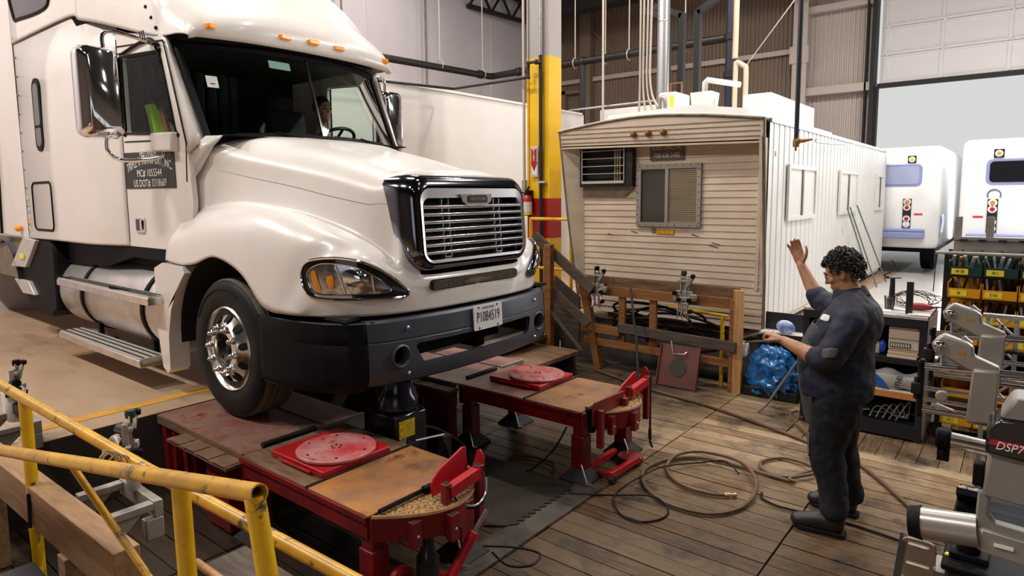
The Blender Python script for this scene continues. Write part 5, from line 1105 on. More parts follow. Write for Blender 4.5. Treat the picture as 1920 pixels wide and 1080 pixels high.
MB().lathe([(.0705, 1.88), (.072, 1.88), (.072, 2.03), (.0705, 2.03)], (-5.76, 7.54, 0), Z, 20).obj('label_band', M['paper'], ex); MB().lathe([(.0705, 1.845), (.0725, 1.845), (.0725, 1.875), (.0705, 1.875)], (-5.76, 7.54, 0), Z, 20).obj('yellow_band', M['lens'], ex)
q = MB(); q.bb(-5.79, -5.73, 7.52, 7.56, 2.12, 2.2); q.beam((-5.76, 7.54, 2.2), (-5.70, 7.5, 2.25), .02, .015); q.obj('valve', M['black'], ex); MB().tube(spline([(-5.78, 7.54, 2.15), (-5.86, 7.52, 2.16), (-5.87, 7.52, 2.02), (-5.85, 7.53, 1.92)], 4), .01, 6).obj('hose', M['black'], ex)
MB().bb(-5.83, -5.72, 7.58, 7.63, 1.95, 2.2).obj('wall_bracket', M['dsteel'], ex, smooth=0)
tag(MB().bb(-5.88, -5.82, 7.56, 7.62, 2.1, 2.35).obj('junction_box', M['steel'], bevel=.006), 'small grey switch box at the foot of the column conduit', 'box')

# ---- fire sprinkler main and branch
sp = thing('sprinkler_main', 'thick black sprinkler pipe hung along the back wall and turning at the corner', 'pipe', (-8, 12, 4.9))
MB().tube([(-10.15, 6.0, 4.80), (-10.15, 11.85, 4.93), (-10.1, 11.98, 4.95), (-9.95, 12.0, 4.96), (-4.56, 12.0, 4.97)], .075, 12).obj('pipe', M['pipeblk'], sp)
for p_ in ((-10.15, 11.5, 4.93), (-9.4, 12, 4.965), (-7.66, 12, 4.965), (-6.2, 12, 4.97)): MB().lathe([(.09, -.06), (.095, -.05), (.095, .05), (.09, .06)], p_, Y if p_[1] < 11.9 else X, 14).obj('coupling', M['pipeblk'], sp)
MB().tube([(-7.66, 12, 4.96), (-7.66, 12, 3.3)], .06, 10).obj('drop_pipe', M['pipeblk'], sp)
for x, y in ((-10.15, 10.2), (-10.15, 11.6), (-8.95, 12), (-7.85, 12), (-7.1, 12), (-6.55, 12), (-5.35, 12)):
    z = 4.93; q = MB(); q.tube([(x, y, z + .1), (x, y, 9.3)], .012, 6); q.tube([Vector((x + (0 if y < 11.9 else 0) + (.095 * math.cos(a) if y < 11.9 else 0), y + (0 if y < 11.9 else .095 * math.cos(a)), z + .02 + .11 * math.sin(a))) for a in [2 * PI * i / 12 for i in range(12)]], .012, 5, closed=True); q.obj('hanger', M['conduit'], sp)
br = thing('branch_pipe', 'thin dark branch pipe stepping down across the yellow column', 'pipe', (-6, 7.5, 3.9))
MB().tube([(-7.2, 5.2, 3.7), (-7.2, 7.45, 3.80), (-7.15, 7.5, 3.80), (-5.75, 7.5, 3.80), (-5.70, 7.5, 3.83), (-5.70, 7.5, 3.98), (-5.66, 7.5, 4.0), (-5.56, 7.5, 4.0)], .022, 8).obj('pipe', M['pipeblk'], br)
q = MB(); q.ball((-5.57, 7.52, 4.0), .04); q.ball((-5.70, 7.5, 3.8), .03); q.ball((-5.70, 7.5, 4.0), .03); q.tube([(-5.56, 7.5, 4.0), (-5.55, 7.58, 4.0)], .03, 8); q.obj('elbow', M['pipeblk'], br)
rs = thing('sprinkler_riser', 'thick dark vertical riser pipe coming down behind the trailer roof', 'pipe', (-4.45, 12, 3.08))
MB().tube([(-4.45, 12.0, 3.08), (-4.45, 12.0, 9.3)], .10, 14).obj('pipe', mat('blue black pipe', (.014, .014, .028), .4), rs)
for z in (4.3, 4.97, 6.2): MB().lathe([(.115, -.06), (.125, -.05), (.125, .05), (.115, .06)], (-4.45, 12, z), Z, 16).obj('coupling', M['pipeblk'], rs)
# second slim pipe with valve in front of the trailer side
vp = thing('drop_pipe', 'slim dark pipe with brass valve hanging down in front of the trailer corner', 'pipe', (-1.9, 7.0, 2.62))
MB().tube([(-1.9, 7.0, 2.66), (-1.915, 7.0, 9.3)], .024, 8).obj('pipe', mat('navy grey pipe', hx('24252E'), .4), vp)
q = MB(); q.lathe([(.03, -.03), (.034, 0), (.03, .05), (.001, .05)], (-1.9, 7.0, 2.62), Z, 12); q.tube([(-1.9, 7.0, 2.65), (-1.83, 7.0, 2.65), (-1.74, 7.0, 2.66)], [.022, .02, .01], 8); q.ball((-1.88, 7, 2.65), .035); q.obj('valve', mat('brass valve', hx('9C7440'), .4, .5), vp)
MB().tube(spline([(-1.9, 7.0, 2.62), (-1.9, 7.0, 2.55)], 3), .008, 6).obj('nozzle', M['dsteel'], vp)
MB().tube(spline([(-1.80, 7.0, 2.65), (-1.95, 8.0, 2.74), (-2.15, 8.8, 2.76), (-2.17, 10, 2.80), (-2.18, 11.2, 2.86)], 5), .009, 6).obj('tubing', M['steel'], vp)

# ---- pipes, ducts and units above the trailer roof
dc = thing('flue_duct', 'shiny galvanised round duct rising behind the trailer roof', 'duct', (-4.8, 10, 3.2)); 
MB().lathe([(.10, 3.2), (.10, 9.3)], (-4.83, 10, 0), Z, 24).obj('tube', M['galv'], dc, smooth=60)
for z in (3.75, 4.9, 6.1): MB().lathe([(.102, z), (.107, z + .01), (.102, z + .02)], (-4.83, 10, 0), Z, 24).obj('seam_band', M['steel'], dc)
for k, x in enumerate((-5.16, -5.10, -5.03, -4.97)):
    tag(MB().tube(spline([(x + .02 * k, 9.84, 9.3), (x, 9.84, 5), (x, 9.84, 3.9), (x + .06 * k, 9.82, 3.5), (x + .14 * k, 9.80, 3.3), (x + .2 * k, 9.76, 3.12)], 4), .019, 8).obj('electrical_conduit', M['conduit']), 'pale electrical conduit in the bundle beside the shiny duct', 'conduit', 'conduits beside the duct')
for x, lab, zt in ((-4.95, 'square black exhaust duct closest to the shiny duct', 5.1), (-4.69, 'square black exhaust duct second from the shiny duct', 5.1), (-4.415, 'square black exhaust duct beside the thick riser pipe', 5.1)):
    ed = thing('exhaust_duct', lab, 'duct', (x, 10.4, 3.1), 'black ducts over the trailer')
    MB().bb(x - .05, x + .05, 10.35, 10.45, 3.1, zt).obj('shaft', M['darkbeam'], ed, smooth=0)
    MB().beam((x, 10.4, zt - .03), (x - .5 if x < -4.5 else x + .3, 10.4, zt + (.2 if x < -4.5 else .13)), .10, .10).obj('elbow', M['darkbeam'], ed, smooth=0)
    MB().bb(x - .06, x + .06, 10.34, 10.46, 3.05, 3.12).obj('collar', M['steel'], ed, smooth=0)
hv = thing('air_handler', 'small white unit with yellow label on the trailer roof beside the duct', 'unit', (-4.55, 9.2, 3.1))
MB().bb(-4.42, -4.13, 9.0, 9.5, 3.1, 3.62).obj('casing', M['twhite'], hv, bevel=.03); MB().tube(spline([(-4.38, 8.99, 3.3), (-4.38, 8.97, 3.50), (-4.34, 8.97, 3.55), (-4.30, 8.97, 3.50), (-4.30, 8.99, 3.3)], 4), .022, 8).obj('pipe_loop', M['steel'], hv); MB().bb(-4.22, -4.17, 8.985, 8.995, 3.40, 3.55).obj('label', M['lens'], hv, smooth=0)
tag(MB().tube([(-4.5, 9.6, 3.16), (-4.5, 9.6, 3.84), (-4.32, 9.6, 3.84), (-4.32, 9.6, 3.65)], .014, 8).obj('copper_pipe', mat('copper pipe', hx('B06E3C'), .35, .6)), 'bent copper pipe above the white roof unit', 'pipe')
vt = thing('vent_hood', 'white tapered vent hood with elbow duct on the trailer roof', 'vent', (-3.6, 9.2, 3.1))
MB().grid([[Vector((-3.78 + a * s, 9.2 + b * s, z)) for a, b in ((-1, -1), (1, -1), (1, 1), (-1, 1))] for s, z in ((.11, 3.12), (.15, 3.58))], closev=True).obj('hood', M['twhite'], vt, smooth=0, solid=.02)
MB().tube([(-3.78, 9.2, 3.58), (-3.78, 9.2, 3.73), (-3.75, 9.2, 3.76), (-3.27, 9.2, 3.64)], .04, 10).obj('elbow', M['twhite'], vt)
tag(MB().tube(spline([(-3.86, 10.6, 9.3), (-3.86, 10.6, 5.2), (-3.865, 10.6, 4.3)], 3), .045, 10).obj('pale_pipe', mat('cream pipe', hx('CDB79E'), .5)), 'cream vertical pipe just behind the thick dark riser', 'pipe')
cp_ = thing('cream_pipe_loop', 'cream pipe bending over in an arch above the trailer roof', 'pipe', (-2.8, 10.6, 3.1))
MB().tube(spline([(-3.85, 10.6, 3.1), (-3.85, 10.6, 4.12), (-3.82, 10.6, 4.22), (-3.72, 10.6, 4.16), (-3.68, 10.6, 4.05), (-3.69, 10.6, 3.1)], 5), .04, 10).obj('pipe', mat('cream pipe', hx('CDB79E'), .5), cp_)
tag(MB().tube([(-3.69, 10.6, 4.15), (-2.977, 10.6, 5.04), (-2.2, 10.6, 6.0)], .007, 6).obj('guy_wire', M['conduit']), 'thin guy wire slanting up from the cream pipe arch', 'wire')
tag(MB().bb(-3.33, -2.93, 9.5, 11.8, 2.95, 3.54).obj('roof_cabinet', M['twhite'], bevel=.01), 'long white cabinet on the trailer roof behind the cream pipe arch', 'cabinet')
tag(MB().bb(-7.4, -6.0, 12.3, 13.0, .52, 3.95).obj('storage_cabinet', M['wallw'], bevel=.01), 'tall pale storage cabinet behind the trailer left of the conduits', 'cabinet')
q = MB(); q.tube([(-7.9, 11.85, 3.94), (-5.6, 11.85, 3.96)], .025, 8)
tag(q.obj('roof_pipe', M['steel']), 'horizontal grey pipe running behind the trailer roof at the left', 'pipe')
# hanging rods against the left wall
for y in (6.9, 8.6, 11.0): tag(MB().tube([(-11.4, y, 3.0), (-11.4, y, 9.3)], .025, 6).obj('wall_conduit', M['trim']), 'thin vertical conduit on the pale left wall', 'conduit', 'conduits on the pale left wall')
tag(MB().tube([(-7.0, 11.75, 3.0), (-7.02, 11.75, 9.3)], .025, 8).obj('support_rod', M['conduit']), 'pale vertical rod passing in front of the brown corner', 'rod')

# ---- poles leaning on the trailer side
for k, (yt, yb, zt, zb) in enumerate(((10.8, 11.4, 1.90, .9), (11.0, 12.3, 1.90, .53), (11.5, 13.2, 1.92, .53))):
    tag(MB().tube([(-2.16, yt, zt), (-1.95, yb, zb)], .012, 6).obj('leaning_pole', mat('grey green pole', hx('6C7672'), .5)), ['thin pole leaning nearest along the white trailer side', 'middle thin pole leaning on the white trailer side', 'farthest thin pole leaning on the white trailer side'][k], 'pole', 'poles leaning on the trailer side')

# ---- parked buses beyond
M['bluelamp'] = mat('blue grey glass', hx('A5AECF'), .12)
def bus(label, x0, x1, y0, num):
    b = thing('shuttle_bus', label, 'bus', ((x0 + x1) / 2, y0 + 2, .52), 'white buses parked beyond the trailer')
    sec = rrect(x0, x1, 1.05, 2.99, .12, 5)
    bd = MB(); bd.grid([[Vector((x + ((x0 + x1) / 2 - x) * g, y0 + a, z - g * .8 * (z - 1.05) * .1)) for x, z in sec] for a, g in ((.06, .03), (0, .06))]); bd = MB()
    rows = [[Vector(((x0 + x1) / 2 + (x - (x0 + x1) / 2) * s, y0 + a, 2.0 + (z - 2.0) * s)) for x, z in sec] for a, s in ((0, .965), (.02, .985), (.05, 1.0), (6.0, 1.0))]
    bd.grid(rows, closev=True); n = len(sec); bd.f.append(tuple(range(n))); bd.obj('body', M['busw'], b, smooth=40)
    w_ = MB(); xw0, xw1 = x0 + .34, x1 - .34
    MB().plate(rrect(xw0, xw1, 2.24, 2.66, .09), [], (0, y0 - .012, 0), X, Z, (0, .02, 0)).obj('window_frame', M['busb'], b)
    wp = MB().plate(rrect(xw0 + .05, xw1 - .05, 2.28, 2.62, .06), [], (0, y0 - .02, 0), X, Z, (0, .01, 0)).obj('rear_window', M['blackgloss'] if num else M['bluelamp'], b)
    MB().bb((x0 + x1) / 2 - .02, (x0 + x1) / 2 + .02, y0 - .026, y0 - .018, 2.28, 2.62).obj('window_bar', M['busb'], wp, smooth=0)
    for s, xl in ((1, x0 + (.46 if num else .56)), (-1, x1 - (.46 if num else .56))):
        lp_ = MB().bb(xl - .07, xl + .07, y0 - .02, y0 + .01, 1.44, 2.0).obj('tail_lamp', M['dark'], b, smooth=0)
        for k, cc in enumerate(('E38A2A', 'B02A38', None, 'B02A38', 'E6E6E6')):
            if cc:
                MB().lathe([(.062, 0), (.062, .006), (.001, .006)], (xl, y0 - .021, 1.94 - k * .108), -Y, 18).obj('lamp_ring', M['white'], lp_)
                MB().lathe([(.035, 0), (.035, .012), (.001, .014)], (xl, y0 - .026, 1.94 - k * .108), -Y, 16).obj('lamp_lens', mat('lens ' + cc, hx(cc), .3), lp_)
        hi = MB().bb(xl - .03, xl + .11, y0 - .015, y0 + .01, 2.68, 2.82).obj('high_lamp', M['dark'], b, smooth=0)
        MB().lathe([(.055, 0), (.055, .006), (.001, .006)], (xl + .04, y0 - .016, 2.75), -Y, 18).obj('lamp_ring', M['white'], hi); MB().lathe([(.03, 0), (.03, .01), (.001, .012)], (xl + .04, y0 - .022, 2.75), -Y, 16).obj('lamp_lens', mat('lens amber', hx('E8A02A' if num else 'D8CE2A'), .3), hi)
        MB().bb(xl + (-.26 if s > 0 else .12), xl + (-.12 if s > 0 else .26), y0 - .012, y0 + .01, 1.69, 1.72).obj('red_reflector', mat('red reflector', hx('D8303A'), .3), b, smooth=0)
    q = MB(); q.bb(x0 + .12, x1 - .25, y0 - .16, y0 + .05, 1.24, 1.36); q.bb(x0 + .12, x1 - .25, y0 - .13, y0 + .05, 1.36, 1.42); q.obj('bumper', M['busb'], b, bevel=.02)
    MB().plate([(x1 - .02, 1.1), (x1 - .45, 1.1), (x1 - .2, 1.25), (x1 - .08, 1.55), (x1 - .0, 1.7), (x1 + .02, 1.6)], [], (0, y0 + .02, 0), X, Z, (0, .4, 0)).obj('wheel_skirt', M['busb'], b, smooth=0)
    for xw in (x0 + .16, x1 - .42):
        MB().lathe([(.12, 0), (.30, 0), (.38, .02), (.40, .06), (.40, .22), (.38, .26), (.12, .28)], (xw, y0 + 1.3, .925), X, 24).obj('wheel', M['rubber'], b)
    MB().bb(x0 + .1, x1 - .1, y0 + .3, y0 + 5.5, .95, 1.06).obj('chassis', M['black'], b, smooth=0)
    if num:
        lettering('22', .15, ((x0 + x1) / 2 + .0, y0 - .012, 2.78), X, Z, M['navy'], b)
        MB().tube([Vector((x0 + .47 + .09 * math.cos(a), y0 - .012, 2.07 + .09 * math.sin(a))) for a in [PI * (-.15 + 1.3 * k / 16) for k in range(17)]], .01, 5).obj('emblem', mat('blue emblem', hx('4A6AA0'), .4), b)
    return b
bus('white shuttle bus half hidden behind the trailer end', -3.4, -1.3, 14.55, False)
bus('white shuttle bus at the right with the number on its rear', -.95, 1.2, 13.4, True)
# ================================================================== black shelf cabinet behind the man
cb = thing('shelf_cabinet', 'black open shelf cabinet standing behind the man', 'cabinet', (-1.09, 6.6, 0))
for x in (-1.57, -.655): MB().bb(x, x + .05, 6.25, 6.30, 0, 1.06).obj('post', M['dark'], cb, smooth=0)
for x in (-1.57, -.655): MB().bb(x, x + .05, 6.90, 6.95, 0, 1.06).obj('post', M['dark'], cb, smooth=0)
MB().bb(-1.57, -.605, 6.25, 7.0, 1.06, 1.082).obj('top', mat('cluttered grey top', hx('B9B2AC'), .5, var=hx('8E8882'), vscale=9), cb, smooth=0)
MB().bb(-1.57, -.605, 6.247, 6.30, .99, 1.06).obj('top_rail', M['dark'], cb, smooth=0)
MB().bb(-1.56, -.61, 6.26, 6.95, .66, .71).obj('shelf', M['dark'], cb, smooth=0); MB().bb(-1.56, -.61, 6.26, 6.95, .10, .13).obj('shelf', M['dark'], cb, smooth=0)
MB().bb(-1.57, -.605, 6.247, 6.30, .02, .1).obj('bottom_rail', M['dark'], cb, smooth=0); MB().bb(-1.56, -.61, 6.96, 6.98, .05, 1.06).obj('back', M['dark'], cb, smooth=0)
MB().bb(-1.56, -.655, 6.252, 6.9, .36, .412).obj('plywood_shelf', M['ply'], cb, smooth=0)
MB().bb(-.607, -.598, 6.30, 6.95, 0.02, 1.05).obj('side_panel', mat('pale side panel', hx('D8D6DC'), .4), cb, smooth=0)
MB().bb(-1.575, -1.565, 6.26, 6.95, .05, 1.05).obj('side_panel', M['dark'], cb, smooth=0)
ct_ = thing('carton', 'white carton with printed dark panel on the upper shelf of the black cabinet', 'box', (-.77, 6.4, .782))
MB().bb(-.885, -.66, 6.29, 6.55, .785, .975).obj('box', M['card'], ct_, bevel=.003); MB().bb(-.884, -.661, 6.286, 6.292, .872, .876).obj('flap_line', M['trim'], ct_, smooth=0)
q = MB(); q.bb(-.875, -.72, 6.284, 6.29, .80, .84); q2 = q.obj('print_panel', M['signblack'], ct_, smooth=0)
q = MB()
for k in range(8): q.bb(-.868 + k * .0185, -.856 + k * .0185, 6.281, 6.285, .806, .834)
q.obj('print_gaps', M['card'], q2, smooth=0)
for k, (h, dx, c_) in enumerate(((.022, 0, 'E2D2BC'), (.016, .012, 'C9A27C'), (.014, .004, 'DCCAB4'), (.019, .01, 'B9967A'))):
    z = .711 + sum((.022, .016, .014, .019)[:k]); tag(MB().bb(-.89 + dx, -.67 + dx, 6.28, 6.52, z, z + h - .001).obj('magazine', mat('magazine ' + c_, hx(c_), .6), smooth=0), ['lowest', 'second lowest', 'third', 'topmost'][k] + ' magazine in the pile under the white carton', 'magazine', 'magazines under the carton')
tag(MB().ball((-.94, 6.36, .775), (.03, .03, .06), 12).obj('blue_bottle', mat('blue bottle', hx('1B4FC0'), .35)), 'small blue bottle beside the carton on the black shelf', 'bottle')
tag(MB().bb(-1.01, -.955, 6.33, 6.45, .713, .80).obj('pale_tub', mat('cream tub', hx('CDBBA0'), .5), bevel=.01), 'small cream tub next to the blue bottle', 'tub')
bg_ = thing('white_sack', 'white and blue sack with black letters on the middle shelf of the cabinet', 'sack', (-.83, 6.4, .414))
MB().grid([[Vector((-1.0 + .36 * u, 6.33 + .05 * math.cos(v * 6.3), .50 + .085 * math.sin(v * 6.3) * (1 - .25 * math.cos(u * 9)))) for v in [k / 16 for k in range(16)]] for u in [k / 10 for k in range(11)]], closev=True).obj('sack', mat('white sack', hx('B9B2B4'), .5, var=hx('9C9698'), vscale=6), bg_)
MB().plate([(-1.0, .46), (-.86, .42), (-.9, .49), (-.99, .57)], [], (0, 6.276, 0), X, Z, (0, -.004, 0)).obj('blue_corner', mat('blue print', hx('1E58A8'), .5), bg_, smooth=0)
lettering('ine', .09, (-.80, 6.272, .50), Z + X * .2, -X, M['signblack'], bg_, sx=1.1)
tag(MB().bb(-1.0, -.67, 6.27, 6.6, .413, .42).obj('paper_sheet', M['paper'], smooth=0), 'white paper sheet on the orange plywood shelf', 'paper')
for k in range(7):
    a = random.uniform(-.5, .5); x = -1.15 + k * .075; tag(MB().beam((x - .1, 6.4 + .03 * k, .14 + .03 * (k % 3)), (x + .13, 6.42 + .02 * k, .18 + .04 * (k % 3)), .05, .012).obj('steel_bracket', M['steel'] if k % 3 == 0 else M['dsteel'], smooth=0), 'oily steel bracket in the heap on the bottom of the black cabinet', 'bracket', 'scrap brackets in the black cabinet')
for k in range(5): tag(MB().tube(spline([(-1.0 + .05 * k, 6.3, .15), (-.95 + .06 * k, 6.35, .24 + .02 * k), (-.8 + .02 * k, 6.38, .16), (-.72, 6.4, .2)], 5), .006, 6).obj('scrap_wire', M['steel']), 'loose wire in the heap on the bottom of the black cabinet', 'wire', 'wires in the black cabinet')
# things on the cabinet top
tag(MB().bb(-.785, -.735, 6.38, 6.43, 1.083, 1.36).obj('black_post', M['dark'], bevel=.004), 'short black square post standing on the cabinet top', 'post')
q = thing('grease_gun', 'small red hand tool lying on the cabinet top beside the black post', 'tool', (-.66, 6.5, 1.083))
MB().lathe([(.001, -.09), (.03, -.085), (.034, .02), (.022, .07), (.008, .10), (.001, .13)], (-.70, 6.62, 1.118), X, 14).obj('barrel', M['redtool'], q); MB().tube([(-.64, 6.62, 1.118), (-.50, 6.62, 1.13)], .006, 6).obj('nozzle', M['dsteel'], q)
cu = thing('brush_cup', 'clear cup of dark liquid on the cabinet top behind the man', 'cup', (-.9, 6.55, 1.083))
MB().lathe([(.035, 1.084), (.045, 1.2), (.043, 1.2), (.033, 1.09), (.001, 1.09)], (-.93, 6.55, 0), Z, 18).obj('cup', M['clear'], cu); MB().lathe([(.032, 1.09), (.041, 1.18), (.001, 1.18)], (-.93, 6.55, 0), Z, 18).obj('liquid', mat('dark liquid', (.02, .02, .03), .3), cu)
wr = []
for k in range(90):
    a = k * .62; wr.append((-.84 + .17 * math.cos(a) * (1 + .3 * math.sin(k * .37)) + .07, 6.75 + .06 * math.sin(a * .7), 1.16 + .06 * math.sin(a) + .02 * math.sin(k)))
tag(MB().tube(wr, .0028, 5).obj('wire_tangle', M['dsteel']), 'tangle of thin dark wire on the cabinet top', 'wire')
sw = thing('spray_nozzle', 'dark upright nozzle with hooked wire on the cabinet top', 'tool', (-.93, 6.8, 1.083))
MB().tube([(-.95, 6.8, 1.09), (-.95, 6.8, 1.33)], [.028, .02], 10).obj('stem', M['dsteel'], sw); MB().tube(spline([(-.98, 6.8, 1.34), (-1.02, 6.8, 1.36), (-.96, 6.8, 1.40), (-.94, 6.8, 1.47), (-.97, 6.8, 1.5)], 4), .008, 6).obj('hook', M['dsteel'], sw); MB().tube([(-1.02, 6.8, 1.33), (-.88, 6.8, 1.34)], .006, 6).obj('bar', M['dsteel'], sw)
for k, (x, y, a) in enumerate(((-.98, 6.45, .2), (-.85, 6.6, -.3), (-.68, 6.36, .1))): tag(MB().box((x, y, 1.0845 + .002 * k), (.16, .12, .003), (0, 0, a)).obj('paper_scrap', M['paper'], smooth=0), 'white paper scrap lying on the cabinet top', 'paper', 'paper scraps on the cabinet top')
# low bench with tray, bag and leaning rod left of the cabinet
bn = thing('side_bench', 'dark low bench with white top against the trailer corner', 'bench', (-1.95, 7.15, 0))
MB().bb(-2.22, -1.62, 7.0, 7.28, .60, .63).obj('top', mat('white bench top', hx('D8D4D2'), .5, var=hx('A8A4A4'), vscale=9), bn, smooth=0)
q = MB(); q.bb(-2.22, -1.62, 6.98, 7.0, .54, .64); q.bb(-1.64, -1.62, 7.0, 7.28, .54, .80); q.bb(-2.22, -1.62, 7.26, 7.28, .6, .82); q.obj('rim', M['dark'], bn, smooth=0)
for x, y in ((-2.2, 7.0), (-1.66, 7.0), (-2.2, 7.25), (-1.66, 7.25)): MB().bb(x, x + .03, y, y + .03, 0, .6).obj('leg', M['dark'], bn, smooth=0)
q = MB(); q.tube([(-2.46, 6.94, .52), (-2.15, 6.80, .66), (-2.0, 6.80, .70)], .012, 6); q.tube([(-2.46, 6.98, .48), (-2.2, 6.84, .56), (-1.9, 6.84, .62)], .012, 6); q.tube([(-2.46, 6.94, .52), (-2.46, 6.98, .48)], .012, 6); q.obj('grab_bar', M['steel'], bn)
MB().bb(-2.5, -2.3, 6.86, 7.0, .36, .52).obj('white_bin', M['twhite'], bn, bevel=.02)
tag(MB().ball((-1.96, 7.1, .70), (.10, .05, .075), 12, (0, .2, 0)).obj('blue_rag', mat('blue white rag', hx('3A62B8'), .6, var=hx('D8DCE8'), vscale=16)), 'crumpled blue and white rag on the low bench', 'rag')
from mathutils import noise as mnoise
def bump_(a, t): p = Vector((2.2 * math.cos(a), 2.2 * math.sin(a), 4.5 * t)); return .42 * mnoise.ridged_multi_fractal(p, .9, 2.1, 3, 1.0, 2.0) - .42
bag = MB(); rows = []
for i in range(30):
    t_ = i / 29; z = .03 + .50 * t_; rr = (.20 + .045 * math.sin(t_ * 3.0) - .11 * t_ ** 3)
    rows.append([Vector((-2.0 + rr * (1 + bump_(a, t_)) * math.cos(a), 6.82 + .55 * rr * (1 + bump_(a, t_)) * math.sin(a), z + .015 * math.sin(6 * a))) for a in [2 * PI * k / 60 for k in range(60)]])
bag.grid(rows, closev=True); bag.f += [tuple(range(60)), tuple(29 * 60 + k for k in range(60))]
tag(bag.obj('plastic_bag', M['blue'], smooth=70), 'bright blue plastic bag bulging beside the wooden rack post', 'bag')
tag(MB().bb(-2.3, -1.72, 6.72, 7.0, 0, .1).obj('floor_tray', M['dsteel'], bevel=.01), 'dark tray on the planks under the blue bag', 'tray')
tag(MB().tube([(-1.95, 6.24, .008), (-1.88, 6.26, .08), (-1.615, 6.28, .56)], [.016, .011, .010], 8).obj('long_bar', M['steel']), 'slim grey pry bar leaning on the left side of the black cabinet', 'bar')

# ================================================================== bin rack at the right edge
rk = thing('bin_rack', 'steel rack with rows of small parts bins behind the alignment heads', 'rack', (-.1, 6.6, 0))
RX0, RX1, RY = -.50, .235, 6.45
for x in (RX0 - .038, RX1 - .02):
    for y in (RY + .05, RY + .38): MB().bb(x, x + .03, y, y + .03, 0, 1.62).obj('upright', M['dsteel'], rk, smooth=0)
for k, z in enumerate((.18, .42, .66, .88, 1.06, 1.27, 1.45)):
    q = MB(); q.bb(RX0 + .02, RX1, RY + .04, RY + .40, z - .035, z - .022); q.obj('shelf', M['dsteel'], rk, smooth=0)
MB().bb(RX0 - .02, RX1, RY + .41, RY + .42, .1, 1.6).obj('back_sheet', mat('shadowed back sheet', hx('2A2622'), .8), rk, smooth=0)
MB().tube([(RX0 - .10, RY + .02, 1.615), (RX1, RY + .02, 1.615)], .014, 8).obj('top_rod', M['cast'], rk); MB().tube([(RX0 - .095, RY + .02, 1.61), (RX0 - .10, RY + .02, 1.28)], .004, 6).obj('hanging_wire', M['dsteel'], rk)
MB().tube([(RX0, RY + .30, 1.585), (RX1, RY + .30, 1.585)], .012, 8).obj('rear_rod', M['cast'], rk)
txt = ['HP. 5/8', 'HP. 2', 'HP. 1 3/4', '3/4', 'E 1/16', 'C 1/2', 'S. 3']
def pbin(x0, x1, z, m, label, lab_txt):
    b = thing('parts_bin', label, 'bin', ((x0 + x1) / 2, RY + .2, z - .02), 'small parts bins on the steel rack')
    o = MB(); h = .075; t_ = .006
    o.bb(x0, x1, RY, RY + t_, z - .02, z - .02 + h); o.bb(x0, x0 + t_, RY, RY + .38, z - .02, z + .10); o.bb(x1 - t_, x1, RY, RY + .38, z - .02, z + .10); o.bb(x0, x1, RY + .374, RY + .38, z - .02, z + .13); o.bb(x0, x1, RY, RY + .38, z - .022, z - .016)
    o.obj('tray', M[m], b, smooth=0)
    if lab_txt:
        l = MB().bb(x0 + .02, (x0 + x1) / 2 + .02, RY - .003, RY, z - .008, z + .04).obj('label_card', M['ylabel'], b, smooth=0)
        lettering(lab_txt, .034, ((x0 + .02 + (x0 + x1) / 2 + .02) / 2, RY - .0035, z + .016), X, Z, M['signblack'], l, sx=.55)
    return b
shim0 = None; n_ = 0
for r_, (z, m) in enumerate(((1.45, 'green'), (1.27, 'obin'), (1.06, 'obin'), (.88, 'obin'), (.42, 'obin'), (.18, 'obin'))):
    for c_ in range(3):
        x0 = RX0 + .0 + c_ * .235; x1 = x0 + .228
        nm = ['top', 'second', 'third', 'fourth', 'fifth', 'lowest'][r_]
        pbin(x0, x1, z, m, '%s small parts bin, %s row of the rack, %s' % ('dark green' if m == 'green' else 'orange yellow', nm, ['at its left end', 'in the middle column', 'in the right column'][c_]), txt[n_ % 7]); n_ += 1
        if r_ < 4:
            for k in range(5):
                x = x0 + .025 + k * .042; a = random.uniform(-.35, .35); hh = random.uniform(.10, .135)
                s_ = MB().box((x, RY + .12 + .02 * k, z + .075), (.012 + .012 * random.random(), .07, hh), (random.uniform(-.2, .1), a, .1)).obj('steel_shim', M['steel'] if random.random() < .55 else (M['dsteel'] if random.random() < .7 else M['rust']), bevel=.002)
                tag(s_, 'flat metal shim standing in the %s row of bins, %s' % (nm, ['left end', 'middle column', 'right column'][c_]), 'shim', 'metal shims in the parts bins')
hd = thing('steel_hopper', 'grey steel cabinet with two upright lugs behind the bin rack', 'cabinet', (.1, 7.2, 0))
MB().bb(-.52, .8, 7.05, 7.12, 1.50, 1.70).obj('front_sheet', M['cast'], hd, smooth=0); MB().bb(-.52, .8, 7.03, 7.14, 1.69, 1.72).obj('top_lip', M['cast'], hd, smooth=0)
for x in (-.52, -.29): MB().bb(x, x + .055, 7.06, 7.09, 1.70, 1.90).obj('lug', M['cast'], hd, smooth=0)
q = MB()
for k in range(9): q.bb(-.48 + k * .14, -.42 + k * .14, 7.025, 7.032, 1.685, 1.70); q.ball((-.45 + k * .14, 7.045, 1.6), .006, 6)
q.obj('rivets', M['dsteel'], hd, smooth=0)
MB().bb(-.52, .8, 7.12, 7.28, 0, 1.52).obj('body', M['dsteel'], hd, smooth=0)

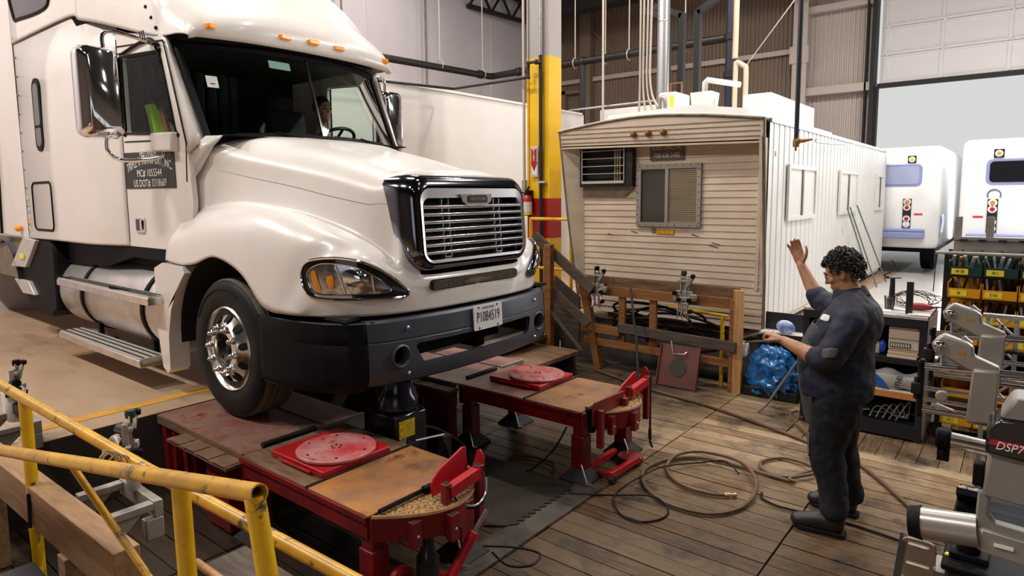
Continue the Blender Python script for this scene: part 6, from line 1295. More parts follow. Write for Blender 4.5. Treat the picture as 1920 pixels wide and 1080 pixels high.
# ================================================================== alignment cart with sensor heads close to the camera
ca = thing('alignment_cart', 'dark cart with silver side bracket at the bottom right corner', 'cart', (.2, 2.4, 0))
MB().bb(-.13, .75, 2.16, 2.8, .45, 1.03).obj('body', M['dark'], ca, bevel=.01); MB().bb(-.14, .76, 2.15, 2.81, 1.03, 1.05).obj('top', M['black'], ca, bevel=.006)
for x, y in ((-.1, 2.2), (.7, 2.2), (-.1, 2.75), (.7, 2.75)):
    g = MB().bb(x - .02, x + .02, y - .02, y + .02, .08, .46).obj('leg', M['dark'], ca, smooth=0); MB().lathe([(.02, -.02), (.04, -.018), (.04, .018), (.02, .02)], (x, y, .042), Y, 14).obj('caster', M['rubber'], g)
MB().bb(.14, .20, 2.40, 2.46, 1.05, 1.9).obj('mast', M['cast'], ca, smooth=0)
br_ = MB().plate(rrect(-.245, -.155, .94, 1.085, .02), [rrect(-.228, -.172, 1.062, 1.073, .005, 2), rrect(-.232, -.170, .992, 1.003, .005, 2)], (0, 2.2 + .25, 0), X, Z - Y * .25, (0, .012, 0)).obj('side_bracket', M['alu'], ca, bevel=.002)
MB().beam((-.252, 2.19, .93), (-.238, 2.19, 1.085), .014, .02).obj('bracket_edge', M['chrome'], ca, smooth=0)
MB().bb(-.16, -.13, 2.19, 2.3, .90, 1.0).obj('bracket_arm', M['alu'], ca, smooth=0)
MB().ball((-.128, 2.21, 1.053), (.008, .008, .006), 8).obj('indicator', M['lens'], ca)
q = MB(); q.bb(-.125, -.03, 2.2, 2.3, 1.05, 1.07); q.lathe([(.03, 1.07), (.035, 1.10), (.02, 1.12), (.001, 1.12)], (-.08, 2.24, 0), Z, 14); q.obj('dock', M['black'], ca, bevel=.004)
kb = thing('clip_strip', 'narrow black strip lined with pale clips beyond the sensor tube', 'strip', (-.1, 2.5, 1.05))
R4 = Matrix.Rotation(-.55, 3, 'X')
MB().box((-.095, 2.56, 1.10), (.075, .19, .02), R4).obj('strip', M['black'], kb, smooth=0)
for k in range(6): q = MB(); c_ = Vector((-.095, 2.56, 1.10)) + R4 @ Vector((0, -.075 + k * .03, .014)); q.box(c_, (.066, .012, .012), R4); q.box(c_ + Vector((-.018, 0, .002)), (.016, .02, .012), R4); q.box(c_ + Vector((.02, 0, .002)), (.02, .018, .012), R4); q.obj('clip', M['card'], kb, bevel=.003)
MB().bb(-.13, -.06, 2.5, 2.62, 1.04, 1.09).obj('strip_foot', M['black'], kb, smooth=0)
# front clamp of the hung set
def chead(label, o, s=1., name='wheel_clamp'):
    o = Vector(o); t = thing(name, label, 'wheel clamp', o)
    def P(a, b, c): return o + Vector((a, b, c)) * s
    for z, r_ in ((.175, .013), (.028, .013), (.10, .008), (.062, .007)):
        MB().tube([P(-.15, 0, z + (.0 if z > .05 else 0)), P(.30, 0, z + (.02 if z > .12 else 0))], r_ * s, 12).obj('guide_rod', M['rod'], t)
    q = MB(); q.box(P(-.152, 0, .10), Vector((.014, .03, .20)) * s); q.tube([P(-.155, -.01, .17), P(-.155, -.01, .195)], .01 * s, 8); q.obj('end_plate', M['black'], t, bevel=.003)
    q = MB(); q.box(P(-.165, -.01, .10), Vector((.03, .03, .04)) * s); q.tube([P(-.165, -.01, .06), P(-.165, -.01, .14)], .008 * s, 8); q.obj('latch', M['dsteel'], t, bevel=.004)
    MB().plate([(-.022, .01), (.055, .01), (.06, .20), (-.012, .20)], [], P(0, -.035, 0), X * s, Z * s, Y * .08 * s).obj('centre_casting', M['cast'], t, bevel=.012)
    MB().plate([(-.112, .285), (-.128, .262), (-.122, .238), (-.10, .225), (-.03, .185), (.05, .185), (.06, .205), (-.012, .235), (-.012, .26), (-.03, .275), (-.095, .297)], [(-.052, .236), (-.04, .236), (-.04, .248), (-.052, .248)] and [], P(0, -.025, 0), X * s, Z * s, Y * .045 * s).obj('clamp_arm', M['cast'], t, bevel=.008)
    MB().lathe([(.016, 0), (.016, .008), (.010, .014), (.001, .015)], P(-.105, -.026, .262), -Y, 14).obj('pivot_bolt', M['chrome'], t); MB().box(P(-.045, -.024, .243), Vector((.022, .004, .012)) * s).obj('slot', M['ply'], t, smooth=0)
    q = MB(); q.beam(P(-.1, .03, .2), P(-.03, .03, .28), .012 * s, .03 * s); q.tube([P(-.10, .02, .23), P(-.10, .02, .17)], .006 * s, 6); q.obj('claw', M['steel'], t)
    q = MB(); q.lathe([(.012, 0), (.018, .004), (.018, .02), (.001, .022)], P(-.09, -.02, .09), -Y, 10); q.beam(P(-.12, 0, .05), P(-.03, 0, .025), .02 * s, .015 * s); q.obj('lower_arm', M['cast'], t, bevel=.003)
    return t
chead('grey wheel clamp with long shiny rods, nearest of the hung set at the right', (-.10, 2.5, 1.37), .98)
chead('grey wheel clamp partly hidden behind the nearest one at the right', (-.105, 3.02, 1.37), 1.08)
q = thing('clamp_stand', 'steel lattice stand behind the clamps at the right edge', 'stand', (.1, 3.1, 0))
for x in (-.11, -.02): MB().bb(x, x + .016, 3.14, 3.156, 0, 1.63).obj('upright', M['steel'], q, smooth=0)
w_ = MB()
for k in range(4): w_.beam((-.10, 3.15, 1.28 + k * .09), (-.012, 3.15, 1.37 + k * .09), .008, .008); w_.beam((-.012, 3.15, 1.28 + k * .09), (-.10, 3.15, 1.37 + k * .09), .008, .008)
w_.obj('lattice', M['steel'], q, smooth=0); MB().bb(-.3, .3, 3.05, 3.25, 0, .02).obj('foot_plate', M['dsteel'], q, smooth=0); MB().bb(-.12, .3, 3.13, 3.16, 1.625, 1.64).obj('top_bar', M['cast'], q, smooth=0)
MB().tube([(-.10, 3.12, 1.50), (.3, 3.12, 1.50)], .008, 8).obj('cross_rod', M['dsteel'], q); MB().lathe([(.012, -.03), (.022, -.02), (.022, .02), (.012, .03)], (-.08, 3.12, 1.50), X, 12).obj('brass_knob', mat('brass knob', hx('A8742C'), .35, .6), q)
M['castl'] = mat('satin light metal', hx('B4AEAA'), .32, .6)
# sensor head with lettering
dh = thing('alignment_sensor', 'grey and black alignment sensor head with red stripe and white letters', 'sensor head', (0, 2.0, 1.2))
MB().plate([(-.052, 1.345), (.20, 1.33), (.20, 1.47), (-.045, 1.475)], [], (0, 1.98, 0), X, Z, (0, .10, 0)).obj('body', M['cover'], dh, bevel=.008)
MB().plate([(-.052, 1.462), (.21, 1.44), (.21, 1.56), (-.03, 1.553), (-.052, 1.525)], [], (0, 1.97, 0), X, Z, (0, .13, 0)).obj('black_cover', M['blackgloss'], dh, bevel=.008)
MB().plate([(-.03, 1.553), (.21, 1.56), (.21, 1.62), (-.005, 1.61)], [], (0, 1.985, 0), X, Z, (0, .11, 0)).obj('top_cover', M['cover'], dh, bevel=.01)
MB().plate([(-.048, 1.489), (.15, 1.478), (.15, 1.497), (-.04, 1.502)], [], (0, 1.9695, 0), X, Z, (0, -.001, 0)).obj('red_stripe', mat('red stripe', hx('B01820'), .4), dh, smooth=0)
lettering('DSP700', .030, (-.030, 1.966, 1.489), X - Z * .03, Z + X * .22, M['white'], dh, sx=.82, align='LEFT')
MB().plate([(-.058, 1.24), (.2, 1.22), (.2, 1.26), (-.02, 1.272), (-.034, 1.29), (-.034, 1.36), (-.06, 1.36), (-.062, 1.3)], [], (0, 1.985, 0), X, Z, (0, .045, 0)).obj('handle_frame', M['cover'], dh, bevel=.008)
MB().plate([(-.058, 1.20), (.2, 1.18), (.2, 1.245), (-.058, 1.262)], [], (0, 1.97, 0), X, Z, (0, .08, 0)).obj('lower_beam', M['cast'], dh, bevel=.012)
MB().tube([(-.185, 2.0, 1.222), (-.055, 2.0, 1.24)], .042, 24).obj('tube', M['castl'], dh); MB().tube([(-.208, 2.0, 1.219), (-.178, 2.0, 1.223)], [.040, .046], 24).obj('tube_cap', M['black'], dh)
MB().bb(-.074, -.05, 1.985, 2.02, 1.365, 1.425).obj('side_pad', M['black'], dh, bevel=.004); MB().bb(-.02, .02, 1.966, 1.972, 1.225, 1.233).obj('white_mark', M['white'], dh, smooth=0)
MB().bb(.10, .14, 1.97, 2.43, 1.2, 1.24).obj('hanger', M['cast'], dh, smooth=0)
dt = thing('alignment_sensor', 'shiny sensor tube with black end cap beyond the lettered head', 'sensor head', (-.1, 2.6, 1.26))
MB().tube([(-.175, 2.6, 1.275), (.12, 2.6, 1.262)], .027, 20).obj('tube', M['alu'], dt)
q = MB(); q.lathe([(.03, -.022), (.036, -.015), (.036, .015), (.03, .022)], (-.185, 2.6, 1.275), X, 18); q.bb(-.20, -.165, 2.585, 2.615, 1.20, 1.28); q.tube([(-.205, 2.6, 1.275), (-.165, 2.6, 1.275)], .012, 8); q.tube([(-.185, 2.56, 1.235), (-.185, 2.64, 1.235)], .008, 6); q.obj('end_cap', M['black'], dt)
MB().bb(.11, .15, 2.43, 2.62, 1.24, 1.29).obj('hanger', M['cast'], dt, smooth=0)
# ================================================================== yellow pipe rails and timber at the near edge
ra = thing('yellow_railing', 'worn yellow pipe rail sloping down toward the lower middle, farther of the two crossing pipes', 'railing', (-2.7, 1.0, 0))
MB().tube([(-4.6, .78, 1.27), (-3.93, .84, 1.20), (-2.6, .98, 1.075), (-1.2, 1.17, .93)], .024, 14).obj('rail', M['yellowdull'], ra)
MB().tube([(-3.705, .87, 1.17), (-3.715, .87, .0)], .027, 14).obj('post', M['yellow'], ra)
MB().tube([(-3.66, .85, .55), (-3.655, .85, .0)], .022, 12).obj('post', M['yellow'], ra)
rb_ = thing('stair_rail', 'yellow pipe handrail with open end rising toward the camera, nearer of the two crossing pipes', 'railing', (-2.3, .76, 0))
hr = MB(); A_ = Vector((-3.75, .72, .965)); B_ = Vector((-1.44, .79, 1.395)); hr.tube([A_, B_], .0245, 18, cap=False); d_ = (B_ - A_).normalized(); hr.tube([B_ - d_ * .0, B_ - d_ * .08], .020, 18, cap=False)
u_ = d_.orthogonal().normalized(); v_ = d_.cross(u_)
hr.grid([[B_ + (u_ * math.cos(a) + v_ * math.sin(a)) * r_ for a in [2 * PI * k / 18 for k in range(18)]] for r_ in (.0245, .020)], closev=True)
hr.obj('handrail', M['yellowdull'], rb_)
MB().lathe([(.0199, 0), (.001, 0)], B_ - d_ * .05, d_, 18).obj('pipe_end', M['gap'], rb_)
MB().tube([(-1.905, .80, 1.31), (-1.915, .82, .0)], .026, 14).obj('post', M['yellow'], rb_)
MB().tube([(-1.465, .79, 1.38), (-1.28, .79, .52), (-1.24, .79, .0)], .0255, 14).obj('post', M['yellow'], rb_)
MB().tube([(-2.83, .78, 1.13), (-2.25, .86, .76), (-1.6, .95, .33)], .013, 10).obj('brace', M['yellowdull'], rb_)
MB().tube([(-3.66, .84, .72), (-3.66, .83, .30), (-3.67, .83, 0)], .008, 6).obj('cable_tie', M['dsteel'], ra)
tw = []
for k in range(50):
    a = k * .55; t_ = k / 49; c_ = Vector((-2.72 + .12 * t_, .93 - .10 * t_, 1.085 + .085 * t_)); tw.append(c_ + Vector((.012 * math.sin(a * .3), .03 * math.cos(a), .035 * math.sin(a))))
tag(MB().tube(tw, .004, 5).obj('rope', mat('dirty twine', hx('A48C6A'), .8)), 'twine lashing the two crossing yellow pipes together', 'rope')
tag(MB().beam((-5.0, .87, .645), (-2.70, .915, .645), .10, .20).obj('timber_beam', M['timber'], bevel=.004), 'thick sawn timber beam below the yellow pipes', 'beam')
for k, x in enumerate((-4.6, -3.3)):
    tag(MB().bb(x, x + .09, .84, .93, 0, .545).obj('timber_leg', M['timber'], bevel=.004), ['short timber leg under the far end of the thick beam', 'short timber leg under the middle of the thick beam'][k], 'post')
for k, (x, d_) in enumerate(((-3.25, 'alignment bracket holding the clamp at the middle of the thick timber beam'), (-4.98, 'alignment bracket at the far end of the thick timber beam'))):
    b = thing('shelf_bracket', 'grey ' + d_, 'bracket', (x, 1.1, .62), 'clamp brackets on the timber beam')
    MB().bb(x - .20, x - .15, .97, 1.16, .70, .735).obj('arm', M['cast'], b, bevel=.004); MB().bb(x + .15, x + .20, .97, 1.16, .70, .735).obj('arm', M['cast'], b, bevel=.004)
    q = MB(); q.bb(x - .20, x + .20, 1.16, 1.20, .66, .74); q.obj('cross_bar', M['cast'], b, bevel=.004)
    for s in (-.175, .175): MB().plate([(.97, .56), (1.12, .70), (.97, .70)], [], (x + s - .01, 0, 0), Y, Z, (.02, 0, 0)).obj('gusset', M['cast'], b, smooth=0)
    q = MB(); q.bb(x + .15, x + .20, 1.12, 1.2, .56, .66); q.obj('tab', M['cast'], b, bevel=.006)
    c_ = clamp('silver wheel clamp on the bracket at the ' + ('middle of the thick timber beam' if k == 0 else 'far end of the thick timber beam'), (x - .06 - .1 * k, 1.16, .90 - .04 * k), PI - .5, .72)
    xx = x; x = x - (.22 if k else .20)
    q = thing('sensor_housing', ('white sensor housing hanging on the far clamp at the left edge' if k else 'pale sensor arm lying across the near clamp'), 'sensor head', (x, 1.2, .9))
    if k:
        MB().bb(x - .05, x + .10, 1.10, 1.22, .66, .90).obj('casing', M['twhite'], q, bevel=.04)
        MB().tube([(x + .04, 1.16, .925), (x + .16, 1.15, .94)], .026, 10).obj('grip', M['black'], q)
        MB().bb(x + .1, x + .22, 1.13, 1.19, .735, .80).obj('bracket', M['dsteel'], q, smooth=0)
    else:
        MB().tube(spline([(x - .12, 1.16, .86), (x + .0, 1.16, .95), (x + .10, 1.15, .88), (x + .16, 1.15, .82)], 4), .018, 10).obj('arm', M['cast'], q); MB().tube([(x + .03, 1.17, 1.00), (x + .16, 1.18, 1.005)], [.028, .024], 12).obj('grip', M['blackgloss'], q)
        MB().lathe([(.03, .738), (.03, .80), (.024, .815), (.001, .815)], (x + .18, 1.16, 0), Z, 16).obj('cup', M['cast'], q); MB().tube([(x + .18, 1.16, .8), (x + .10, 1.17, 1.00)], .010, 8).obj('stem', M['rod'], q)
# boards and boxes low at the left
tag(MB().box((-3.55, .62, .36), (.5, .03, .26), (0.15, .1, .1)).obj('orange_panel', mat('orange brown panel', hx('A8623A'), .6, var=hx('8A4C2C'), vscale=4), smooth=0), 'orange brown panel standing low at the left corner', 'panel')
tag(MB().bb(-3.5, -3.05, .66, .80, .0, .46).obj('black_crate', M['dark'], bevel=.01), 'black crate under the timber beam at the left', 'crate')
tag(MB().bb(-3.85, -3.2, .47, .58, .0, .28).obj('dark_crate', M['dsteel'], bevel=.01), 'dark metal crate at the bottom left corner', 'crate')
st2 = thing('plank_step', 'weathered grey wooden step at the bottom under the crossing yellow pipes', 'steps', (-2.8, 1.45, 0))
for k, (x0, x1, z) in enumerate(((-3.12, -2.55, .30), (-3.05, -2.45, .14))): MB().bb(x0, x1, 1.34 + .0 * k, 1.62 + .14 * k, z - .045, z).obj('tread', M['greywood'], st2, bevel=.005)
for x in (-3.0, -2.65): MB().bb(x, x + .05, 1.36, 1.6, 0, .095).obj('stringer', M['greywood'], st2, smooth=0)
MB().bb(-3.05, -2.6, 1.36, 1.40, .14, .255).obj('riser', M['greywood'], st2, smooth=0)
tag(MB().tube([(-3.12, 1.36, .325), (-2.62, 1.36, .325)], .022, 10).obj('wooden_pole', M['lumber']), 'thin wooden pole lying along the edge of the weathered step', 'pole')
# ================================================================== people
FOLD = bpy.data.textures.new('cloth folds', 'CLOUDS'); FOLD.noise_scale = .085; FOLD.noise_depth = 1
def remesh(b, name, m, parent, vox, smooth_it=4, folds=0):
    o = b.obj(name, m, None, smooth=0)
    r = o.modifiers.new('r', 'REMESH'); r.mode = 'VOXEL'; r.voxel_size = vox; r.use_smooth_shade = True
    s = o.modifiers.new('s', 'SMOOTH'); s.iterations = smooth_it; s.factor = .5
    if folds: d_ = o.modifiers.new('d', 'DISPLACE'); d_.texture = FOLD; d_.strength = folds; d_.mid_level = .5; d_.texture_coords = 'LOCAL'
    bpy.context.view_layer.update(); apply_mod(o)
    o.data.transform(Matrix.Translation(o.location)); o.location = (0, 0, 0); WROOT.pop(o.name, None); o.parent = parent
    if parent.name in WROOT: o.matrix_parent_inverse = Matrix.Translation(-WROOT[parent.name])
    for p in o.data.polygons: p.use_smooth = True
    return o
def limb(b, pts, rad, n=16, k=5):
    P = spline(pts, k); R_ = [x.x for x in spline([(r, 0, 0) for r in rad], k)]
    b.tube(P, R_, n); b.ball(P[0], R_[0] * .98, n); b.ball(P[-1], R_[-1] * .98, n); return b
def torso(b, secs, n=28, pw=2.3):
    S = spline([(z, cx, rx) for z, cx, rx, ry, cy in secs], 4); T = spline([(ry, cy, 0) for z, cx, rx, ry, cy in secs], 4); rows = []
    for s, t in zip(S, T):
        rows.append([Vector((s.y + s.z * math.copysign(abs(math.cos(a)) ** (2 / pw), math.cos(a)), t.y + t.x * math.copysign(abs(math.sin(a)) ** (2 / pw), math.sin(a)), s.x)) for a in [2 * PI * k / n for k in range(n)]])
    b.grid(rows, closev=True); m = len(rows) - 1; b.f += [tuple(range(n)), tuple(len(b.v) - n + k for k in range(n))]; return b
man = thing('person', 'person in navy shirt and dark apron standing on the planks, one arm raised', 'person', (-.9, 4.4, 0))
TS = [(.90, -.885, .17, .195, 4.40), (1.0, -.895, .185, .205, 4.40), (1.08, -.90, .19, .20, 4.40), (1.18, -.885, .175, .195, 4.40), (1.30, -.84, .16, .205, 4.40), (1.38, -.82, .135, .195, 4.40), (1.44, -.815, .10, .16, 4.40), (1.49, -.825, .065, .08, 4.41)]
bd = torso(MB(), [(z, cx, rx * .88, ry * .88, cy) for z, cx, rx, ry, cy in TS])
limb(bd, [(-.815, 4.41, 1.45), (-.84, 4.415, 1.51), (-.875, 4.42, 1.57)], [.075, .064, .062])
Rh = Matrix.Rotation(math.radians(-24), 3, 'Y')
HC = Vector((-.888, 4.42, 1.628))
def hp(a, b_, c): return HC + Rh @ Vector((-a, b_, c))       # a forward, b sideways, c up
def hball(b, a, b_, c, r): b.grid([[hp(a + r[0] * math.sin(i) * math.cos(j), b_ + r[1] * math.sin(i) * math.sin(j), c + r[2] * math.cos(i)) for j in [2 * PI * k / 18 for k in range(18)]] for i in [PI * (.02 + .96 * q / 12) for q in range(13)]], closev=True); n = len(b.v); b.f += [tuple(n - 18 + k for k in range(18)), tuple(n - 18 * 13 + k for k in range(18))]
hball(bd, 0, 0, .012, (.098, .076, .108)); hball(bd, .042, 0, -.06, (.058, .056, .072)); hball(bd, .066, 0, -.098, (.030, .034, .026))
hball(bd, .088, 0, .022, (.022, .050, .016)); hball(bd, .104, 0, -.012, (.013, .011, .032)); hball(bd, .114, 0, -.030, (.014, .014, .012))
hball(bd, .094, 0, -.066, (.014, .023, .0075)); hball(bd, .091, 0, -.080, (.013, .021, .0085))
for s in (-1, 1): hball(bd, .068, s * .040, -.026, (.026, .022, .022)); hball(bd, -.005, s * .078, -.012, (.020, .010, .034)); hball(bd, .004, s * .079, -.036, (.010, .008, .014))
# arms and hands
limb(bd, [(-.80, 4.235, 1.35), (-.83, 4.16, 1.26), (-.885, 4.12, 1.135)], [.052, .052, .050]); limb(bd, [(-.885, 4.12, 1.13), (-.97, 4.135, 1.135), (-1.09, 4.175, 1.168), (-1.172, 4.202, 1.192)], [.050, .053, .040, .030])
limb(bd, [(-.85, 4.56, 1.35), (-.97, 4.67, 1.37), (-1.085, 4.72, 1.385)], [.052, .052, .050]); limb(bd, [(-1.085, 4.72, 1.385), (-1.125, 4.735, 1.44), (-1.185, 4.76, 1.54), (-1.234, 4.78, 1.622)], [.049, .050, .040, .030])
# right hand: open palm toward the camera, fingers up
pa = Vector((-.30, 0, .955)); pw_ = Vector((.955, 0, .30)); pn = Vector((0, -1, 0)); pc = Vector((-1.236, 4.78, 1.63))
def ph(a, b_, c=0): return pc + pa * a + pw_ * b_ + pn * c
q_ = []
for a, w_, t_ in ((-.005, .026, .016), (.02, .036, .017), (.05, .041, .016), (.08, .040, .013), (.092, .034, .010)):
    q_.append([ph(a, w_ * math.cos(x), t_ * math.sin(x)) for x in [2 * PI * k / 16 for k in range(16)]])
bd.grid(q_, closev=True); n_ = len(bd.v); bd.f += [tuple(n_ - 80 + k for k in range(16)), tuple(n_ - 16 + k for k in range(16))]
for w0, w1, ln_ in ((-.031, -.044, .062), (-.011, -.016, .080), (.010, .010, .086), (.030, .034, .076)):
    limb(bd, [ph(.075, w0, 0), ph(.09 + ln_ * .45, w0 + (w1 - w0) * .5, .004), ph(.09 + ln_ * .8, w1, .012), ph(.09 + ln_, w1, .020)], [.0115, .0108, .0100, .0085], 10)
limb(bd, [ph(.012, .024, .006), ph(.045, .052, .012), ph(.078, .066, .012), ph(.108, .068, .008)], [.015, .0125, .011, .0088], 10)
# left hand: loosely closed, knuckles forward
fa = Vector((-.93, .10, .30)).normalized(); fw = Vector((.10, .99, 0)).normalized(); fn = fa.cross(fw).normalized(); fc = Vector((-1.178, 4.204, 1.194))
if fn.z < 0: fn = -fn
def fh(a, b_, c=0): return fc + fa * a + fw * b_ + fn * c
q_ = []
for a, w_, t_ in ((-.005, .024, .022), (.02, .034, .021), (.05, .041, .018), (.078, .040, .015)):
    q_.append([fh(a, w_ * math.cos(x), t_ * math.sin(x)) for x in [2 * PI * k / 16 for k in range(16)]])
bd.grid(q_, closev=True); n_ = len(bd.v); bd.f += [tuple(n_ - 64 + k for k in range(16)), tuple(n_ - 16 + k for k in range(16))]
for w0, ln_ in ((-.031, .9), (-.011, 1.02), (.010, 1.0), (.030, .85)):
    limb(bd, [fh(.07, w0, .004), fh(.07 + .032 * ln_, w0, -.004), fh(.07 + .036 * ln_, w0, -.034 * ln_), fh(.07 + .006, w0, -.046 * ln_), fh(.055, w0, -.038)], [.0102, .0098, .0092, .0088, .0078], 10)
limb(bd, [fh(.01, -.028, -.004), fh(.04, -.046, -.012), fh(.068, -.044, -.026), fh(.082, -.028, -.036)], [.0145, .0122, .011, .0088], 10)
# legs under the clothing
for hx_, kx, kz, ax_, az, hy, ky, ay in ((-.865, -.905, .54, -.83, .13, 4.31, 4.26, 4.225), (-.885, -.88, .50, -.815, .13, 4.50, 4.53, 4.555)):
    limb(bd, [(hx_, hy, .93), (hx_ - .02, (hy + ky) / 2, .72), (kx, ky, kz), (kx + .04, ky, kz - .16), (ax_, ay, az)], [.10, .09, .062, .058, .045])
body = remesh(bd, 'body', M['arm'], man, .0065, 3)
# eyes and brows
for s in (-1, 1):
    e_ = MB(); hball(e_, .080, s * .032, .002, (.012, .013, .012)); e_ = e_.obj('eye', mat('eye white', hx('D8D0C8'), .3), body)
    i_ = MB(); hball(i_, .0895, s * .032, .001, (.0045, .0055, .0055)); i_.obj('iris', M['hair'], e_)
    w_ = MB(); w_.tube([hp(.098, s * .014, .026), hp(.098, s * .034, .033), hp(.082, s * .054, .024)], [.005, .006, .003], 6); w_.obj('eyebrow', M['hair'], body)
# curly hair
hb = MB(); hball(hb, -.012, 0, .030, (.103, .083, .104)); random.seed(5)
hb2 = MB()
for k in range(520):
    z_ = random.uniform(-.75, 1); a = random.uniform(0, 2 * PI); rr = math.sqrt(max(0, 1 - z_ * z_)); d = Vector((rr * math.cos(a), rr * math.sin(a), z_))
    if d.x > .55 and d.z < .42: continue
    if d.x > .15 and d.z < -.05 and not (d.x < .5 and d.z > -.35 and abs(d.y) > .7): continue
    if d.z < -.15 and abs(d.y) > .62 and d.x > -.35: continue
    s = random.uniform(.009, .017); f_ = random.uniform(1.0, 1.13); c_ = (d.x * .104 * f_ - .012, d.y * .085 * f_, d.z * .115 * f_ + .024)
    ax_ = Vector((random.uniform(-1, 1), random.uniform(-1, 1), random.uniform(-1, 1))).normalized(); u_ = ax_.orthogonal().normalized(); v_ = ax_.cross(u_)
    pts = [hp(*(Vector(c_) + (u_ * math.cos(t) + v_ * math.sin(t)) * s + ax_ * (t - 3) * .0022)) for t in [i * .75 for i in range(8)]]
    hb2.tube(pts, .0038, 5)
ha = MB(); cc = spline([(0, 0, 0), (1, 0, 0)], 2)
cap = MB(); rows = []
for i in range(13):
    th = PI * (.02 + .60 * i / 12); rows.append([hp(-.016 + .102 * math.sin(th) * math.cos(j) * (1 if math.cos(j) < .2 else max(.55, 1 - .42 * max(0, i - 6) / 6)), .083 * math.sin(th) * math.sin(j), .030 + .108 * math.cos(th)) for j in [2 * PI * k / 28 for k in range(28)]])
cap.grid(rows, closev=True); cap.f.append(tuple(range(28)))
hr_ = cap.obj('hair', M['hair'], man, smooth=60); hb2.obj('curls', M['hair'], hr_, smooth=60)
# shirt
SH = [(z, cx, rx + .025, ry + .025, cy) for z, cx, rx, ry, cy in TS]; SH[0] = (.86, -.89, .205, .235, 4.40); SH[1] = (.97, -.90, .215, .24, 4.40)
sh = torso(MB(), SH)
limb(sh, [(-.80, 4.25, 1.395), (-.795, 4.20, 1.36), (-.835, 4.15, 1.25), (-.875, 4.12, 1.15), (-.90, 4.122, 1.125)], [.082, .088, .086, .086, .076])
limb(sh, [(-.90, 4.119, 1.13), (-.955, 4.13, 1.132)], [.074, .068])
limb(sh, [(-.84, 4.55, 1.40), (-.87, 4.61, 1.39), (-.98, 4.675, 1.365), (-1.08, 4.72, 1.385), (-1.11, 4.73, 1.42)], [.09, .09, .082, .076, .068])
limb(sh, [(-.80, 4.26, 1.405), (-.82, 4.40, 1.445), (-.835, 4.55, 1.405)], [.088, .098, .088])
sh.lathe([(.074, 0), (.094, .0), (.090, .045), (.078, .05)], (-.828, 4.412, 1.462), (-.35, .05, 1), 24, True)
shirt = remesh(sh, 'shirt', M['shirt'], man, .010, 3, .022)
def on_cloth(o, p, off):
    ok, c, n, f = o.closest_point_on_mesh(Vector(p)); return c + n * off, n
def cloth_patch(o, p, w_, h, m, name, off=.004, up=Vector((0, 0, 1))):
    c, n = on_cloth(o, p, 0); u_ = up.cross(n).normalized(); v_ = n.cross(u_); rows = []
    for i in range(7):
        r_ = []
        for k in range(9):
            a = (k / 4 - 1); b_ = (i / 3 - 1); e = max(0, a * a + b_ * b_ - 1) * .12
            q_, nn = on_cloth(o, c + u_ * a * w_ * (1 - e) + v_ * b_ * h * (1 - e) + n * .02, off); r_.append(q_)
        rows.append(r_)
    return MB().grid(rows).obj(name, m, o, smooth=60, solid=.003)
cloth_patch(shirt, (-.99, 4.16, 1.385), .045, .022, M['white'], 'name_patch')
cloth_patch(shirt, (-.86, 3.98, 1.20), .055, .032, mat('grey elbow patch', hx('55504C'), .7), 'elbow_patch')
cb_ = MB(); n_ = 28; rows = []
for dz, g in ((-.012, .004), (.045, .0), (.052, .008), (.012, .022), (-.002, .026)):
    rows.append([Vector((-.838 - .012 * dz / .05 + (.082 + g) * math.cos(a), 4.412 + (.080 + g) * math.sin(a), 1.478 + dz + .018 * math.cos(a))) for a in [.45 + PI + (2 * PI - .9) * k / n_ for k in range(n_ + 1)]])
cb_.grid(rows).obj('collar', M['shirt'], shirt, smooth=60, solid=.004)
# apron on the front
ar = []
for z, cx, rx, ry in ((.66, -.90, .165, .20), (.77, -.895, .19, .225), (.90, -.895, .222, .245), (1.05, -.905, .228, .235), (1.15, -.895, .222, .23), (1.25, -.865, .208, .22), (1.31, -.845, .198, .20)):
    wd = 1.15 if z < 1.1 else .95; ar.append([Vector((cx - rx * math.cos(a), 4.40 + ry * math.sin(a), z)) for a in [wd * (k / 10 * 2 - 1) for k in range(11)]])
MB().grid(ar).obj('apron', M['apron'], man, smooth=60, solid=.006, sub=1)
# trousers
tr_ = MB(); torso(tr_, [(.84, -.875, .185, .215, 4.40), (.93, -.88, .20, .225, 4.40), (1.0, -.89, .18, .20, 4.40)])
for hx_, kx, kz, ax_, az, hy, ky, ay in ((-.865, -.905, .54, -.835, .17, 4.31, 4.26, 4.225), (-.88, -.88, .50, -.815, .15, 4.49, 4.53, 4.555)):
    limb(tr_, [(hx_, hy, .92), (hx_ - .015, (hy + ky) / 2, .74), (kx, ky, kz), (kx + .025, ky - .005, kz - .14), (kx + .05, (ky + ay) / 2, kz - .27), (ax_, ay, az)], [.155, .140, .106, .098, .086, .088])
trs = remesh(tr_, 'trousers', M['trouser'], man, .010, 3, .022)
cloth_patch(trs, (-1.05, 4.22, .55), .06, .085, mat('dirty grey knee pad', hx('5A5046'), .7), 'knee_pad')
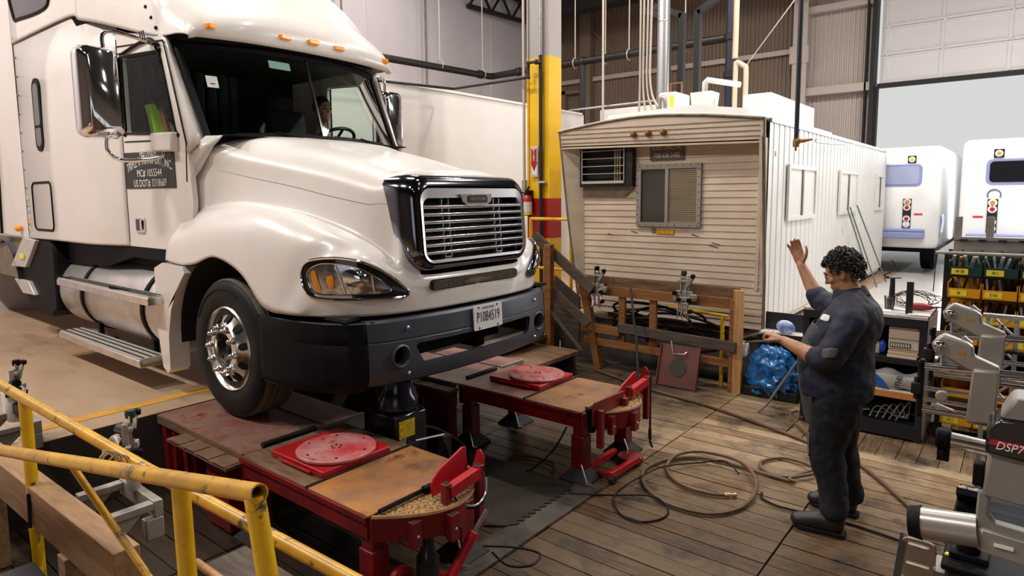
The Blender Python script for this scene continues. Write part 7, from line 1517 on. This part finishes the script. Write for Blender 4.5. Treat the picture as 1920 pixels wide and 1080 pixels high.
# boots
for hx_, ty, hy, nm in ((-.775, 4.20, 4.225, 'l'), (-.765, 4.57, 4.545, 'r')):
    bt = MB(); d = Vector((-.29, ty - hy, 0)); o = Vector((hx_, hy, 0))
    def bp(t, z, w_=0): return o + d * t + Vector((0, w_, z))
    limb(bt, [bp(.18, .07), bp(.45, .075), bp(.72, .058), bp(.93, .050)], [.055, .058, .052, .042]); limb(bt, [bp(.20, .08), bp(.19, .16), bp(.20, .25)], [.060, .060, .066]); bt.ball(bp(.86, .048), (.065, .052, .044), 16)
    lat = []
    b0 = remesh(bt, 'boot', M['boot'], man, .009, 3)
    so = [(-.02, -.042), (.10, -.046), (.40, -.042), (.66, -.055), (.88, -.050), (1.0, -.025), (1.03, 0), (1.0, .025), (.88, .050), (.66, .055), (.40, .042), (.10, .046), (-.02, .042), (-.05, 0)]
    MB().plate([(a * .29, b_) for a, b_ in so], [], o + Vector((0, 0, .002)), d.normalized(), Vector((0, 0, 1)).cross(d.normalized()), (0, 0, .028)).obj('sole', M['rubber'], b0, bevel=.004)
    q = MB()
    for k in range(5): q.tube([bp(.30 + .055 * k, .172 - .018 * k, -.03), bp(.32 + .055 * k, .178 - .018 * k, 0), bp(.30 + .055 * k, .172 - .018 * k, .03)], .004, 5)
    q.obj('laces', M['dsteel'], b0)

# ---- driver in the truck cab
dv = thing('person', 'person in a grey shirt sitting at the wheel inside the truck cab', 'person', (-5.75, 4.05, 2.2))
b = MB(); HC = Vector((-5.74, 4.05, 3.02)); Rh = Matrix.Rotation(0, 3, 'Y') @ Matrix.Rotation(PI, 3, 'Z')
hball(b, 0, 0, .012, (.094, .074, .106)); hball(b, .040, 0, -.06, (.056, .054, .07)); hball(b, .064, 0, -.098, (.03, .034, .026)); hball(b, .100, 0, -.014, (.013, .011, .03)); hball(b, .110, 0, -.03, (.013, .013, .011)); hball(b, .09, 0, -.068, (.013, .022, .008)); hball(b, .086, 0, .022, (.02, .048, .014))
for s in (-1, 1): hball(b, .066, s * .038, -.026, (.026, .022, .022)); hball(b, -.005, s * .076, -.012, (.02, .01, .032))
limb(b, [(-5.80, 4.05, 2.74), (-5.77, 4.05, 2.9)], [.07, .06])
torso(b, [(2.25, -5.88, .15, .18, 4.05), (2.45, -5.88, .14, .18, 4.05), (2.62, -5.86, .13, .19, 4.05), (2.72, -5.84, .09, .14, 4.05)])
for s in (-1, 1):
    limb(b, [(-5.82, 4.05 + s * .2, 2.64), (-5.72, 4.05 + s * .26, 2.46), (-5.60, 4.05 + s * .24, 2.5), (-5.46, 4.03 + s * .19, 2.66)], [.055, .05, .042, .032])
    for k in range(4): limb(b, [(-5.46, 4.03 + s * .19 + .018 * (k - 1.5), 2.66), (-5.42, 4.03 + s * .20 + .018 * (k - 1.5), 2.70), (-5.40, 4.03 + s * .20 + .018 * (k - 1.5), 2.67)], [.012, .009, .008], 8)
    limb(b, [(-5.47, 4.03 + s * .16, 2.66), (-5.44, 4.03 + s * .15, 2.69)], [.012, .009], 8)
db = remesh(b, 'body', M['skin'], dv, .008, 3)
for s in (-1, 1):
    e_ = MB(); hball(e_, .082, s * .031, .002, (.010, .012, .010)); e_.obj('eye', M['hair'], db)
    w_ = MB(); w_.tube([hp(.096, s * .012, .026), hp(.094, s * .034, .03), hp(.08, s * .05, .024)], .005, 6); w_.obj('eyebrow', M['hair'], db)
c_ = MB(); hball(c_, -.016, 0, .036, (.100, .084, .102)); c_.obj('hair', M['hair'], dv)
c_ = torso(MB(), [(2.25, -5.88, .17, .20, 4.05), (2.45, -5.88, .16, .20, 4.05), (2.62, -5.86, .15, .21, 4.05), (2.74, -5.82, .10, .15, 4.05)])
for s in (-1, 1): limb(c_, [(-5.84, 4.05 + s * .17, 2.68), (-5.80, 4.05 + s * .22, 2.62), (-5.72, 4.05 + s * .26, 2.46), (-5.68, 4.05 + s * .26, 2.46)], [.07, .072, .062, .055])
remesh(c_, 'shirt', mat('grey green shirt', hx('8E9A94'), .7), dv, .014, 3)
lg_ = MB()
for s in (-1, 1): limb(lg_, [(-5.86, 4.05 + s * .10, 2.32), (-5.60, 4.05 + s * .12, 2.36), (-5.42, 4.05 + s * .13, 2.33), (-5.40, 4.05 + s * .13, 1.86)], [.09, .085, .07, .05])
remesh(lg_, 'trousers', M['trouser'], dv, .016, 3)
# vest hung on the passenger seat
vs = thing('safety_vest', 'lime and orange safety vest hung over the passenger seat', 'vest', (-6.25, 2.8, 2.5))
rows = [[Vector((-6.20 + .04 * math.sin(u * 5 + t * 3) - .10 * t, 2.58 + .40 * u, 2.52 + .50 * t - .10 * abs(u - .5) * t)) for u in [k / 12 for k in range(13)]] for t in [i / 8 for i in range(9)]]
MB().grid(rows).obj('cloth', M['hivis'], vs, smooth=60, solid=.012)
for u0 in (3, 8):
    MB().grid([[r[u0] + Vector((.014, -.0, 0)), r[u0 + 2] + Vector((.014, 0, 0))] for r in rows]).obj('stripe', M['hivo'], vs, solid=.004)
    MB().grid([[(r[u0] * .7 + r[u0 + 2] * .3) + Vector((.02, 0, 0)), (r[u0] * .3 + r[u0 + 2] * .7) + Vector((.02, 0, 0))] for r in rows]).obj('reflective_strip', M['steel'], vs, solid=.003)
MB().grid([[p + Vector((-.05 - .02 * (i % 2), 0, 0)) for i, p in enumerate(r)] for r in rows]).obj('back_cloth', M['hivis'], vs, smooth=60, solid=.012)
